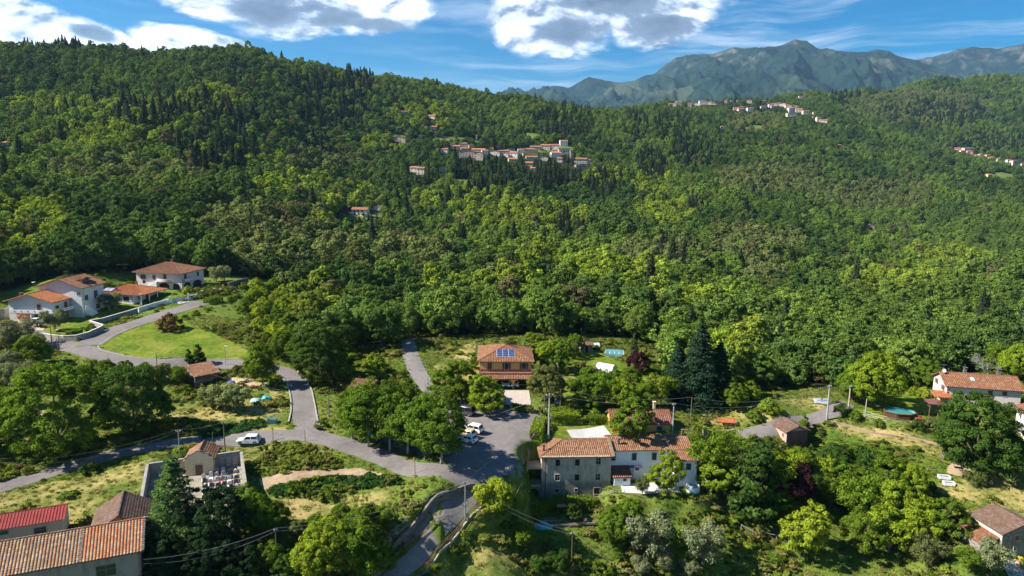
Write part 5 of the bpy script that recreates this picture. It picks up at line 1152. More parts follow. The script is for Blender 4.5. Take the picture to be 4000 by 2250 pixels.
def make_points():
    rs = np.random.RandomState(21); out = []
    for d0, d1, sp, sc in [(150, 420, 5.5, .96), (420, 800, 5.7, .94), (800, 1500, 6.4, .98), (1500, 2600, 8.2, 1.15), (2600, 4500, 12, 1.6)]:
        x = np.arange(-d1*.8, d1*.8, sp); y = np.arange(0, d1, sp); X, Y = np.meshgrid(x, y); X = X+(rs.rand(*X.shape)-.5)*sp*.95; Y = Y+(rs.rand(*Y.shape)-.5)*sp*.95
        X = X.ravel(); Y = Y.ravel(); D = np.hypot(X, Y); A = np.arctan2(X, Y); k = (D >= d0) & (D < d1) & (np.abs(A) < R_(44)); X, Y, D = X[k], Y[k], D[k]
        out.append(np.c_[X, Y, D, sc*(.62+.66*rs.rand(len(X))**1.3)])
    P = np.concatenate(out); X, Y, D, S = P.T; A = np.arctan2(X, Y)
    near = D < 520; ok = np.ones(len(X), bool)
    ok[near] = np.max([sdist(X[near], Y[near], p) for p in CLEAR_W], 0) < -.5
    for p in MEADOW_W:
        c = np.array([(q[0], q[1]) for q in p]).mean(0); m_ = np.hypot(X-c[0], Y-c[1]) < 160
        if m_.any(): ok[m_] &= sdist(X[m_], Y[m_], p) < 1.5
    Zg = hz(X, Y); S = S.copy()
    for hx, hy, r in HOUSE_SPOTS:
        hd = math.hypot(hx, hy); t = ((X-hx)*hx+(Y-hy)*hy)/hd; q = np.abs((X-hx)*hy-(Y-hy)*hx)/hd; zb = hz1(hx, hy)+.5
        ok &= ~(np.hypot(X-hx, Y-hy) < r+1.5); c = (q < r+2) & (t < 0) & (t > -200)      # gardens, not woods, below the houses
        room = (CAMZ+(zb-CAMZ)*D/hd-Zg)/19.0; S = np.where(c, np.minimum(S, np.maximum(room, .12)), S); ok &= ~(c & (room < .2))
    X, Y, D, S, A = X[ok], Y[ok], D[ok], S[ok], A[ok]; Z = hz(X, Y)
    # leave out what the hills hide
    E = (gZ-CAMZ)/gD; M_ = np.maximum.accumulate(E, axis=1)
    top = (Z+13*S-CAMZ)/D; hid = bil(M_, AZ, SG, A, np.log(D*.985)); vis = top > hid-.002
    X, Y, D, S, Z = X[vis], Y[vis], D[vis], S[vis], Z[vis]
    U, Vp = pixv(np.c_[X, Y, Z+6]); n = len(X)
    nz_ = fbm(X/60+5, Y/60+8, 3); n2 = .45*fbm(X/25+50, Y/25+18, 3)+.55*fbm(X/110+5, Y/160+8, 3); r = rs.rand(n)
    con = (in_ell(U, Vp, CONIF_SHADE) & (r < np.where(D > 1300, .35, .55))) | ((nz_ > .7) & (r < .25) & (D > 350) & (D < 900)) | (r < .007)
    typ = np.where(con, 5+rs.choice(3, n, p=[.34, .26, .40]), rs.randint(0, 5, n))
    base = np.array([.130, .196, .036]); bright = np.array([.215, .290, .038]); dull = np.array([.160, .196, .066]); deep = np.array([.062, .112, .030])
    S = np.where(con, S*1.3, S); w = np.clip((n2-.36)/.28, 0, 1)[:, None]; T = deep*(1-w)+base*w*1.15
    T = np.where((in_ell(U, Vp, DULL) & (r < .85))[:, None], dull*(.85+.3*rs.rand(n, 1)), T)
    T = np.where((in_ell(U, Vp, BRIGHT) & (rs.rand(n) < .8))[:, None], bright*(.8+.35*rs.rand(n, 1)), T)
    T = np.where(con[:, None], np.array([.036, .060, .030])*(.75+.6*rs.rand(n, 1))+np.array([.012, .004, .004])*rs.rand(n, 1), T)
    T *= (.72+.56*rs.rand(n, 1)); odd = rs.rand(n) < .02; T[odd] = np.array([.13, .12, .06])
    return X, Y, Z, D, S, typ, T, U, Vp, rs
WKEYS = ['wood0', 'wood1', 'wood2', 'wood3', 'wood4', 'pine0', 'pine1', 'pine2']
def wood_zone(u):
    for lim, txt in [(650, 'behind the white villas on the left'), (1150, 'beyond the sloping lawn and brambles'), (1650, 'between the curved road and the narrow lane'), (2150, 'behind the yellow house'),
                     (2750, 'behind the vegetable garden and white greenhouse'), (3350, 'behind the vineyard meadow'), (9999, 'behind the pink farmhouse and round pool')]:
        if u < lim: return txt
def build_wood(n_single):
    X, Y, Z, D, S, typ, T, U, Vp, rs = make_points()
    vis = (U > -60) & (U < 4060); order = np.argsort(np.where(vis, D/S, 1e9)); sel = np.zeros(len(X), bool); sel[order[:n_single]] = True
    for i in np.where(sel)[0]:
        z = wood_zone(U[i]); con = typ[i] >= 5
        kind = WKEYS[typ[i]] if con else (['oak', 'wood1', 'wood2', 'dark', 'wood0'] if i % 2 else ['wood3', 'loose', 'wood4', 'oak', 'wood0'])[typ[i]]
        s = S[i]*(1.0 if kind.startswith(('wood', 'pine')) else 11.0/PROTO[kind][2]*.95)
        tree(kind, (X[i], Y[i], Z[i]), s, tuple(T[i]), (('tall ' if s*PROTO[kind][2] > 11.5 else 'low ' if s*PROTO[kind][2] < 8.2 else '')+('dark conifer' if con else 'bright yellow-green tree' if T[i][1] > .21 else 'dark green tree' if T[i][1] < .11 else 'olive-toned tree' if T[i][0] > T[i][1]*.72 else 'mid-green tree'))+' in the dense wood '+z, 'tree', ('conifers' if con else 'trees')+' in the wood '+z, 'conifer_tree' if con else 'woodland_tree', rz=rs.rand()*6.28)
    k = ~sel; print('wood: singles', sel.sum(), 'stuff', k.sum(), 'nearest stuff', D[k].min())
    print('  max dist single', D[sel].max())
    me = bpy.data.meshes.new('forest'); n = int(k.sum()); me.vertices.add(n); me.vertices.foreach_set('co', np.c_[X, Y, Z-.3][k].ravel())
    def att(nm, ty, dom, arr, fld='value'):
        a = me.attributes.new(nm, ty, dom); a.data.foreach_set(fld, arr.ravel())
    att('typ', 'INT', 'POINT', typ[k].astype(np.int32)); att('rz', 'FLOAT', 'POINT', (rs.rand(n)*6.28).astype(np.float32))
    s = S[k]; att('scl', 'FLOAT_VECTOR', 'POINT', np.c_[s, s, s*(.85+.35*rs.rand(n))].astype(np.float32), 'vector')
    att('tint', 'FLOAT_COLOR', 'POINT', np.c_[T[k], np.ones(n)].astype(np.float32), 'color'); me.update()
    o = mesh_obj('forest', me, M_LEAF); tag(o, 'dense green wood covering the hillsides up to the ridges', 'forest', None, 'stuff'); o.color = (0, 0, 0, 1)
    gn_scatter(o, WKEYS)
def gn_scatter(o, keys):
    """instances of the trees standing in the scene, picked by the point attribute 'typ'"""
    g = bpy.data.node_groups.new('scatter', 'GeometryNodeTree'); g.interface.new_socket('Geometry', in_out='INPUT', socket_type='NodeSocketGeometry'); g.interface.new_socket('Geometry', in_out='OUTPUT', socket_type='NodeSocketGeometry')
    N = g.nodes.new; L = g.links.new; gi = N('NodeGroupInput'); go = N('NodeGroupOutput'); jn = N('GeometryNodeJoinGeometry')
    def na(nm, ty):
        a = N('GeometryNodeInputNamedAttribute'); a.data_type = ty; a.inputs['Name'].default_value = nm; return a.outputs['Attribute']
    ty = na('typ', 'INT'); rz = na('rz', 'FLOAT'); sc = na('scl', 'FLOAT_VECTOR'); cx = N('ShaderNodeCombineXYZ'); L(rz, cx.inputs[2])
    e2r = N('FunctionNodeEulerToRotation'); L(cx.outputs[0], e2r.inputs[0])
    for i, kk in enumerate(keys):
        src = next((ob for ob in bpy.data.objects if ob.data is PROTO[kk][0]), None)
        if src is None: print('no stock for', kk); continue
        oi = N('GeometryNodeObjectInfo'); oi.inputs['Object'].default_value = src; oi.inputs['As Instance'].default_value = True; oi.transform_space = 'ORIGINAL'
        cmp_n = N('FunctionNodeCompare'); cmp_n.data_type = 'INT'; cmp_n.operation = 'EQUAL'; L(ty, cmp_n.inputs[2]); cmp_n.inputs[3].default_value = i
        ip = N('GeometryNodeInstanceOnPoints'); L(gi.outputs[0], ip.inputs['Points']); L(cmp_n.outputs[0], ip.inputs['Selection']); L(oi.outputs['Geometry'], ip.inputs['Instance'])
        L(e2r.outputs[0], ip.inputs['Rotation']); L(sc, ip.inputs['Scale']); L(ip.outputs[0], jn.inputs[0])
    L(jn.outputs[0], go.inputs[0]); m_ = o.modifiers.new('scatter', 'NODES'); m_.node_group = g
# ================================================================== walls, kerbs, fences
CAPK = plain((.34, .31, .27), .9, .35, 2, name='kerb_stone')
CAPW = plain((.62, .58, .52), .8, .2, name='pale_coping')
walled('garden_wall', 'stained concrete garden wall curving round the lower corner of the villa lawn', [(165,1322),(205,1330),(250,1335),(300,1332),(345,1320),(385,1302),(404,1292)], 1.5, .3, W_CONCW, world=False, cap=CAPW)
walled('garden_wall', 'long concrete garden wall climbing beside the driveway to the white wall', [(404,1290),(352,1272),(400,1264),(470,1243),(538,1222)], 1.5, .3, W_CONCW, world=False, cap=CAPW)
walled('garden_wall', 'white painted wall with sandy coping left of the driveway gate', [(541,1220),(600,1202),(658,1186)], 1.4, .3, W_WHITE, world=False, cap=CAPW)
walled('garden_wall', 'short white painted wall right of the driveway gate', [(738,1172),(772,1166)], 1.4, .3, W_WHITE, world=False, cap=CAPW)
walled('garden_wall', 'grey stone wall running down behind the garden of the pink villa', [(895,1124),(930,1112),(968,1104)], 1.8, .5, W_DRYST, world=False)
walled('retaining_wall', 'dark concrete retaining wall left of the white villa', [(-60,1252),(20,1246),(66,1228)], 3.0, .4, W_CONCW, world=False)
walled('kerb_wall', 'pale low kerb wall on the inner bend of the road below the pale thicket', [(1045,1452),(1095,1472),(1124,1500),(1136,1560),(1137,1610),(1127,1652)], .3, .25, CAPK, world=False)
walled('kerb_wall', 'pale low kerb wall on the outer bend of the road by the big dark tree', [(1163,1452),(1198,1486),(1219,1530),(1231,1590),(1240,1640),(1248,1664)], .3, .25, CAPK, world=False)
walled('kerb', 'thin stone kerb along the lower edge of the bright sloping lawn', [(382,1352),(392,1368),(440,1380),(520,1397),(620,1402),(760,1400),(900,1403),(980,1408)], .14, .2, CAPK, world=False)
walled('kerb', 'thin stone kerb between the driveway and the bright sloping lawn', [(384,1350),(440,1312),(540,1274),(660,1235),(785,1196)], .12, .2, CAPK, world=False)
def sh(pts, d): return offs([Vector((p[0], p[1], 0)) for p in pts], d)
EAW = [at_h(*q) for q in _EA]
walled('retaining_wall', 'dark dry-stone retaining wall holding up the field above the sunken footpath', sh(EAW, .55), (1.0, 2.5), .4, W_DRYST, base=1.0)
rr = offs(RC['ramp'], -1.75) if offs(RC['ramp'], 1.75)[0].x > offs(RC['ramp'], -1.75)[0].x else offs(RC['ramp'], -1.75)
rl, rr = offs(RC['ramp'], 1.8), offs(RC['ramp'], -1.8)
if rl[8].x > rr[8].x: rl, rr = rr, rl
nr_ = len(rr)
walled('parapet_wall', 'grey concrete wall along the outer edge of the descending ramp', [tuple(p) for p in rr[nr_//4:]], .12, .35, W_CONCW, base=3.5)
def fence(name, label, pts, h=1.0, sp=2.0, rails=(.95, .5), mat=M_IRON, r=.035, diag=False, cat='fence', world=True, post=None, group=None):
    """posts are parts of their own; rails one mesh"""
    P_ = [Vector((p[0], p[1], 0)) if world else G(*p) for p in pts]; P_ = [Vector((p.x, p.y, 0)) for p in P_]; L_ = sum((b-a).length for a, b in zip(P_[:-1], P_[1:])); n = max(2, int(L_/sp)+1)
    c = []; 
    for k in range(n):
        s = L_*k/(n-1)
        for a, b in zip(P_[:-1], P_[1:]):
            l_ = (b-a).length
            if s <= l_+1e-6: c.append(a.lerp(b, min(1, s/l_))); break
            s -= l_
        else: c.append(P_[-1].copy())
    for p in c: p.z = hz1(p.x, p.y)+.05
    rt = thing(name, label, cat, c[0], 0, group); o = c[0].copy()
    mb = MB()
    for a, b in zip(c[:-1], c[1:]):
        for z in rails: mb.tube([a-o+Vector((0, 0, z)), b-o+Vector((0, 0, z))], r*.8, 5)
        if diag: mb.tube([a-o+Vector((0, 0, rails[0])), b-o+Vector((0, 0, .05))], r*.7, 5)
    mb.build('rail', mat, rt)
    for p in c: q = MB(); q.tube([p-o-Vector((0, 0, .4)), p-o+Vector((0, 0, h))], post or r, 6); q.build('post', mat, rt)
    return rt
M_RUST = plain((.16, .10, .065), .8, .3, 4, metal=.2, name='rusty_iron')
k0 = int(nr_*.36)
fence('railing', 'rusty iron railing with diagonal braces along the outer edge of the ramp', [tuple(p) for p in rr[k0::4]], 1.05, 1.9, (1.0, .55), M_RUST, .06, True, 'railing')
pr_ = offs(RC['path'], 1.3), offs(RC['path'], -1.3); pr_ = pr_[0] if pr_[0][10].x > pr_[1][10].x else pr_[1]
fence('railing', 'rusty iron railing beside the upper footpath under the dark stone wall', [tuple(p) for p in pr_[4::4]], 1.05, 2.0, (1.0, .55), M_RUST, .06, True, 'railing')
fence('fence', 'weathered pale rail fence on the grassy slope in front of the dark thicket', [(2895,2070),(2935,2095),(3000,2103),(3080,2122)], 1.0, 1.9, (.95,), M_GREYWOOD, .07, True, world=False)
fence('fence', 'low wooden garden fence between the grey farmhouse and the white terrace', [(2320,1948),(2370,1944),(2440,1932)], .9, 1.6, (.8, .4), M_GREYWOOD, .05, world=False)
fence('wire_fence', 'thin wire fence with posts along the edge of the pool lawn', [(3370,1625),(3450,1650),(3540,1668),(3610,1672)], 1.3, 2.4, (1.2, .7, .3), M_STEEL, .025, world=False)
fence('garden_fence', 'stick fence round the teal-sheeted bed in the garden on the far left', [(10,1668),(60,1640),(130,1612),(172,1600)], 1.5, 1.6, (1.4, .8), M_GREYWOOD, .03, world=False)
fence('garden_fence', 'wooden rail on posts in front of the vine row under the farmhouse', [(2000,1990),(2080,1994),(2160,1996)], 1.3, 2.4, (1.25,), M_GREYWOOD, .05, world=False)
walled('stone_edging', 'row of loose stones and flower pots along the bank below the pool', [(3248,1650),(3320,1668),(3400,1690),(3500,1705),(3600,1722),(3680,1742)], .3, .4, stone((.55, .36, .24), (.42, .30, .22), 3.5, 'warm_stones'), 'wall', world=False)
walled('ruin_wall', 'broken stone wall of the overgrown ruin right of the white house', [(2745,1712),(2800,1716),(2868,1712)], 2.0, .5, stone((.42, .36, .30), (.25, .2, .17), 2.2, 'ruin_stone'), world=False)
patch('driveway', [(1938,1527),(2066,1526),(2074,1574),(2071,1590),(1994,1592),(1990,1583),(1938,1580)], pavers('driveway_slabs', (.46, .38, .32), (.41, .335, .285), .9, .6), .12)
patch('paved_yard', [(2213,1681),(2358,1664),(2398,1712),(2236,1718)], pavers('white_slabs', (.50, .485, .46), (.44, .43, .41), 1.2, .7), .12)
patch('paved_yard', [(30,1240),(72,1232),(192,1254),(170,1292),(100,1285)], pavers('pink_slabs', (.46, .36, .31), (.42, .33, .28), .7, .8), .1)
patch('paved_yard', [(690,1182),(735,1173),(742,1180),(700,1190)], M_GRAVEL, .16)
patch('path', [(2150,1605),(2186,1604),(2184,1560),(2172,1490),(2190,1425),(2213,1403),(2188,1402),(2160,1440),(2152,1500),(2160,1560)], plain((.40, .36, .33), .9, .3, name='path'), .08)
patch('terrace', [(2425,1892),(2560,1886),(2650,1890),(2655,1925),(2520,1932),(2430,1925)], pavers('terrace_slabs', (.58, .57, .56), (.46, .44, .42), 1.1, .6), .09)
patch('paved_yard', [(3905,2180),(3960,2175),(4060,2290),(3960,2290)], pavers('yard_slabs', (.50, .45, .38), (.42, .37, .31), .8, .6), .1)
# ================================================================== poles, lamps, cables
def zt(p, v_top, u_top=None):
    """height above p at which the line of sight through v_top passes over it"""
    d = ray(u_top if u_top else pix(p)[0], v_top); k = math.hypot(p[0], p[1])/math.hypot(d[0], d[1]); return CAMZ+d[2]*k-p[2]
POLE = {}
def pole(key, u, v, vt, label, r=.13, mat=M_CONC, cat='pole', name='utility_pole', arm=None, hoop=False, group='utility poles', ut=None):
    p = G(u, v); h = zt(p, vt, ut); rt = thing(name, label, cat, p, random.Random(int(u)).random()*.5, group)
    m = MB(); lean = 0; m.tube([(0, 0, -.5), (0, 0, h)], [r*1.2, r*.75], 8); m.build('shaft', mat, rt)
    if arm:
        a = MB(); a.box((0, 0, h-.35), (arm, .09, .09)); ao = a.build('crossarm', M_STEEL, rt)
        for x in (-arm*.45, 0, arm*.45): q = MB(); q.tube([(x, 0, h-.3), (x, 0, h-.16), (x, 0, h-.1)], [.04, .07, .04], 6); q.build('insulator', M_WHITE, ao)
    if hoop:
        a = MB(); a.tube([(.5*math.cos(t*math.pi/8), -.15, h*.45+.5*math.sin(t*math.pi/8)) for t in range(17)], .04, 5, cap=False); a.build('cable_coil', M_DARK, rt)
    POLE[key] = Vector((p.x, p.y, p.z+h)); return rt
pole('a', 703, 1798, 1676, 'pale steel pole standing between the lower road and the chapel', .09, M_STEEL, arm=.8)
pole('b', 880, 1771, 1647, 'dark wooden pole on the grass between chapel and white off-road car', .11, M_WOOD, arm=.6)
pole('c', 1284, 1630, 1542, 'grey wooden pole in the grass right of the road bend', .10, M_GREYWOOD)
pole('d', 1671, 1536, 1468, 'lamp pole with a coiled cable beside the narrow lane', .12, M_CONC, hoop=True)
pole('e', 2143, 1712, 1537, 'tall concrete pole in the hedge beside the car park', .17, M_CONC, arm=1.4, hoop=False)
pole('f', 2188, 1607, 1520, 'ivy-grown wooden pole by the garden path right of the yellow house', .11, M_WOOD)
pole('g', 2627, 1690, 1574, 'pale concrete pole behind the white house by the yellow outbuilding', .14, M_CONC, arm=.8)
pole('h', 2697, 1652, 1551, 'slim dark pole at the edge of the vineyard meadow', .09, M_WOOD)
pole('i', 3229, 1642, 1502, 'grey concrete pole on the near verge of the narrow right-hand road', .17, M_CONC, arm=1.0)
pole('j', 3312, 1617, 1504, 'sandy wooden pole at the corner of the pool lawn', .16, plain((.45, .36, .24), .9, .3, 4, name='pale_wood'), arm=.8)
pole('k', 3379, 1629, 1556, 'short grey post beside the pool lawn fence', .12, M_CONC)
pole('l', 3546, 1508, 1416, 'thick bare grey timber pole standing behind the pool lawn', .22, M_GREYWOOD)
pole('m', 1817, 2034, 1880, 'galvanised steel pole with a cable coil at the edge of the ramp', .12, M_STEEL, arm=.7, hoop=True)
pole('n', 2231, 2262, 2077, 'rusty brown pole in the rough slope below the garden beds', .10, M_RUST, arm=.5)
pole('o', 1085, 2262, 2062, 'rusty red pole among the dark trees at the bottom of the picture', .10, M_RUST, arm=.4)
pole('p', 202, 1338, 1264, 'brown wooden pole in front of the curving garden wall', .11, M_WOOD)
pole('q', 615, 1452, 1377, 'thin wooden pole below the long sloping lawn', .10, M_WOOD)
for u, v, vt, lb in [(833,1742,1688,'wooden stake beside the lower road left of the white off-road car'),(1067,1723,1677,'leaning wooden stake beside the lower road right of the white off-road car'),(1192,1725,1679,'crooked wooden stake at the road junction'),
                     (1621,1852,1788,'wooden stake on the verge opposite the plane trees'),(1863,1834,1780,'thin metal stake on the verge above the stone wall')]:
    pole('s%d' % u, u, v, vt, lb, .06, M_WOOD, 'stake', 'wooden_stake', group='stakes along the road')
def lamp(u, v, vt, label):
    p = G(u, v); h = zt(p, vt); rt = thing('street_lamp', label, 'street lamp', p, 0, 'street lamps by the upper road'); m = MB(); m.tube([(0, 0, -.3), (0, 0, h)], [.07, .045], 8); m.build('post', M_STEEL, rt)
    a = MB(); a.box((.25, 0, h+.04), (.7, .24, .12)); a.build('lamp_head', M_WHITE, rt, bevel=.03)
lamp(225, 1366, 1288, 'slim street lamp in front of the curving garden wall'); lamp(549, 1206, 1148, 'white street lamp where concrete and white garden walls meet'); lamp(882, 1427, 1352, 'grey street lamp at the foot of the sloping lawn')
M_CABLE = plain((.24, .24, .25), .6, .1, name='cable')
def cable(a, b, sag, label, r=.014, n=14):
    a, b = Vector(a), Vector(b); pts = [a.lerp(b, i/n)-Vector((0, 0, sag*4*(i/n)*(1-i/n))) for i in range(n+1)]; o = MB().tube(pts, r, 4).build('cable', M_CABLE, None); tag(o, label, 'cable')
up3 = Vector((0, 0, .4)); Pz = POLE
cable(AT(-60, 1812, 120), Pz['a'], 1.2, 'upper overhead line running off the left edge from the pale steel pole', .02); cable(AT(-60, 1826, 119), Pz['a']-up3, 1.6, 'lower overhead line running off the left edge from the pale steel pole', .02)
cable(Pz['a'], Pz['b'], .4, 'overhead line between the steel pole and wooden pole above the chapel')
cable(Pz['m'], Pz['o'], 1.4, 'bright overhead line from the ramp pole to the rusty red pole', .019); cable(Pz['m']-up3, Pz['o']-up3, 1.8, 'lower of the two lines from the ramp pole to the rusty red pole')
cable(Pz['o'], (-47.6, 83.0, 9.6), .8, 'bright overhead line from the rusty red pole to the corner of the big barn', .019); cable(Pz['o']-up3, (-47.6, 83.0, 9.0), 1.2, 'lower line from the rusty red pole to the corner of the big barn')
cable(Pz['m'], Pz['e'], 1.2, 'overhead line crossing the car park from ramp pole to tall concrete pole', .019)
cable(Pz['m'], Pz['n'], .9, 'upper line from the ramp pole down to the rusty brown pole'); cable(Pz['m']-up3, Pz['n']-up3, 1.3, 'lower line from the ramp pole down to the rusty brown pole')
cable(Pz['n'], AT(2560, 2290, 96), .8, 'line continuing from the rusty brown pole off the bottom edge'); cable(Pz['e'], AT(1800, 1646, 141), .8, 'line from the tall concrete pole across the car park to the plane trees', .018)
cable(Pz['e'], Pz['g'], 1.0, 'line from the tall concrete pole over the yellow outbuilding', .018); cable(Pz['f'], Pz['h'], 1.2, 'line from the ivy-grown pole towards the vineyard meadow'); cable(Pz['g'], Pz['i'], 2.6, 'long line over the vineyard meadow to the right-hand road')
cable(Pz['h'], Pz['i'], 2.2, 'second long line over the vineyard meadow'); cable(Pz['i'], Pz['j'], .4, 'short line between the two poles at the pool lawn'); cable(Pz['j'], (96.2, 147.2, 14.4), 1.2, 'upper line from the sandy pole to the pink farmhouse', .018); cable(Pz['j']-up3, (96.2, 147.2, 13.8), 1.6, 'lower line from the sandy pole to the pink farmhouse')
cable(Pz['p'], Pz['q'], 1.6, 'thin line between the two wooden poles below the villas', .008); cable(Pz['q'], Pz['c'], 2.0, 'thin line over the road bend to the grey wooden pole', .009)
cable(Pz['d'], AT(1646, 1297, 215), .6, 'thin line climbing away from the lane lamp pole into the wood', .02)
# ================================================================== cars
M_TYRE = plain((.015, .015, .016), .8, .1, name='rubber'); M_RIM = plain((.35, .35, .37), .35, .1, metal=.7, name='alloy'); M_CGL = plain((.012, .014, .018), .08, .05, spec=.8, name='car_glass')
M_LAMPR = plain((.35, .02, .02), .2, .1, spec=.6, name='rear_lamp_lens'); M_LAMPF = plain((.65, .66, .68), .15, .1, spec=.8, name='headlamp_lens')
def paint(c): return plain(c, .28, .04, 1.0, spec=.6, name='car_paint')
def car(label, p, yaw, col, kind='suv', group='cars in the car park', L_=4.2, roofcol=None):
    W_, H = 1.78, {'suv': 1.68, 'hatch': 1.48, 'van': 1.9}[kind]
    rt = thing('parked_car', label, 'van' if kind == 'van' else 'car', (p[0], p[1], p[2]+.12), yaw, group); pm = paint(col); l2 = L_/2; hb = .92 if kind != 'hatch' else .86
    def shell(prof, wlo, whi, zlo, zhi):    # side profile lofted over three widths with tumblehome
        mb = MB(); n = len(prof); ws = [(-1, ), (1, )]; vs = []
        for s in (-1, -.86, .86, 1):
            for x, z in prof:
                t = (z-zlo)/(zhi-zlo+1e-6); w = wlo+(whi-wlo)*t; k = 1 if abs(s) == 1 else 1; ins = .97 if abs(s) == 1 else 1.0
                zz = z if abs(s) < 1 else zlo+(z-zlo)*.94; vs.append((x*ins, w/2*s, zz))
        fs = [tuple(range(n)), tuple(3*n+i for i in range(n-1, -1, -1))]
        for r_ in range(3):
            for i in range(n): j = (i+1) % n; fs.append((r_*n+j, r_*n+i, (r_+1)*n+i, (r_+1)*n+j))
        return mb.add(vs, fs)
    # front of the car towards -X
    body = [(-l2, .32), (-l2+.02, .62), (-l2+.12, .76), (-l2+.95, hb+.02), (-.4, hb+.08), (l2-.25, hb+.1), (l2-.03, hb-.05), (l2, .5), (l2-.05, .3), (l2-.5, .24), (-l2+.5, .24)]
    bo = shell(body, W_, W_*.97, .24, hb+.1).build('body', pm, rt, True, .03)
    for pl_ in bo.data.polygons: pl_.use_smooth = False
    fx, rx = {'suv': (-.95, l2-.18), 'hatch': (-.85, l2-.35), 'van': (-1.25, l2-.08)}[kind]
    cab = [(fx, hb+.03), (fx+.62, H-.06), (fx+.9, H), (rx-.55, H), (rx-.2, H-.07), (rx, hb+.05)]
    shell(cab, W_*.95, W_*.76, hb, H).build('cabin', pm if roofcol is None else paint(roofcol), rt, True)
    def side(x): return W_*.95/2+(W_*.76/2-W_*.95/2)*x
    for s in (-1, 1):
        g = MB(); zl, zh = hb+.10, H-.14; yl, yh = s*(side(.1)+.012), s*(side(.82)+.012); g.add([(fx+.22, yl, zl), (rx-.16, yl, zl), (rx-.42, yh, zh), (fx+.72, yh, zh)], [(0, 1, 2, 3) if s < 0 else (3, 2, 1, 0)]); go = g.build('side_window', M_CGL, rt)
        b = MB(); xm = (fx+rx)/2+.1; b.add([(xm-.04, yl*1.004, zl), (xm+.04, yl*1.004, zl), (xm+.04, yh*1.004, zh), (xm-.04, yh*1.004, zh)], [(0, 1, 2, 3) if s < 0 else (3, 2, 1, 0)]); b.build('pillar', pm, go)
        m = MB(); m.box((fx+.3, s*(W_/2+.06), hb+.14), (.14, .16, .12)); m.build('mirror', pm, rt)
        h = MB(); h.box((-l2+.10, s*W_*.36, .70), (.22, .36, .14)); h.build('headlight', M_LAMPF, rt); t = MB(); t.box((l2-.06, s*W_*.40, .80), (.14, .22, .28)); t.build('tail_light', M_LAMPR, rt)
        for x in (-l2+.78, l2-.78):
            w = MB(); w.tube([(x, s*(W_/2-.20), .33), (x, s*(W_/2+.015), .33)], .34, 16); wo = w.build('wheel', M_TYRE, rt); r_ = MB(); r_.tube([(x, s*(W_/2+.01), .33), (x, s*(W_/2+.03), .33)], .20, 10); r_.build('rim', M_RIM, wo)
    wn = W_*.80/2
    for nm, xa, xb in (('windscreen', fx+.04, fx+.58), ('rear_window', rx-.02, rx-.20)):
        sgn = -1 if nm == 'windscreen' else 1; g = MB(); e = sgn*.022; g.add([(xa+e, -wn, hb+.10), (xa+e, wn, hb+.10), (xb+e, wn*.88, H-.10), (xb+e, -wn*.88, H-.10)], [(3, 2, 1, 0) if sgn < 0 else (0, 1, 2, 3)]); g.build(nm, M_CGL, rt)
    for x, nm in ((-l2-.01, 'front_bumper'), (l2+.01, 'rear_bumper')): b = MB(); b.box((x, 0, .38), (.10, W_*.88, .2)); b.build(nm, M_TYRE, rt)
    b = MB(); b.box((l2+.005, 0, .62), (.02, .5, .11)); b.build('number_plate', M_WHITE, rt); b = MB(); b.box((-l2-.0, 0, .60), (.03, .7, .16)); b.build('grille', M_DARK, rt)
    if kind == 'suv':
        for s in (-1, 1): b = MB(); b.tube([(fx+.95, s*.58, H+.05), (rx-.6, s*.58, H+.05)], .02, 5); b.build('roof_rail', M_IRON, rt)
    return rt
car('white boxy off-road car driving along the lower road', G(972, 1733)+Vector((0, 0, 0)), R_(4), (.72, .74, .76), 'suv', None, 4.25)
car('white estate car with dark rear window, farthest of the light cars in the car park', G(1846, 1688), R_(-28), (.78, .78, .78), 'suv', L_=4.3); car('sand-coloured car parked between the two white cars', G(1822, 1706), R_(-28), (.62, .48, .24), 'hatch', L_=4.0); car('small white hatchback nearest the camera in the car park', G(1826, 1728), R_(-28), (.80, .80, .80), 'hatch', L_=3.8)
car('dark metallic van parked under the round tree by the verge', G(1812, 1620), R_(-22), (.05, .05, .055), 'van', L_=4.6); car('green car parked in the shade behind the plane trees', G(1722, 1772), R_(-20), (.05, .20, .10), 'hatch')
car('pale grey car half hidden under the plane tree crowns', G(1560, 1722), R_(-20), (.45, .46, .47), 'hatch'); car('dark blue car half hidden at the left end of the plane tree row', G(1455, 1716), R_(-15), (.04, .06, .12), 'hatch'); car('silver car in deep shade between the plane trunks', G(1640, 1745), R_(-20), (.40, .41, .43), 'hatch')
car('white hatchback under the balcony of the left villa', G(150, 1262), R_(-100), (.72, .72, .70), 'hatch', None, 3.6)
yh = Matrix.Translation((-7.2, 154.0, 11.6)) @ Matrix.Rotation(R_(2), 4, 'Z')
car('white car parked in the left bay of the yellow house porch', yh @ Vector((6.0, -1.6, 0)), R_(92), (.78, .78, .78), 'hatch', None, 3.6); car('white car parked in the middle of the yellow house porch arches', yh @ Vector((8.0, -1.6, 0)), R_(92), (.75, .75, .76), 'hatch', None, 3.6)
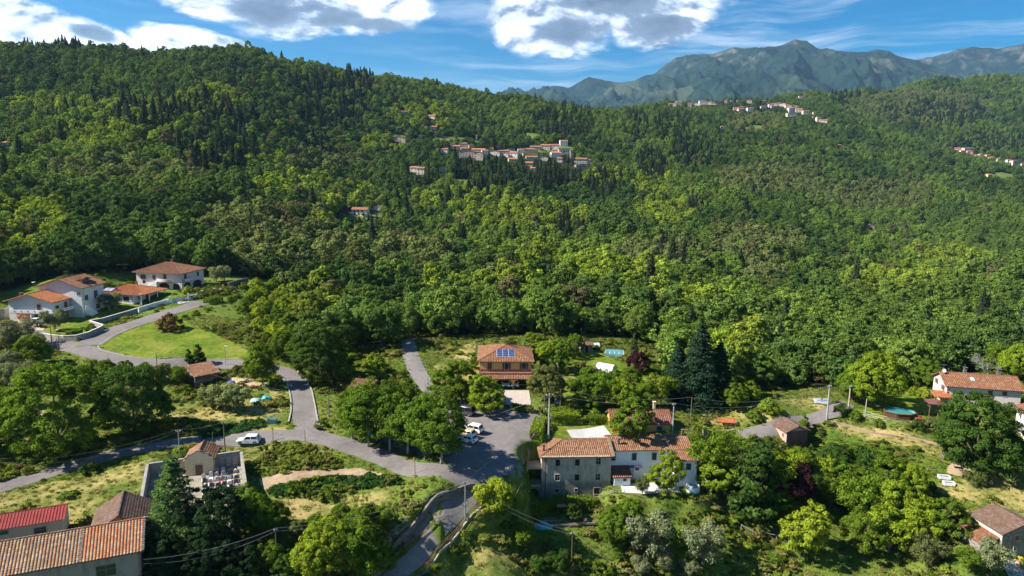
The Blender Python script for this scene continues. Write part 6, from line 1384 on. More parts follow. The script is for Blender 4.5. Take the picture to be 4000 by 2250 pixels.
def motorbike():
    p = G(2118, 1622); rt = thing('motorcycle', 'black touring motorcycle with grey top box parked by the hedge', 'motorcycle', (p.x, p.y, p.z+.12), R_(20))
    for x in (-.72, .72): w = MB(); w.tube([(x+.27*math.cos(t*math.pi/8), 0, .32+.27*math.sin(t*math.pi/8)) for t in range(17)], .06, 6, cap=False); w.tube([(x, -.05, .32), (x, .05, .32)], .1, 8); w.build('wheel', M_TYRE, rt)
    b = MB(); b.box((-.15, 0, .82), (.55, .3, .26)); b.box((0, 0, .48), (.5, .26, .34)); b.build('tank', M_DARK, rt, bevel=.05); b = MB(); b.box((.38, 0, .86), (.7, .28, .1)); b.build('seat', M_TYRE, rt, bevel=.03); b = MB(); b.box((.88, 0, 1.12), (.4, .42, .34)); b.build('top_box', M_STEEL, rt, bevel=.04)
    b = MB(); b.tube([(-.74, 0, .35), (-.5, 0, 1.05)], .05, 6); b.tube([(-.5, -.38, 1.1), (-.5, 0, 1.06), (-.5, .38, 1.1)], .025, 5); b.build('handlebar', M_IRON, rt); b = MB(); b.box((-.62, 0, 1.2), (.04, .36, .4), 0, 0, Matrix.Rotation(.4, 3, 'Y')); b.build('windshield', M_CGL, rt)
motorbike()
# ================================================================== garden objects
def pool():
    p = G(3512, 1628); rt = thing('swimming_pool', 'octagonal wooden above-ground pool with turquoise water on the lawn', 'pool', (p.x, p.y, p.z), R_(-8)); a, b, h = 3.0, 2.2, 1.25
    pt = [(a*math.cos(R_(22.5+45*k))*1.08, b*math.sin(R_(22.5+45*k))*1.08) for k in range(8)]; ins = [(x*.93, y*.93) for x, y in pt]
    w = MB()
    for z0, z1, f in ((-.6, h, 1.0),):
        vs = [(x, y, z0) for x, y in pt]+[(x, y, z1) for x, y in pt]+[(x*.97, y*.97, z1) for x, y in pt]+[(x*.97, y*.97, .3) for x, y in pt]; w.add(vs, [(i, (i+1) % 8, 8+(i+1) % 8, 8+i) for i in range(8)]+[(8+i, 8+(i+1) % 8, 16+(i+1) % 8, 16+i) for i in range(8)]+[(16+i, 16+(i+1) % 8, 24+(i+1) % 8, 24+i) for i in range(8)])
    w.build('wooden_side', plain((.10, .045, .018), .7, .3, 5, name='dark_planks'), rt); l_ = MB(); l_.add([(x*.965, y*.965, .32) for x, y in pt]+[(x*.965, y*.965, h-.02) for x, y in pt], [(8+i, 8+(i+1) % 8, (i+1) % 8, i) for i in range(8)]+[tuple(range(8))]); l_.build('liner', plain((.10, .48, .55), .6, .1, name='blue_liner'), rt)
    wm, t = newmat('water'); pbsdf(t, (.05, .23, .20, 1), .06, t.noise(t.n('ShaderNodeTexCoord').outputs['Object'], 3.0, 3, .5), spec=.6, bs=.15); q = MB(); q.add([(x*.96, y*.96, h-.25) for x, y in pt], [tuple(range(8))]); q.build('water', wm, rt)
    r_ = MB()
    for i in range(8): bar_(r_, (*pt[i], h+.03), (*pt[(i+1) % 8], h+.03), .32, .06)
    r_.build('rim', plain((.14, .075, .045), .7, .2, name='rim_wood'), rt); s = MB(); s.box((3.0, -2.2, .35), (1.5, .8, .7)); s.box((3.3, -2.0, .9), (.6, .4, .4)); s.build('pump_box', M_RSHUT, rt)
    l_ = MB(); l_.tube([(-1.6, -2.25, 0), (-1.6, -2.05, 1.5)], .03, 5); l_.tube([(-1.1, -2.25, 0), (-1.1, -2.05, 1.5)], .03, 5); [l_.tube([(-1.6, -2.2+.05*k, .3+.3*k), (-1.1, -2.2+.05*k, .3+.3*k)], .025, 5) for k in range(4)]; l_.build('ladder', M_WOOD, rt)
pool()
def canopy(name, label, u, v, w, d, h, yaw, mat, tile=False, pm=None):
    p = G(u, v); rt = thing(name, label, 'canopy', (p.x, p.y, p.z), R_(yaw))
    if tile: roof(rt, 0, w, 0, d, h, 'shed', .6, .2, mat)
    else: b = MB(); b.box((w/2, d/2, h), (w+.3, d+.3, .12)); b.build('roof', mat, rt)
    for x in (.1, w-.1):
        for y in (.1, d-.1): q = MB(); q.tube([(x, y, -.5), (x, y, h+(.6*y/d if tile else 0))], .08, 6); q.build('post', pm or M_WOOD, rt)
canopy('canopy', 'flat reddish canopy on tall brown posts beside the pink farmhouse', 3625, 1642, 3.0, 3.2, 3.6, -12, plain((.20, .075, .06), .7, .2, name='red_sheet')); canopy('canopy', 'small orange tiled porch roof against the gable of the pink farmhouse', 3650, 1590, 3.4, 2.6, 2.4, -12, T_ORANGE, True)
def small_house(name, label, u, v, w, d, h, rise, yaw, wm, rm, kind='gx', cat='hut'):
    p = G(u, v); rt = thing(name, label, cat, (p.x, p.y, p.z), R_(yaw)); walls(rt, -w/2, w/2, 0, d, 0, h, kind, rise, wm); roof(rt, -w/2, w/2, 0, d, h, kind, rise, .3, rm); door(rt, facem(-w/2, w/2, 0, d, 'F'), w*.5, 0, .9, min(1.8, h-.2), M_DARK)
small_house('hut', 'little hut with orange roof buried in the trees above the road bend', 1322, 1335, 4.4, 3.6, 2.6, 1.0, 10, W_CREAM, T_ORANGE); small_house('ruin', 'half-hidden ruin with broken orange roof tiles left of the narrow lane', 1406, 1556, 4.6, 3.6, 2.4, .7, -12, W_RUBBLE, T_WARM, 'shed')
small_house('garden_shed', 'dark wooden garden shed beyond the white polytunnel', 2292, 1376, 3.2, 2.6, 2.1, .5, 5, M_GREYWOOD, T_DARK)
def tunnel(u, v, w, L_, h, yaw, mat, label, frame=M_STEEL):
    p = G(u, v); rt = thing('polytunnel', label, 'greenhouse', (p.x, p.y, p.z), R_(yaw)); mb = MB(); n = 12; vs = []; fs = []
    for x in (-L_/2, L_/2):
        for k in range(n+1): a = math.pi*k/n; vs.append((x, -w/2*math.cos(a), h*math.sin(a)))
    for k in range(n): fs.append((k, k+1, n+2+k, n+1+k))
    fs += [tuple(range(n, -1, -1)), tuple(range(n+1, 2*n+2))]; mb.add(vs, fs); mb.build('sheeting', mat, rt)
    for j in range(5):
        x = -L_/2+L_*j/4; q = MB(); q.tube([(x, -w/2*math.cos(math.pi*k/n)*1.01, h*math.sin(math.pi*k/n)*1.01) for k in range(n+1)], .035, 5, cap=False); q.build('hoop', frame, rt)
tunnel(2368, 1446, 3.0, 4.6, 1.7, -35, plain((.72, .74, .76), .5, .1, 1.5, name='plastic_sheet'), 'white plastic polytunnel in the kitchen garden behind the yellow outbuilding'); tunnel(2400, 1388, 3.0, 5.0, 1.6, -10, plain((.10, .26, .28), .5, .4, 1.5, name='green_sheet'), 'blue-green netted tunnel beyond the white polytunnel'); tunnel(2316, 1356, 2.6, 3.4, 1.2, 10, plain((.55, .68, .66), .5, .2, 1.5, name='pale_sheet'), 'pale sheeted cold frame at the back of the kitchen garden')
def heap(name, label, cat, u, v, r, h, mat, seed=1, up=0):
    p = G(u, v); rs = np.random.RandomState(seed); bm = bmesh.new(); bmesh.ops.create_icosphere(bm, subdivisions=3, radius=1)
    for w in bm.verts: k = 1+.5*(vnoise(np.array([w.co.x*2+seed]), np.array([w.co.y*2+w.co.z]))[0]-.5); w.co = Vector((w.co.x*r*k, w.co.y*r*.7*k, max(-.2, w.co.z)*h*k))
    me = bpy.data.meshes.new(name); bm.to_mesh(me); bm.free(); o = mesh_obj(name, me, mat, None, True); o.location = (p.x, p.y, p.z+up); tag(o, label, cat)
TEAL = plain((.03, .36, .42), .5, .25, 3, name='teal_tarpaulin'); heap('tarpaulin', 'bright turquoise tarpaulin over a heap beside the pale thicket', 'tarpaulin', 1042, 1562, 1.1, .9, TEAL, 3); heap('tarpaulin', 'pale blue tarpaulin lying left of the turquoise one', 'tarpaulin', 998, 1566, 1.3, .6, plain((.30, .42, .48), .6, .3, 3, name='pale_tarpaulin'), 5); heap('tarpaulin', 'crumpled deep blue plastic by the brick shed wall', 'tarpaulin', 905, 1497, .9, .6, plain((.04, .10, .36), .5, .4, 3, name='blue_plastic'), 7)
heap('tarpaulin', 'white plastic bag on the soil right of the brick shed', 'bag', 850, 1512, .6, .5, plain((.55, .66, .68), .6, .2, 3, name='white_plastic'), 9); heap('netting', 'turquoise netting thrown over the end of the vegetable bed', 'net', 2118, 2056, 1.7, .7, TEAL, 13)
heap('tarpaulin', 'grey sheet over a pile in the meadow under the wooden frame', 'tarpaulin', 3218, 1568, 2.6, .5, plain((.30, .33, .38), .6, .3, 3, name='grey_sheet'), 15)
def woodpile(u, v, n, label, L_=1.2, yaw=0, mat=None):
    p = G(u, v); rt = thing('woodpile', label, 'woodpile', (p.x, p.y, p.z), R_(yaw)); rnd = random.Random(n)
    for i in range(n):
        m = MB(); x = rnd.uniform(-2.2, 2.2); z = .12+rnd.random()*.5*(1-abs(x)/3); a = rnd.uniform(-.5, .5); m.tube([(x-math.sin(a)*L_/2, -math.cos(a)*L_/2, z), (x+math.sin(a)*L_/2, math.cos(a)*L_/2, z+rnd.uniform(-.05, .05))], .10+.05*rnd.random(), 6); m.build('log', mat or plain((.48, .36, .22), .9, .3, 5, name='cut_wood'), rt)
woodpile(962, 1492, 34, 'long heap of pale split logs beside the brick shed', 1.1, 25); woodpile(1010, 1512, 14, 'small heap of logs under the roadside tree', 1.0, 10)
def blue_cage():
    p = G(1064, 1652); rt = thing('crate', 'light blue metal crate standing on the mown bank above the lower road', 'crate', (p.x, p.y, p.z), R_(8)); m = MB()
    for x in (-.8, .8):
        for y in (-.6, .6): m.box((x, y, .6), (.08, .08, 1.2))
    for z in (.05, 1.15):
        for y in (-.6, .6): m.box((0, y, z), (1.6, .08, .08))
        for x in (-.8, .8): m.box((x, 0, z), (.08, 1.2, .08))
    bl = plain((.12, .36, .42), .6, .2, name='blue_metal'); m.build('frame', bl, rt)
    for k, (c, s) in enumerate([((0, -.58, .45), (1.5, .03, .8)), ((-.78, 0, .55), (.03, 1.1, 1.0)), ((.78, 0, .45), (.03, 1.1, .8))]): q = MB(); q.box(c, s); q.build('side_panel', bl, rt)
blue_cage()
def wellhead():
    p = G(92, 1262); rt = thing('well', 'little covered well with a red tiled cap on the pink paving', 'well', (p.x, p.y, p.z), R_(40)); m = MB(); m.tube([(0, 0, -.2), (0, 0, .8)], .5, 12); m.build('well_ring', W_VILLA, rt)
    for x in (-.5, .5): q = MB(); q.box((x, 0, 1.0), (.12, .12, 1.9)); q.build('post', M_WOOD, rt)
    roof(rt, -1.1, 1.1, -.9, .9, 1.9, 'hip', .7, .25, T_ORANGE)
wellhead()
def gates():
    for key, a, b, h, mat, lb in (('w', (674,1184), (732,1174), 1.6, plain((.50, .53, .58), .5, .1, name='grey_gate_paint'), 'pale grey double driveway gate between white pillars'), ('s', (797,1160), (832,1154), 1.6, M_IRON, 'dark iron gate between grey stone pillars')):
        A, B = G(*a), G(*b); d = B-A; L_ = math.hypot(d.x, d.y); yaw = math.atan2(d.y, d.x); rt = thing('gate', lb, 'gate', A, yaw)
        for k in range(2):
            m = MB(); x0 = L_*k/2+.05; x1 = L_*(k+1)/2-.05; m.box(((x0+x1)/2, 0, .12), (x1-x0, .06, .1)); m.box(((x0+x1)/2, 0, h), (x1-x0, .06, .1)); n = 12 if key == 'w' else 10
            for i in range(n+1): m.box((x0+(x1-x0)*i/n, 0, h/2), (.16 if key == 'w' else .04, .04, h))
            m.build('gate_leaf', mat, rt)
    for u, v, h, mat, lb in [(664,1186,2.0,W_WHITE,'white gate pillar left of the driveway gate'),(737,1174,2.0,W_WHITE,'white gate pillar right of the driveway gate'),(791,1161,2.0,W_DRYST,'grey stone gate pillar left of the iron gate'),(838,1153,2.2,W_DRYST,'grey stone gate pillar right of the iron gate'),(862,1150,1.7,W_DRYST,'lower grey stone pillar farthest from the driveway')]:
        p = G(u, v); rt = thing('gate_pillar', lb, 'pillar', p, .1, 'gate pillars of the villas'); m = MB(); m.box((0, 0, h/2-.3), (.5, .5, h+.6)); m.build('shaft', mat, rt); m = MB(); m.box((0, 0, h+.06), (.66, .66, .1)); m.build('cap', CAPW, rt)
gates()
def bits():
    p = G(2706, 1916); rt = thing('water_tank', 'round white concrete water tank at the end of the white terrace', 'tank', (p.x, p.y, p.z), 0); m = MB(); n = 24; vs = []
    for r, z in ((1.25, -.3), (1.25, 1.0), (1.1, 1.0), (1.1, .5)): vs += [(r*math.cos(2*math.pi*k/n), r*math.sin(2*math.pi*k/n), z) for k in range(n)]
    m.add(vs, [(i*n+k, i*n+(k+1) % n, (i+1)*n+(k+1) % n, (i+1)*n+k) for i in range(3) for k in range(n)]); m.build('ring', W_WHITE, rt); m = MB(); m.tube([(0, 0, .5), (0, 0, .82)], 1.1, 20); m.build('water', plain((.35, .42, .45), .2, .1, name='tank_water'), rt)
    p = G(2668, 1900); rt = thing('metal_frame', 'pale metal frame of a gazebo beside the white annex', 'frame', (p.x, p.y, p.z), R_(4)); 
    for x in (0, 3.6):
        for y in (0, -2.6): m = MB(); m.tube([(x, y, -.5), (x, y, 2.1)], .035, 5); m.build('leg', M_WHITE, rt)
    m = MB(); m.tube([(0, 0, 2.1), (3.6, 0, 2.1), (3.6, -2.6, 2.1), (0, -2.6, 2.1), (0, 0, 2.1)], .03, 5, cap=False); m.build('top_frame', M_WHITE, rt)
    p = G(2533, 1868); rt = thing('table', 'small white table against the front of the white house', 'table', (p.x, p.y, p.z), R_(4)); m = MB(); m.box((0, 0, .75), (1.5, .8, .06)); m.build('tabletop', M_WHITE, rt)
    for x in (-.65, .65):
        for y in (-.32, .32): m = MB(); m.box((x, y, .36), (.06, .06, .74)); m.build('leg', M_WHITE, rt)
    for u, v, s, lb in [(3688,1868,(1.9,1.1,.5),'pale stone trough on the bare garden ground, upper of the two'),(3706,1893,(1.8,1.1,.5),'white basin on the bare garden ground, lower of the two')]:
        p = G(u, v); rt = thing('trough', lb, 'trough', (p.x, p.y, p.z), R_(-12)); m = MB(); x, y, z = s
        for c, q in (((0, -y/2, z/2), (x, .12, z)), ((0, y/2, z/2), (x, .12, z)), ((-x/2, 0, z/2), (.12, y-.12, z)), ((x/2, 0, z/2), (.12, y-.12, z))): m.box(c, q)
        m.build('rim', M_WHITE, rt); m = MB(); m.box((0, 0, .15), (x-.14, y-.14, .3)); m.build('basin_floor', plain((.12, .11, .10), .8, .2, name='wet_soil'), rt)
    for u, v, w, k, lb in [(3720,1775,1.5,7,'stack of pale wooden pallets below the big right-hand tree'),(3690,1790,1.2,4,'low pile of grey pallets left of the pale stack')]:
        p = G(u, v); rt = thing('pallet_stack', lb, 'pallets', (p.x, p.y, p.z), R_(8))
        for i in range(k):
            m = MB(); z = .1+i*.17
            for j in range(6): m.box((-w/2+w*j/5, 0, z+.06), (w*.13, 1.2, .018))
            for y in (-.5, 0, .5): m.box((0, y, z), (w, .1, .09))
            m.build('pallet', plain((.42, .31, .19), .9, .3, 5, name='pallet_wood') if k > 5 else M_GREYWOOD, rt)
    p = G(3742, 1812); rt = thing('boards', 'pale plank ramp lying on the bank below the pallet stack', 'boards', (p.x, p.y, p.z+.1), R_(70)); 
    for i in range(5): m = MB(); m.box((0, i*.28, 0), (3.4, .24, .05)); m.build('plank', plain((.42, .32, .22), .9, .3, 5, name='board_wood'), rt)
    for u, v, c, lb in [(3770,1810,(.03,.12,.07),'dark green water butt beside the plank ramp'),(3792,1812,(.04,.16,.13),'teal water butt under the big right-hand tree'),(3990,1842,(.55,.62,.66),'white plastic tank at the right edge above the dry slope'),(3559,1532,(.42,.14,.05),'terracotta barrel at the back of the pool lawn'),(2152,1640,(.6,.6,.6),'white bin beside the garden gate by the car park'),(2232,1594,(.4,.08,.06),'red letter box on a post in the hedge right of the yellow house')]:
        p = G(u, v); o = MB().tube([(0, 0, -.1), (0, 0, .1), (0, 0, .5), (0, 0, .95), (0, 0, 1.0)], [.34, .36, .40, .38, .30], 14).build('barrel', plain(c, .5, .15, name='plastic'), None, True); o.location = (p.x, p.y, p.z); tag(o, lb, 'barrel')
    p = G(2193, 2000); rt = thing('hutch', 'rusty orange-topped wooden hutch in front of the vine row', 'hutch', (p.x, p.y, p.z), R_(3)); m = MB(); m.box((0, 0, 1.25), (1.7, 1.1, .08)); m.build('top', plain((.50, .22, .10), .8, .3, name='rusty_sheet'), rt); m = MB(); [m.box((x, y, .6), (.1, .1, 1.25)) for x in (-.75, .75) for y in (-.45, .45)]; m.box((0, .48, .6), (1.5, .06, 1.1)); m.build('frame', M_WOOD, rt)
    for u, v, w, lb in [(2170,2046,7.6,'narrow raised vegetable bed with pale plank edging, left of the two'),(2290,2040,7.0,'narrow raised vegetable bed with pale plank edging, right of the two')]:
        p = G(u, v); rt = thing('raised_bed', lb, 'bed', (p.x, p.y, p.z), R_(2)); m = MB(); m.box((0, 0, .05), (w, 1.3, .3)); m.build('soil', plain((.17, .10, .065), .95, .3, 4, name='garden_soil'), rt); m = MB(); m.box((0, -.7, .12), (w+.1, .08, .35)); m.box((0, .7, .12), (w+.1, .08, .35)); m.build('edging', M_GREYWOOD, rt)
    p = G(2838, 1662); rt = thing('sheet_roof', 'rusty red corrugated sheets on a low shelter in the meadow', 'shelter', (p.x, p.y, p.z), R_(-8)); m = MB(); [m.box((-1.8+k*.3, 0, 1.1), (.22, 1.9, .05), 0, 0, Matrix.Rotation(.18, 3, 'X')) for k in range(13)]; m.build('sheets', plain((.48, .12, .05), .7, .4, 2, name='rusty_red_sheet'), rt); m = MB(); [m.box((x, y, .4), (.1, .1, 1.5)) for x in (-1.7, 1.7) for y in (-.8, .8)]; m.build('posts', M_WOOD, rt)
    p = G(3166, 1580); rt = thing('swing_frame', 'dark wooden swing frame in the vineyard meadow', 'swing', (p.x, p.y, p.z), R_(0)); m = MB()
    for x in (-2.4, 2.4): m.tube([(x-.5, -.6, 0), (x, 0, 2.2)], .07, 6); m.tube([(x+.5, .6, 0), (x, 0, 2.2)], .07, 6)
    m.tube([(-2.6, 0, 2.2), (2.6, 0, 2.2)], .08, 6); m.build('frame', M_WOOD, rt)
    p = G(78, 1652); rt = thing('cold_frame', 'long turquoise sheeted seed bed inside the stick fence', 'cold frame', (p.x, p.y, p.z), R_(16)); m = MB(); m.box((0, 0, .3), (3.8, 1.1, .5)); m.build('box', M_GREYWOOD, rt); m = MB(); m.box((0, 0, .6), (3.9, 1.2, .08)); m.build('sheet', plain((.12, .52, .52), .5, .25, 3, name='turquoise_sheet'), rt)
    rnd = random.Random(4); lbs = ['nearest the cottage door in the bottom right corner', 'second from the cottage door in the bottom right corner', 'third from the cottage door in the bottom right corner', 'at the outer end of the cottage yard in the bottom right corner']
    for i, (u, v) in enumerate([(3945,2165),(3962,2168),(3982,2200),(3990,2222)]):
        p = G(u, v); rt = thing('flower_pot', 'yellow-flowered pot, '+lbs[i], 'flower pot', p, 0, 'flower pots by the cottage'); MB().tube([(0, 0, 0), (0, 0, .5)], [.22, .32], 12).build('pot', plain((.42, .18, .10), .8, .2, name='terracotta'), rt); m = MB(); [m.box((rnd.uniform(-.3, .3), rnd.uniform(-.3, .3), .6+rnd.random()*.5), (.16, .16, .12), rnd.random()*3) for _ in range(22)]; m.build('flowers', plain((.60, .48, .03) if i % 2 == 0 else (.12, .22, .03), .8, .4, 8, name='yellow_flowers'), rt)
bits()
def hedge(label, pts, w, h, col='mid', seed=1, world=False):
    """clipped hedge: leaves packed in a rounded box that follows the ground"""
    P_ = [G(*p) for p in pts]; c = resample([Vector((p.x, p.y, 0)) for p in P_], .5); rs = np.random.RandomState(seed); n = len(c)*150; C = []; N_ = []
    o = c[len(c)//2]; oz = hz1(o.x, o.y); i = rs.randint(0, len(c)-1, n); A = np.array([[p.x, p.y] for p in c]); T = A[np.minimum(i+1, len(c)-1)]-A[i]; T /= np.linalg.norm(T, axis=1, keepdims=True); Nv = np.c_[-T[:, 1], T[:, 0]]
    s = rs.rand(n); face = rs.rand(n); a = np.where(face < .4, (rs.rand(n)-.5)*w, np.where(face < .7, w/2, -w/2)); z = np.where(face < .4, h, rs.rand(n)*h); bmp = (vnoise(A[i, 0]*1.1, A[i, 1]*1.1+z)-.5)*.35
    XY = A[i]+T*(s*.5)[:, None]+Nv*(a*(1+bmp*.5)+rs.randn(n)*.06)[:, None]; Z = hz(XY[:, 0], XY[:, 1])+z+bmp*(face < .4)+rs.randn(n)*.05
    C = np.c_[XY-np.array([o.x, o.y]), Z-oz]; Nn = np.where((face < .4)[:, None], np.array([[0, 0, 1.]]), np.c_[Nv*np.sign(a+1e-9)[:, None], np.zeros(n)])+rs.randn(n, 3)*.45
    me, _ = quads('hedge', C, Nn, np.full(n, .3), rs); ob = mesh_obj('hedge', me, None); ob.location = (o.x, o.y, oz); cc = GREEN[col]; ob.color = (*cc, 1); tag(ob, label, 'hedge')
hedge('clipped bright hedge running along the car park edge', [(2112,1660),(2100,1695),(2092,1725)], 2.2, 1.7, 'bright', 1); hedge('clipped hedge block behind the tall concrete pole', [(2150,1652),(2260,1648)], 2.2, 1.8, 'bright', 2); hedge('low clipped hedge left of the yellow outbuilding', [(2296,1655),(2366,1650)], 1.8, 1.5, 'mid', 3)
hedge('thin back hedge between the path and the white slab terrace', [(2150,1622),(2270,1618)], 1.2, 1.2, 'bright', 4); hedge('brownish hedge along the front of the pale driveway', [(1996,1600),(2080,1612)], 1.4, 1.1, 'dull', 5); hedge('dark round-topped hedge at the end of the driveway by the villa gates', [(805,1188),(862,1176)], 2.4, 1.6, 'mid', 6)
hedge('low dark hedge between villa lawn and driveway paving', [(150,1282),(172,1276)], 1.4, 1.3, 'deep', 7); hedge('wide low hedge inside the curving garden wall', [(258,1312),(322,1302)], 2.2, 1.1, 'mid', 8); hedge('trimmed bank of ivy over the ruin right of the white house', [(2730,1740),(2800,1735),(2890,1738)], 3.4, 2.4, 'bright', 9)
hedge('dark grey-green hedge beside the pool lawn gate', [(3270,1622),(3312,1610)], 2.0, 1.4, 'deep', 10); hedge('row of vines on a pergola in front of the grey farmhouse', [(2066,1984),(2160,1982),(2260,1980),(2318,1978)], 2.2, 1.7, 'mid', 11)
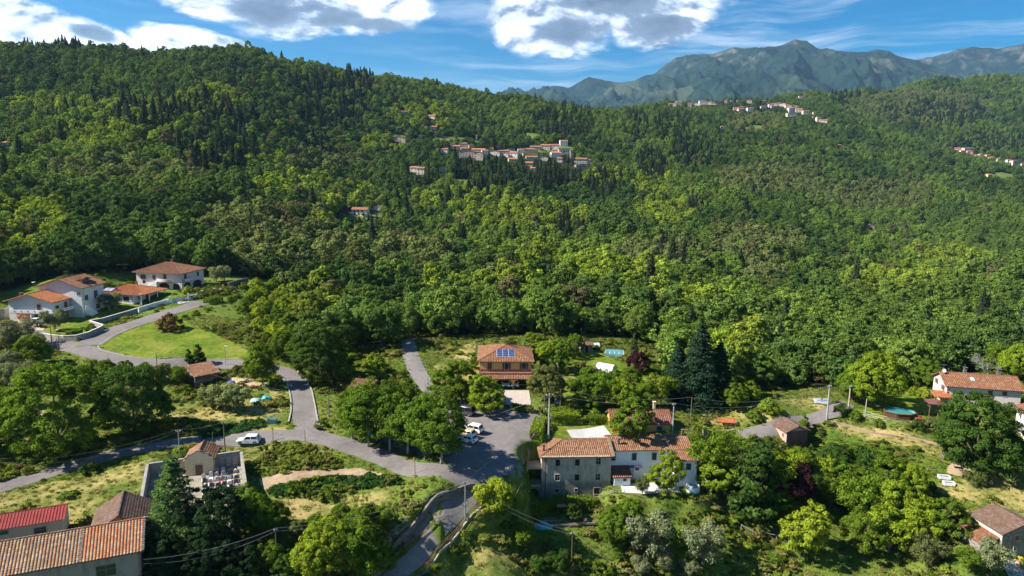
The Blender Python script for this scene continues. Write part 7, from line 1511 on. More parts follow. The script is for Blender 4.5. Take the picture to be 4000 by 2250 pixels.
# ================================================================== trees standing singly near the camera
def hand_trees():
    T = [ # kind, foot u, v, height px, colour, label, width factor
    ('big',235,1775,345,'mid','very large dark leafy tree in the left garden above the lower road'),('big',530,1700,275,'deep','large dark spreading tree between the brick shed and lower road'),('oak',0,1760,220,'mid','leafy tree at the left edge above the lower road'),
    ('oak',130,1445,140,'mid','dense round tree at the left below the upper road'),('olive',25,1375,110,'olive','grey-green olive at the left edge by the upper road'),('olive',75,1365,120,'olive','grey-green olive left of the brown wooden pole'),('olive',140,1378,80,'olive','small grey-green olive behind the round tree at the left'),
    ('olive',216,1290,82,'olive','olive tree inside the curving garden wall'),('olive',428,1214,70,'olive','olive tree on the lawn in front of the orange-roofed bungalow'),('olive',452,1208,62,'olive','smaller olive beside the one in front of the bungalow'),('olive',846,1100,58,'olive','olive tree right of the pink villa, left one of the pair'),('olive',878,1097,60,'olive','olive tree right of the pink villa, right one of the pair'),
    ('bush',662,1288,68,'brown','round reddish-brown bush on the sloping lawn'),('bush',357,1290,30,'mid','small clipped round bush at the wall niche'),('bush',392,1190,26,'mid','small bush at the left corner of the bungalow'),('bush',735,1146,32,'lime','bright yellow-green bush in front of the pink villa'),('bush',872,1118,24,'purple','low purple bush in the pink villa garden'),
    ('slim',740,1420,70,'deep','dark narrow shrub on the lawn edge, left of two'),('slim',778,1420,92,'deep','dark narrow shrub on the lawn edge, taller right one of two'),('lime',1027,1512,188,'mid','tree with visible trunk on the inner side of the road bend'),
    ('big',1255,1492,225,'deep','big dark round tree on the outer side of the road bend'),('oak',1180,1420,120,'mid','leafy tree left of the big dark round tree'),('oak',1100,1400,110,'mid','low tree at the top edge of the sloping lawn'),
    ('loose',830,1600,90,'pale','pale feathery thicket left of the turquoise tarpaulin, leftmost part'),('loose',880,1612,112,'pale','pale feathery thicket, tall middle part'),('loose',930,1618,105,'pale','pale feathery thicket, right part next to the tarpaulins'),
    ('olive',90,1530,120,'olive','grey olive in the far-left garden, foremost'),('oak',185,1500,85,'mid','green tree in the garden below the street lamp'),('olive',270,1495,65,'dull','dull green tree below the upper road junction'),('oak',345,1495,75,'mid','bushy green tree below the lawn kerb on the left'),('oak',420,1480,80,'mid','low bushy tree above the dark spreading tree'),('oak',490,1490,85,'mid','bushy tree left of the thin wooden pole'),('loose',570,1495,75,'mid','loose green tree behind the thin wooden pole'),('loose',640,1490,70,'dull','small loose tree right of the thin wooden pole'),('olive',700,1500,70,'mid','shrubby tree against the left wall of the brick shed'),('olive',20,1500,120,'olive','grey olive at the left edge, middle terrace'),('oak',0,1620,110,'mid','tree cut by the left edge above the stick fence'),
    ('lime',1376,1712,215,'plane','plane tree left of the car park row, standing apart'),('lime_b',1440,1746,262,'plane','plane tree at the left end of the car park row'),('lime',1523,1762,268,'plane','second plane tree from the left in the car park row'),('lime_b',1593,1778,275,'plane','middle plane tree of the car park row'),('lime',1661,1794,270,'plane','fourth plane tree of the car park row'),('lime_b',1723,1810,265,'plane','rightmost plane tree of the car park row'),
    ('loose',1450,1660,120,'mid','loose tree behind the car park row near the ruin'),('dark',1415,1620,110,'mid','dark tree beside the half-hidden ruin'),('loose',1500,1620,110,'deep','dark tree left of the narrow lane'),
    ('round',1803,1580,172,'mid','round tree with dark trunk above the dark van'),('round',1738,1580,130,'mid','tree left of the round one by the dark van'),('round',1897,1618,150,'bright','slim bright tree with thin trunk on the verge before the driveway'),('bush',1940,1584,52,'dull','flowering bush at the left edge of the driveway'),
    ('oak',2128,1572,150,'dull','olive-brown tree at the right corner of the yellow house'),('slim',1850,1440,80,'mid','upright young tree left of the yellow house'),('slim',1890,1385,60,'mid','upright shrub behind the left corner of the yellow house'),('round',1993,1370,58,'bright','small bright tree behind the yellow house roof'),
    ('round',2085,1395,95,'bright','bright tree at the right rear of the yellow house'),('round',2130,1440,110,'bright','bright tree right of the yellow house by the path'),('dark',2185,1450,120,'mid','dark leafy tree at the top of the garden path'),('oak',2245,1385,85,'mid','tree at the back of the kitchen garden'),('round',2235,1400,60,'dull','little tree with thin trunk on the kitchen garden grass'),
    ('loose',2262,1580,105,'mid','loose shrub tree beside the ivy-grown pole'),('dark',2335,1600,140,'mid','broad tree in the garden thicket right of the path'),('oak',2300,1530,100,'mid','tree in the garden thicket behind the broad one'),('oak',2390,1560,120,'mid','tree in the garden thicket below the white polytunnel'),('loose',2420,1610,125,'bright','bright tree behind the yellow outbuilding, left'),('oak',2520,1600,110,'mid','tree behind the yellow outbuilding roof'),('loose',2580,1590,120,'bright','bright tree right of the outbuilding chimney'),('oak',2460,1530,100,'mid','tree beyond the outbuilding near the purple one'),
    ('oak',2492,1462,92,'purple','dark purple plum tree beyond the kitchen garden'),('pine1',2475,1420,130,(.06,.10,.035),'pale green conifer left of the huge dark fir'),('fir',2725,1575,335,'fir','huge dark blue-green fir standing over the meadow'),('fir',2640,1560,230,'fir','smaller dark fir leaning on the huge one'),('fir',2800,1565,250,'fir','dark fir on the right flank of the huge one'),('oak',2860,1600,110,'mid','low leafy tree in the meadow below the firs'),('oak',2925,1570,90,'bright','bright bushy tree at the upper edge of the meadow'),
    ('round',2464,1716,168,'mid','dense round tree covering the middle of the yellow outbuilding'),('round',2602,1918,142,'bright','bright round tree on the white terrace'),('loose',2508,1935,62,'dull','thin half-bare shrub at the edge of the white terrace'),
    ('loose',1925,2040,150,'lime','light yellow-green tree leaning over the ramp'),('bush',1985,1985,60,'mid','bush between the light tree and the farmhouse loggia'),('oak',2395,2120,135,'mid','fig-like tree below the low garden fence'),('oak',2455,2080,130,'mid','leafy tree below the white terrace wall'),('round',2240,2030,60,'deep','dark round shrub beside the vine row'),
    ('olive',2535,2180,165,'olive','big silvery olive in the rough slope below the terrace'),('olive',2745,2205,150,'olive','pale silvery olive right of the big one'),('olive',2500,2250,70,'olive','small silvery olive near the bottom edge'),('olive',2590,2235,80,'olive','small silvery olive between the larger ones'),('olive',2690,2250,60,'olive','smallest silvery olive near the bottom edge'),('bush',2655,2120,36,'lime','yellow-green shrub between the two silvery olives'),
    ('loose',2110,2262,80,'deep','dark shrub at the bottom edge left of the brown pole'),('loose',2180,2262,95,'deep','dark shrub at the bottom edge beside the brown pole'),('loose',2050,2150,90,'mid','shrub on the slope below the farmhouse loggia'),
    ('cedar',690,2150,385,'cedar','tall layered cedar in front of the graveyard chapel'),('dark',850,2165,245,'dark','almost black yew beside the cedar over the graves'),('dark',770,2215,150,'dark','dark evergreen in the shade under the cedar'),
    ('oak',985,2095,165,'mid','bushy tree against the right wall of the graveyard, front'),('loose',960,1990,90,'mid','shrubby tree against the right wall of the graveyard, middle'),('oak',1065,2085,130,'mid','bushy tree right of the graveyard wall'),('loose',1160,2120,80,'dull','low shrub in the rough grass below the bean rows'),('oak',1240,2110,100,'mid','shrub tree below the ploughed strip'),('oak',1340,2080,110,'mid','shrub tree above the dry-stone wall, left'),('oak',1420,2105,130,'mid','shrub tree above the dry-stone wall, middle'),('loose',1490,2075,90,'mid','shrub tree above the dry-stone wall, right'),
    ('oak',1290,2275,240,'bright','large bright tree at the bottom centre'),('oak',1400,2262,220,'mid','large leafy tree at the bottom centre beside the path'),('oak',1200,2285,150,'bright','bright tree at the bottom left of the large pair'),('oak',1470,2262,150,'mid','tree overhanging the lower end of the path'),('oak',1060,2262,140,'mid','tree beside the rusty red pole'),('dark',900,2285,170,'dark','dark tree at the bottom edge below the yew'),('dark',1000,2290,150,'dark','dark tree at the bottom edge left of the rusty red pole'),('dark',1130,2290,120,'deep','dark tree at the bottom edge right of the rusty red pole'),('dark',640,2290,190,'dark','dark tree squeezed against the end of the big barn'),('dark',780,2310,170,'dark','dark tree at the bottom edge below the cedar'),
    ('slim',2935,2010,330,'deep','tall dark narrow tree in the thicket right of the white house'),('slim',2975,1990,250,'deep','narrow tree beside the tall dark one'),('oak',3095,1960,165,'purple','dark purple-leaved tree in the thicket'),('oak',3045,1950,130,'purple','smaller purple-leaved tree left of the other'),('round',3140,2175,190,'lime','bright yellow-green tree at the end of the rail fence'),('round',3560,2150,200,'bright','bright bushy tree in the lower right thicket, right part'),('loose',3470,2165,190,'bright','bright bushy tree in the lower right thicket, middle part'),('oak',3370,2170,170,'mid','leafy tree in the lower right thicket, left part'),('loose',3620,2235,130,'dull','shaggy tree at the foot of the lower right thicket'),
    ('round',3702,2105,155,'mid','rounded tree left of the stone cottage'),('loose',3870,2255,130,'olive','weeping pale shrub below the stone cottage'),('loose',3780,2240,90,'mid','dark shrub left of the weeping pale one'),('big',3810,1840,300,'deep','huge dense tree in front of the pink farmhouse'),('dark',3740,1760,150,'mid','lower tree on the left flank of the huge dense one'),('oak',3405,1590,220,'bright','large bright tree behind the octagonal pool'),('oak',3330,1560,130,'mid','tree left of the large one behind the pool'),
    ('bush',3000,1610,58,'bright','bright bush in the vineyard meadow'),('bush',2950,1640,46,'mid','low bush in the vineyard meadow left of the bright one'),('slim',3140,1690,88,'mid','ivy-covered stump by the narrow road'),('bush',3110,1712,40,'bright','bright bush behind the tumbledown hut'),('bush',3340,1634,34,'mid','round bush at the corner of the pool lawn'),('bush',3430,1662,30,'mid','round bush on the bank below the pool'),('bush',3582,1668,34,'deep','dark bush between pool and canopy'),('bush',3640,1672,40,'dull','flowering bush under the flat canopy'),('bush',3610,1548,40,'lime','light bush behind the pool lawn near the farmhouse'),('bush',3570,1540,34,'bright','small bush beside the terracotta barrel'),
    ('olive',3800,1900,55,'dull','small fruit tree on the dry garden slope, left'),('olive',3850,1895,60,'dull','half-bare fruit tree on the dry garden slope, right'),('oak',3620,1520,120,'mid','tree behind the left corner of the pink farmhouse'),('oak',3900,1480,140,'mid','tree behind the pink farmhouse roof'),('oak',3970,1490,150,'bright','bright tree behind the right end of the pink farmhouse')]
    for i, (k, u, v, h, c, lb) in enumerate(T):
        cat = 'bush' if k == 'bush' else 'tree'; nm = {'bush': 'bush', 'olive': 'olive_tree', 'fir': 'fir_tree', 'cedar': 'cedar_tree', 'pine1': 'conifer_tree'}.get(k, 'leafy_tree'); treeh(k, u, v, h, c, lb, cat=cat, name=nm)
    # bare tree behind the farmhouse
    p = G(3850, 1500); rt = thing('bare_tree', 'leafless grey tree with twisted branches behind the pink farmhouse', 'tree', (p.x, p.y, p.z)); rs = random.Random(9); tr = MB(); tr.tube([(0, 0, -.5), (.2, 0, 3), (-.1, .1, 5)], [.3, .22, .15], 7); tr.build('trunk', M_PALEBARK, rt); br = MB()
    def grow(a, d, L_, r, lv):
        b = a+d*L_; m_ = (a+b)/2+Vector((rs.uniform(-.2, .2),)*3)*L_*.3; br.tube([a, m_, b], [r, r*.8, r*.55], 5, cap=False)
        if lv: 
            for _ in range(3): grow(b, (d+Vector((rs.uniform(-.9, .9), rs.uniform(-.9, .9), rs.uniform(-.5, .6)))).normalized(), L_*.72, r*.55, lv-1)
    for _ in range(6): a = rs.random()*6.28; grow(Vector((0, 0, 3+rs.random()*1.5)), Vector((math.cos(a), math.sin(a), .7)).normalized(), 2.2, .12, 3)
    br.build('branches', M_PALEBARK, rt)
hand_trees()
TOPU, TOPV = [2700,2750,2900,3000,3050,3160,3250,3400,3550,3650,3700], [1690,1690,1700,1725,1745,1740,1725,1745,1795,1860,1930]
def fill(poly, sp, kinds, cols, lab, grp, seed, sc=1.0, jit=.9, cap=False):
    P_ = [G(*q) for q in poly]; rs = np.random.RandomState(seed); xs = [p.x for p in P_]; ys = [p.y for p in P_]; n = 0
    X, Y = np.meshgrid(np.arange(min(xs), max(xs), sp), np.arange(min(ys), max(ys), sp)); X = X+(rs.rand(*X.shape)-.5)*sp*jit; Y = Y+(rs.rand(*Y.shape)-.5)*sp*jit; m = sdist(X.ravel(), Y.ravel(), P_) > 0
    for x, y in zip(X.ravel()[m], Y.ravel()[m]):
        k = kinds[rs.randint(len(kinds))]; z = hz1(x, y); s = sc*(.75+.5*rs.rand())*(8.0/PROTO[k][2])
        if cap:
            u0 = pix((x, y, z))[0]; lim = float(np.interp(u0, TOPU, TOPV))+rs.rand()*40; room = zt((x, y, z), lim); s = min(s, room/PROTO[k][2]*.98)
            if room < 1.2: continue
        cc = cols[rs.randint(len(cols))]; tree(k, (x, y, z), s, cc, ('tall ' if s*PROTO[k][2] > 8.5 else 'low ' if s*PROTO[k][2] < 5.5 else '')+{'bright': 'bright green ', 'mid': 'mid-green ', 'deep': 'dark green ', 'lime': 'yellow-green '}[cc]+lab, 'tree', grp, 'leafy_tree'); n += 1
    return n
n = fill([(2735,1800),(2800,1755),(2920,1760),(3030,1770),(3220,1745),(3400,1800),(3560,1850),(3650,1940),(3660,2050),(3560,2120),(3420,2110),(3280,2010),(3180,1975),(3000,2000),(2850,1990),(2745,1900)], 4.0, ['oak', 'loose', 'dark', 'round', 'loose'], ['bright', 'mid', 'mid', 'mid', 'bright', 'deep'], 'tree in the dense thicket between the white house and the dry garden', 'trees of the right-hand thicket', 3, 1.0, cap=True)
n += fill([(960,1140),(1060,1120),(1140,1170),(1170,1270),(1185,1350),(1060,1370),(1000,1300),(920,1230),(900,1190)], 5.2, ['bush', 'loose', 'bush', 'oak'], ['bright', 'mid', 'lime'], 'shrubby tree on the overgrown slope above the sloping lawn', 'shrubs above the sloping lawn', 4, .45)
n += fill([(1280,1400),(1380,1360),(1480,1380),(1540,1440),(1500,1500),(1380,1500),(1300,1450)], 7, ['loose', 'bush'], ['bright', 'mid'], 'shrub tree on the bright overgrown bank left of the lane', 'shrubs left of the lane', 5, .4)
print('filled', n)
def scatter_stuff(name, label, zonefn, sp, dmax, key, smin, smax, cols, seed, cat='undergrowth'):
    rs = np.random.RandomState(seed); X, Y = np.meshgrid(np.arange(-150, 150, sp), np.arange(80, dmax, sp)); X = (X+(rs.rand(*X.shape)-.5)*sp).ravel(); Y = (Y+(rs.rand(*Y.shape)-.5)*sp).ravel()
    U, V_ = pixv(np.c_[X, Y, hz(X, Y)]); k = (U > -80) & (U < 4080) & (V_ < 2330); X, Y = X[k], Y[k]; k = zonefn(X, Y, rs); X, Y = X[k], Y[k]; n = len(X); me = bpy.data.meshes.new(name); me.vertices.add(n); me.vertices.foreach_set('co', np.c_[X, Y, hz(X, Y)-.05].ravel())
    def att(nm, ty, arr, fld='value'): a = me.attributes.new(nm, ty, 'POINT'); a.data.foreach_set(fld, arr.ravel())
    att('typ', 'INT', np.zeros(n, np.int32)); att('rz', 'FLOAT', (rs.rand(n)*6.28).astype(np.float32)); s = smin+(smax-smin)*rs.rand(n)**1.6*(.5+fbm(X/6, Y/6, 3)); att('scl', 'FLOAT_VECTOR', np.c_[s, s, s*(.6+.6*rs.rand(n))].astype(np.float32), 'vector')
    c = np.array(cols)[rs.randint(0, len(cols), n)]*(.75+.5*rs.rand(n, 1)); w = smooth(fbm(X/9+seed, Y/9, 3), .42, .58)[:, None]; c = c*(1-w*.35)+np.array(cols[-1])*w*.35; att('tint', 'FLOAT_COLOR', np.c_[c, np.ones(n)].astype(np.float32), 'color'); me.update()
    o = mesh_obj(name, me, M_LEAF); tag(o, label, cat, None, 'stuff'); o.color = (0, 0, 0, 1); gn_scatter(o, [key]); print(name, n)
ROADMASK = []
def road_d(X, Y):
    d = np.full(X.shape, 1e9)
    for c, w in ROADS:
        A = np.array([[p.x, p.y] for p in c])[::2]
        for i in range(0, len(X), 4000): d[i:i+4000] = np.minimum(d[i:i+4000], np.sqrt(((X[i:i+4000, None]-A[None, :, 0])**2+(Y[i:i+4000, None]-A[None, :, 1])**2).min(1))-w/2)
    return d
HARD = [poly_px(p) for p in [PARKING, [(1930,1515),(2080,1515),(2085,1600),(1985,1600)], [(2205,1676),(2365,1660),(2405,1718),(2230,1722)], [(1850,1400),(2100,1400),(2100,1530),(1850,1530)], [(2380,1640),(2640,1640),(2640,1700),(2380,1700)], [(2420,1885),(2730,1880),(2730,1935),(2420,1935)], [(20,1235),(190,1245),(170,1295),(90,1290)], [(560,1815),(940,1765),(975,2010),(545,2010)]]]
HARD += [[(5, 120), (19, 121), (35, 121), (36, 131), (5, 129)], [(-62, 78), (-48, 83), (-53, 99), (-66, 95)], [(-134, 190), (-126, 188), (-124, 212), (-146, 212)], [(-132, 213), (-114, 211), (-112, 232), (-132, 232)], [(-130, 231), (-108, 229), (-106, 248), (-130, 250)], [(79,102),(88,102),(88,110),(76,110)], [(95,146),(112,143),(113,153),(96,156)]]
LAWN_W = [poly_px(p) for p in LAWN]; DRY_W = [poly_px(p) for p in DRY]; SOIL_W = [poly_px(p) for p in SOIL]
def ins(X, Y, polys, m=0.0):
    d = np.full(X.shape, -1e9)
    for p in polys: d = np.maximum(d, sdist(X, Y, p))
    return d > -m
def rough(X, Y, rs):
    ok = ins(X, Y, CLEAR_W, 6)
    ok &= ~ins(X, Y, HARD, .3) & ~ins(X, Y, LAWN_W, .2) & ~ins(X, Y, SOIL_W, .2) & (road_d(X, Y) > .5); dr = ins(X, Y, DRY_W, 0)
    d = fbm(X/11+4, Y/11+7, 4); return ok & np.where(dr, (rs.rand(len(X)) < .06) & (d > .5), rs.rand(len(X)) < .10+1.3*smooth(d, .47, .66))
def anyg(X, Y, rs): return (~ins(X, Y, DRY_W, 0) | (rs.rand(len(X)) < .45)) & ins(X, Y, CLEAR_W, 4) & ~ins(X, Y, HARD, .1) & (road_d(X, Y) > .15) & ~ins(X, Y, SOIL_W, 0) & ~ins(X, Y, LAWN_W, -.1)
rs_ = np.random.RandomState(77); n_ = 34; Cg = np.c_[rs_.randn(n_, 2)*.22, .10+rs_.rand(n_)*.12]; Ng = np.c_[rs_.randn(n_, 2), .5+rs_.rand(n_)]; PROTO['grass'] = (quads('grass_blades', Cg, Ng, np.full(n_, .26), rs_, asp=.35)[0], None, .4)
for nm, lb, u, v, c in (('grass_tuft', 'lone tuft of pale grass at the foot of the lane pole', 1678, 1538, (.2, .2, .06)),):
    p = G(u, v); o = link(bpy.data.objects.new(nm, PROTO['grass'][0])); o.location = p; o.color = (*c, 1); tag(o, lb, 'grass', None, 'stuff')
p = G(1255, 1672); o = link(bpy.data.objects.new('bramble', PROTO['tuft'][0])); o.location = p; o.color = (.08, .12, .015, 1); tag(o, 'bramble clump at the lower end of the outer kerb wall', 'bush')
scatter_stuff('undergrowth', 'rough herbs and brambles covering the banks and meadows', rough, 1.15, 250, 'tuft', .25, .95, [(.085, .135, .016), (.13, .185, .02), (.06, .10, .014), (.14, .155, .03), (.18, .175, .05)], 31)
scatter_stuff('grass', 'long grass growing over the fields and verges', anyg, .75, 200, 'grass', .5, 1.3, [(.11, .16, .022), (.09, .15, .015), (.15, .17, .04), (.24, .21, .075)], 32, 'grass')
def crop(name, label, poly, row, sp, yaw, col, seed):
    P_ = [G(*q) for q in poly]; c, s = math.cos(yaw), math.sin(yaw)
    def zf(X, Y, rs): r = (-X*s+Y*c); return (sdist(X, Y, P_) > 0) & (np.abs((r/row) % 1-.5) < .34)
    scatter_stuff(name, label, zf, sp, 180, 'tuft', .35, .62, [col, tuple(x*1.25 for x in col)], seed, 'crop')
crop('bean_rows', 'dark green bean rows beside the ploughed strip', [(1045,1925),(1075,1905),(1180,1883),(1330,1865),(1450,1856),(1570,1884),(1500,1900),(1380,1912),(1200,1925),(1080,1938)], .95, .5, .35, (.028, .075, .018), 41)
crop('bean_rows', 'dark green vegetable rows above the white off-road car', [(785,1690),(870,1668),(1025,1642),(1030,1668),(960,1685),(800,1712)], .95, .5, .3, (.035, .085, .022), 42)
crop('bean_rows', 'green vegetable rows below the stick fence on the far left', [(30,1690),(120,1668),(150,1690),(60,1720)], .95, .5, .3, (.05, .11, .022), 43)
# ================================================================== far houses and hill villages
VC = {'s': plaster((.44, .36, .29), (.18, .15, .12), .4, name='stone_render'), 'b': plaster((.60, .49, .38), (.26, .21, .17), .4, name='tan_render'), 'w': plaster((.72, .70, .66), (.5, .48, .45), .2, name='white_render'),
      'p': plaster((.72, .55, .47), (.4, .3, .26), .3, name='pink_render'), 'y': plaster((.66, .50, .18), (.4, .3, .12), .3, name='yellow_render'), 'c': plaster((.72, .61, .46), (.36, .3, .22), .3, name='cream_render')}
T_FAR2 = tiles((.28, .10, .055), (.36, .135, .07), (.28, .16, .10), .4, .5, .8, .25, 'far_roof_tiles'); FARW = []
def far_house(u, v, wp, hp, col, label, grp, cat='house', name='village_house', kind=None, rnd=random.Random(8), yaw=None, rm=None, ratio=.8, maxd=None):
    p = G(u, v); Zc = abs(((CR.T @ np.array([p.x, p.y, p.z-CAMZ])))[2]); w = wp*Zc/FPX; hm = hp*Zc/FPX; d = max(5.0, min(w*ratio, 11)); yw = R_(rnd.uniform(-16, 16)) if yaw is None else R_(yaw)
    kind = kind or rnd.choice(['gx', 'gx', 'hip', 'gy']); rise = min(1.6, .14*min(w, d)+.4); h = max(2.4, hm-rise*.85); rt = thing(name, label, cat, (p.x, p.y, p.z), yw, grp)
    walls(rt, -w/2, w/2, 0, d, 0, h, kind, rise, VC[col], 5); roof(rt, -w/2, w/2, 0, d, h, kind, rise, .5, rm or rnd.choice([T_FAR, T_FAR2]), fine=False, slab=.3)
    nc = max(1, int(w/3.6)); nr = max(1, int(h/3.0)); fw = 1.15 if Zc < 1300 else 1.7
    for f, L_ in (('F', w), ('L' if u > 2000 else 'R', d)):
        M = facem(-w/2, w/2, 0, d, f); R3 = M.to_3x3(); n = nc if f == 'F' else 1
        for i in range(n):
            for j in range(nr):
                if rnd.random() < .12: continue
                m = MB(); m.box(M @ Vector((L_*(i+.5)/n, -.02, 1.5+j*3.0 if nr > 1 else h*.55)), (fw*.8, .10, fw), 0, 0, R3); m.build('window', M_DARK, rt)
    if Zc < 1300 and rnd.random() < .5: chimney(rt, w*.2, d*.4, h+rise*.5, h+rise+1.0, .6, None, False)
    HOUSE_SPOTS.append((p.x, p.y+d/2*.6, max(w, d)*.55)); return rt
def V1(x, y, w, h, c, lb, **k): far_house(1500+x/2.862, 480+y/2.862, w/2.862, h/2.862, c, lb, 'houses of the middle village', **k)
for q in [(165,212,150,62,'s','long grey farmhouse alone on the meadow left of the middle village'),(400,172,46,44,'b','tiny tan hut above the meadow left of the middle village'),(530,70,85,30,'b','half-hidden tan house highest on the slope left of the middle village'),
 (668,346,82,64,'b','tan house beside a thin pole at the left end of the middle village'),(788,292,120,44,'p','long low pink house in the upper left of the middle village'),(885,262,100,44,'b','tan house at the top left crest of the middle village'),(983,277,68,42,'y','small bright yellow house near the top left of the middle village'),
 (905,305,90,32,'s','low stone house between the yellow and the big dark one'),(922,388,168,84,'s','big dark long house with rows of windows, left front of the village'),(1056,418,100,96,'s','tall narrow stone house next to the big dark one'),(1050,325,150,40,'s','wide roof behind the tall narrow stone house'),(1128,352,70,52,'w','small white house squeezed behind the tall narrow one'),
 (1182,306,80,30,'b','low tan house in the back row of the middle village, left of centre'),(1222,360,140,52,'c','wide orange-roofed cream house in the centre of the village'),(1345,378,88,46,'p','pinkish house between the wide cream one and the white one'),(1446,392,90,72,'w','bright white gabled house in the centre front of the village'),
 (1442,447,96,56,'y','low yellow house below the bright white one'),(1330,336,130,36,'s','long stone house behind the pinkish one'),(1422,322,80,46,'b','tan house in the back row above the bright white one'),(1530,352,62,62,'w','pale flat-fronted house right of the bright white one'),(1640,330,160,46,'b','long tan house with orange roof in the village middle row'),
 (1635,382,166,56,'y','long yellow house with wide roof, centre right'),(1652,417,130,48,'b','tan house just below the long yellow one'),(1692,302,112,46,'s','stone house in the back row behind the long tan one'),(1802,302,102,62,'c','cream house in the back row, right of centre'),(1902,302,102,64,'w','white and stone house below the topmost one'),
 (2012,258,86,66,'w','white house with dark windows standing topmost on the right'),(1926,340,92,50,'s','stone house in the right block, middle level'),(1926,392,112,68,'w','whitish house with three windows in the right block'),(1780,422,108,52,'b','low tan house in the gap of the front row'),(2018,352,130,70,'p','pink house with orange roof beside the bell tower'),
 (2195,455,150,64,'c','cream house with wide orange roof right of the cypresses'),(2272,458,92,54,'b','tan house at the right-hand end of the middle village'),(2200,508,112,50,'s','low stone house below the wide orange roof'),(1972,442,70,56,'p','little pink house left of the cypresses'),(1620,492,82,58,'y','yellow house alone below the village front row'),
 (1662,527,52,32,'w','small white flat building below the lone yellow house'),(332,552,92,66,'b','tan house in the left-hand hamlet below the village'),(406,578,86,84,'c','taller cream house in the left-hand hamlet'),(656,552,84,66,'s','stone house behind the dark conifer below the village'),(1285,276,52,42,'s','grey shed behind the village centre')]: V1(*q)
tw = G(1500+2095/2.862, 480+388/2.862); rt = thing('bell_tower', 'crenellated stone bell tower behind the cypresses of the middle village', 'tower', tw, .1); m = MB(); m.box((0, 0, 2.5), (4.0, 4.0, 15)); m.build('shaft', VC['s'], rt); m = MB()
for k in range(4):
    for f in range(4): a = f*math.pi/2; x = -1.95+k*1.3; m.box((x*math.cos(a)-2.2*math.sin(a)*-1, x*math.sin(a)+2.2*math.cos(a)*-1, 10.6), (.75, .75, 1.3))
m.build('battlements', VC['s'], rt); m = MB(); m.box((0, -2.02, 8), (1.2, .1, 2.4)); m.build('belfry_opening', M_DARK, rt); HOUSE_SPOTS.append((tw.x, tw.y, 6))
far_house(1500+1033/2.862, 480+192/2.862, 12/2.862, 60/2.862, 'w', 'white lattice mast tower on the slope above the middle village', None, 'tower', 'mast', 'hip', yaw=0)
for x, y, h, lb in [(2010,468,165,'left of the three village cypresses'),(2065,472,140,'middle of the three village cypresses, the shortest'),(2115,486,182,'right of the three village cypresses, the tallest')]:
    treeh('cypress', 1500+x/2.862, 480+y/2.862, h/2.862, 'dark', 'dark pointed cypress, '+lb, group='cypresses beside the bell tower', name='cypress_tree', sz=1.0); o = TREES[-1].location; HOUSE_SPOTS.append((o.x, o.y, 4))
for x, y, t, lb in [(845,612,485,'tall pole on the bare clearing below the middle village'),(636,300,195,'pole beside the tan house at the village left end'),(1790,230,165,'pole in the grass behind the village back row')]: pole('v%d' % x, 1500+x/2.862, 480+y/2.862, 480+t/2.862, lb, .25, M_CONC, group='poles around the middle village', name='far_pole')
# white house in the middle distance
def mid_house():
    p = G(1404, 843); rt = thing('house', 'white gabled house alone in the wood, halfway up the left slope', 'house', (p.x, p.y, p.z), R_(-6)); walls(rt, -6.5, 6.5, 0, 8, 0, 5.6, 'gx', 1.6, VC['w'], 5); roof(rt, -6.5, 6.5, 0, 8, 5.6, 'gx', 1.6, .7, T_WARM, fine=False, slab=.25)
    walls(rt, -10, -6.6, .5, 6.5, 0, 3.0, 'shedx', 1.0, VC['w'], 5, 'wing_wall'); roof(rt, -10, -6.6, .5, 6.5, 3.0, 'shedx', 1.0, .4, T_WARM, fine=False, name='wing_roof'); F = facem(-6.5, 6.5, 0, 8, 'F')
    for x, z in ((2, 3.4), (5.6, 3.4), (9, 3.0), (2.6, .8), (5.8, .8), (10, .3)): win(rt, F, x, z, 1.4, 1.5 if z > 1 or x < 9 else 2.2, M_DARK, True)
    b = MB(); b.box((3.0, -1.4, 2.6), (6, 2.4, .15)); b.build('porch_roof', M_WOOD, rt); HOUSE_SPOTS.append((p.x, p.y+2, 17))
mid_house(); far_house(1473, 823, 28, 20, 'w', 'small white outbuilding right of the white gabled house in the wood', None, 'house', 'outbuilding', 'gy', yaw=-10); pole('w', 1403, 800, 763, 'pole standing behind the white gabled house in the wood', .2, M_CONC, name='far_pole', group=None)
for q in [(1576,441,26,9,'c','little house with orange roof high in the wood below the ridge'),(1682,461,32,13,'p','pink house high in the wood above the middle village'),(1690,503,32,12,'s','grey house just above the village meadow'),(3400,892,30,16,'s','brown shack alone in the wood on the right slope'),(2822,512,18,20,'p','square pink house alone in the wood below the ridge village'),(18,568,34,12,'w','white building by bare ground at the left edge of the hillside'),(3866,694,16,15,'y','orange-yellow hut on the meadow below the right-hand village'),
          (3280,572,14,8,'w','tiny white house in the wood right of the ridge village'),(2470,566,20,12,'c','cream hut on the slope left of the ridge village'),(3131,384,20,9,'p','orange-roofed house under the wooded knoll behind the ridge village')]: far_house(*q, None, name='lone_house')
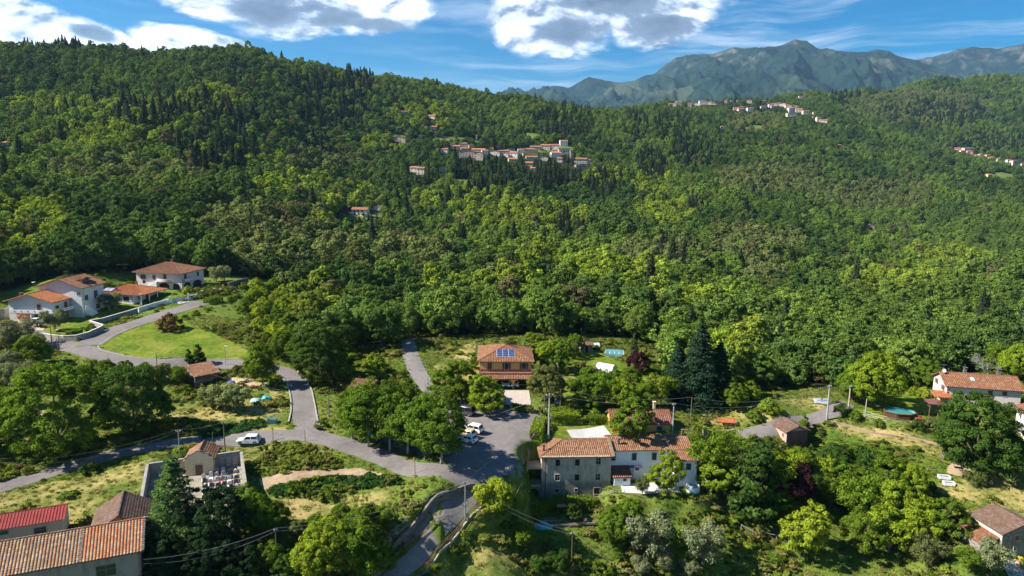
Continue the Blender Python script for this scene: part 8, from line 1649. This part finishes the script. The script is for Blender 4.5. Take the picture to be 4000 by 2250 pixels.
for x, y, w, h, c, lb in [(345,325,42,32,'p','leftmost low house of the ridge-top row'),(388,332,34,46,'b','second house of the ridge-top row, tall and narrow'),(437,306,62,40,'p','third house of the ridge-top row, pink'),(553,291,60,52,'s','dark tall house of the ridge-top row'),(632,282,56,36,'p','low pink house of the ridge-top row'),(705,272,80,44,'w','largest white-walled house of the ridge-top row'),(780,272,44,36,'p','pink house right of the largest in the ridge-top row'),(820,266,38,24,'b','tiny tan house of the ridge-top row'),(887,268,60,34,'s','brown house of the ridge-top row'),(965,260,38,34,'s','narrow dark house right of the brown one on the ridge'),(1033,263,36,30,'w','small white house on the ridge, last but one of the row'),(1112,264,52,28,'c','pale house at the right end of the ridge-top row'),
  (1222,292,56,40,'b','tan house standing alone between ridge-top row and main cluster'),(1075,371,60,32,'s','low stone house in the group below the ridge-top row'),(1137,352,62,26,'b','upper tan house in the group below the ridge-top row'),(1126,386,52,34,'b','lower tan house in the group below the ridge-top row'),(1238,391,76,46,'w','long bright white house below the ridge-top row'),(1385,301,52,40,'p','pink house at the upper left of the ridge village cluster'),(1424,290,46,38,'s','stone house at the top of the ridge village cluster'),(1448,284,26,34,'y','narrow yellow house at the top of the ridge village cluster'),
  (1385,362,70,40,'c','cream house at the lower left of the ridge village cluster'),(1460,343,40,40,'w','white house in the left part of the ridge village cluster'),(1500,322,60,28,'c','cream house in the back row of the cluster'),(1492,352,52,34,'b','tan house in the middle of the cluster, left'),(1552,326,52,38,'p','pink house in the back row of the cluster, centre'),(1600,332,52,38,'w','white house in the back row of the cluster, centre'),(1642,342,50,34,'c','cream house in the middle of the cluster, right'),(1662,362,70,48,'p','large pink house in the cluster, right'),(1732,352,60,36,'s','stone house at the upper right of the cluster'),
  (1690,408,58,62,'w','tall white house at the front of the cluster'),(1702,442,112,42,'c','long cream building at the lowest front of the cluster'),(1780,397,80,46,'b','tan house on the right shoulder of the cluster'),(1860,420,72,44,'b','tan house between the cluster and the church tower'),(2000,502,48,56,'c','cream church body at the right end of the ridge village'),(2056,514,84,38,'p','long pink wing at the right end of the ridge village')]: far_house(2500+x/2.862, 300+y/2.862, w/2.862, h/2.862, c, lb, 'houses of the ridge village')
far_house(2500+1943/2.862, 300+458/2.862, 20/2.862, 66/2.862, 'c', 'slender church tower of the ridge village', None, 'tower', 'church_tower', 'hip', yaw=5)
for x, y, w, h, c, lb in [(910,292,130,56,'b','tan house at the upper left of the right-hand village'),(1022,282,70,42,'c','cream house in the upper row of the right-hand village'),(1205,292,300,52,'p','long-roofed house topping the right-hand village'),(940,332,110,50,'s','stone house in the left row of the right-hand village'),(1030,356,90,60,'p','pink house left of the village church front'),(1098,452,84,92,'w','white house left of the village church front'),(1215,432,140,130,'c','church with pale pediment in the right-hand village'),(1310,472,160,78,'p','red-roofed house below the church'),(1402,492,120,70,'c','cream house below and right of the church'),(1512,452,110,66,'c','cream house up the lane right of the church'),
  (1562,522,150,78,'s','stone house in the middle of the right-hand village'),(1672,492,100,80,'b','tall tan house in the right part of the right-hand village'),(1682,556,70,50,'w','white house at the lower right of the right-hand village'),(1812,542,150,80,'y','yellowish house at the right end of the village row'),(1972,572,130,58,'p','low pink house past the end of the village row'),(2222,582,130,60,'w','white house in the separate group at the right edge'),(2420,642,280,96,'p','long pinkish house in the separate group at the right edge'),(2545,682,60,50,'c','cream house cut by the right edge of the picture'),(506,432,72,60,'y','lone yellow house left of the right-hand village'),(1165,482,44,150,'s','stone bell tower of the right-hand village')]:
    far_house(3600+x/6.44, 540+y/6.44, w/6.44, h/6.44, c, lb, 'houses of the right-hand village' if 'tower' not in lb else None, 'tower' if 'tower' in lb else 'house')
# ------------------------------------------------------------------ air
def haze():
    m_ = bpy.data.materials.new('haze'); m_.use_nodes = True; t = NT(m_.node_tree); v = t.n('ShaderNodeVolumePrincipled', Density=HAZE_D); t.set(v.inputs['Color'], (.40, .68, 1.0, 1)); v.inputs['Anisotropy'].default_value = .25
    t.n('ShaderNodeOutputMaterial', Volume=v); b = MB(); b.box((1500, 6000, 870), (27000, 16200, 2100)); o = b.build('haze', m_, None); o['kind'] = 'stuff'
haze()
build_wood(84)
print('trees', sum(1 for o in TREES if o['category'] == 'tree'))
for o in bpy.data.objects:
    if o.get('label') and (len(o['label'].split()) > 16 or len(o['label'].split()) < 4): print('LONG', o.name, o['label'])
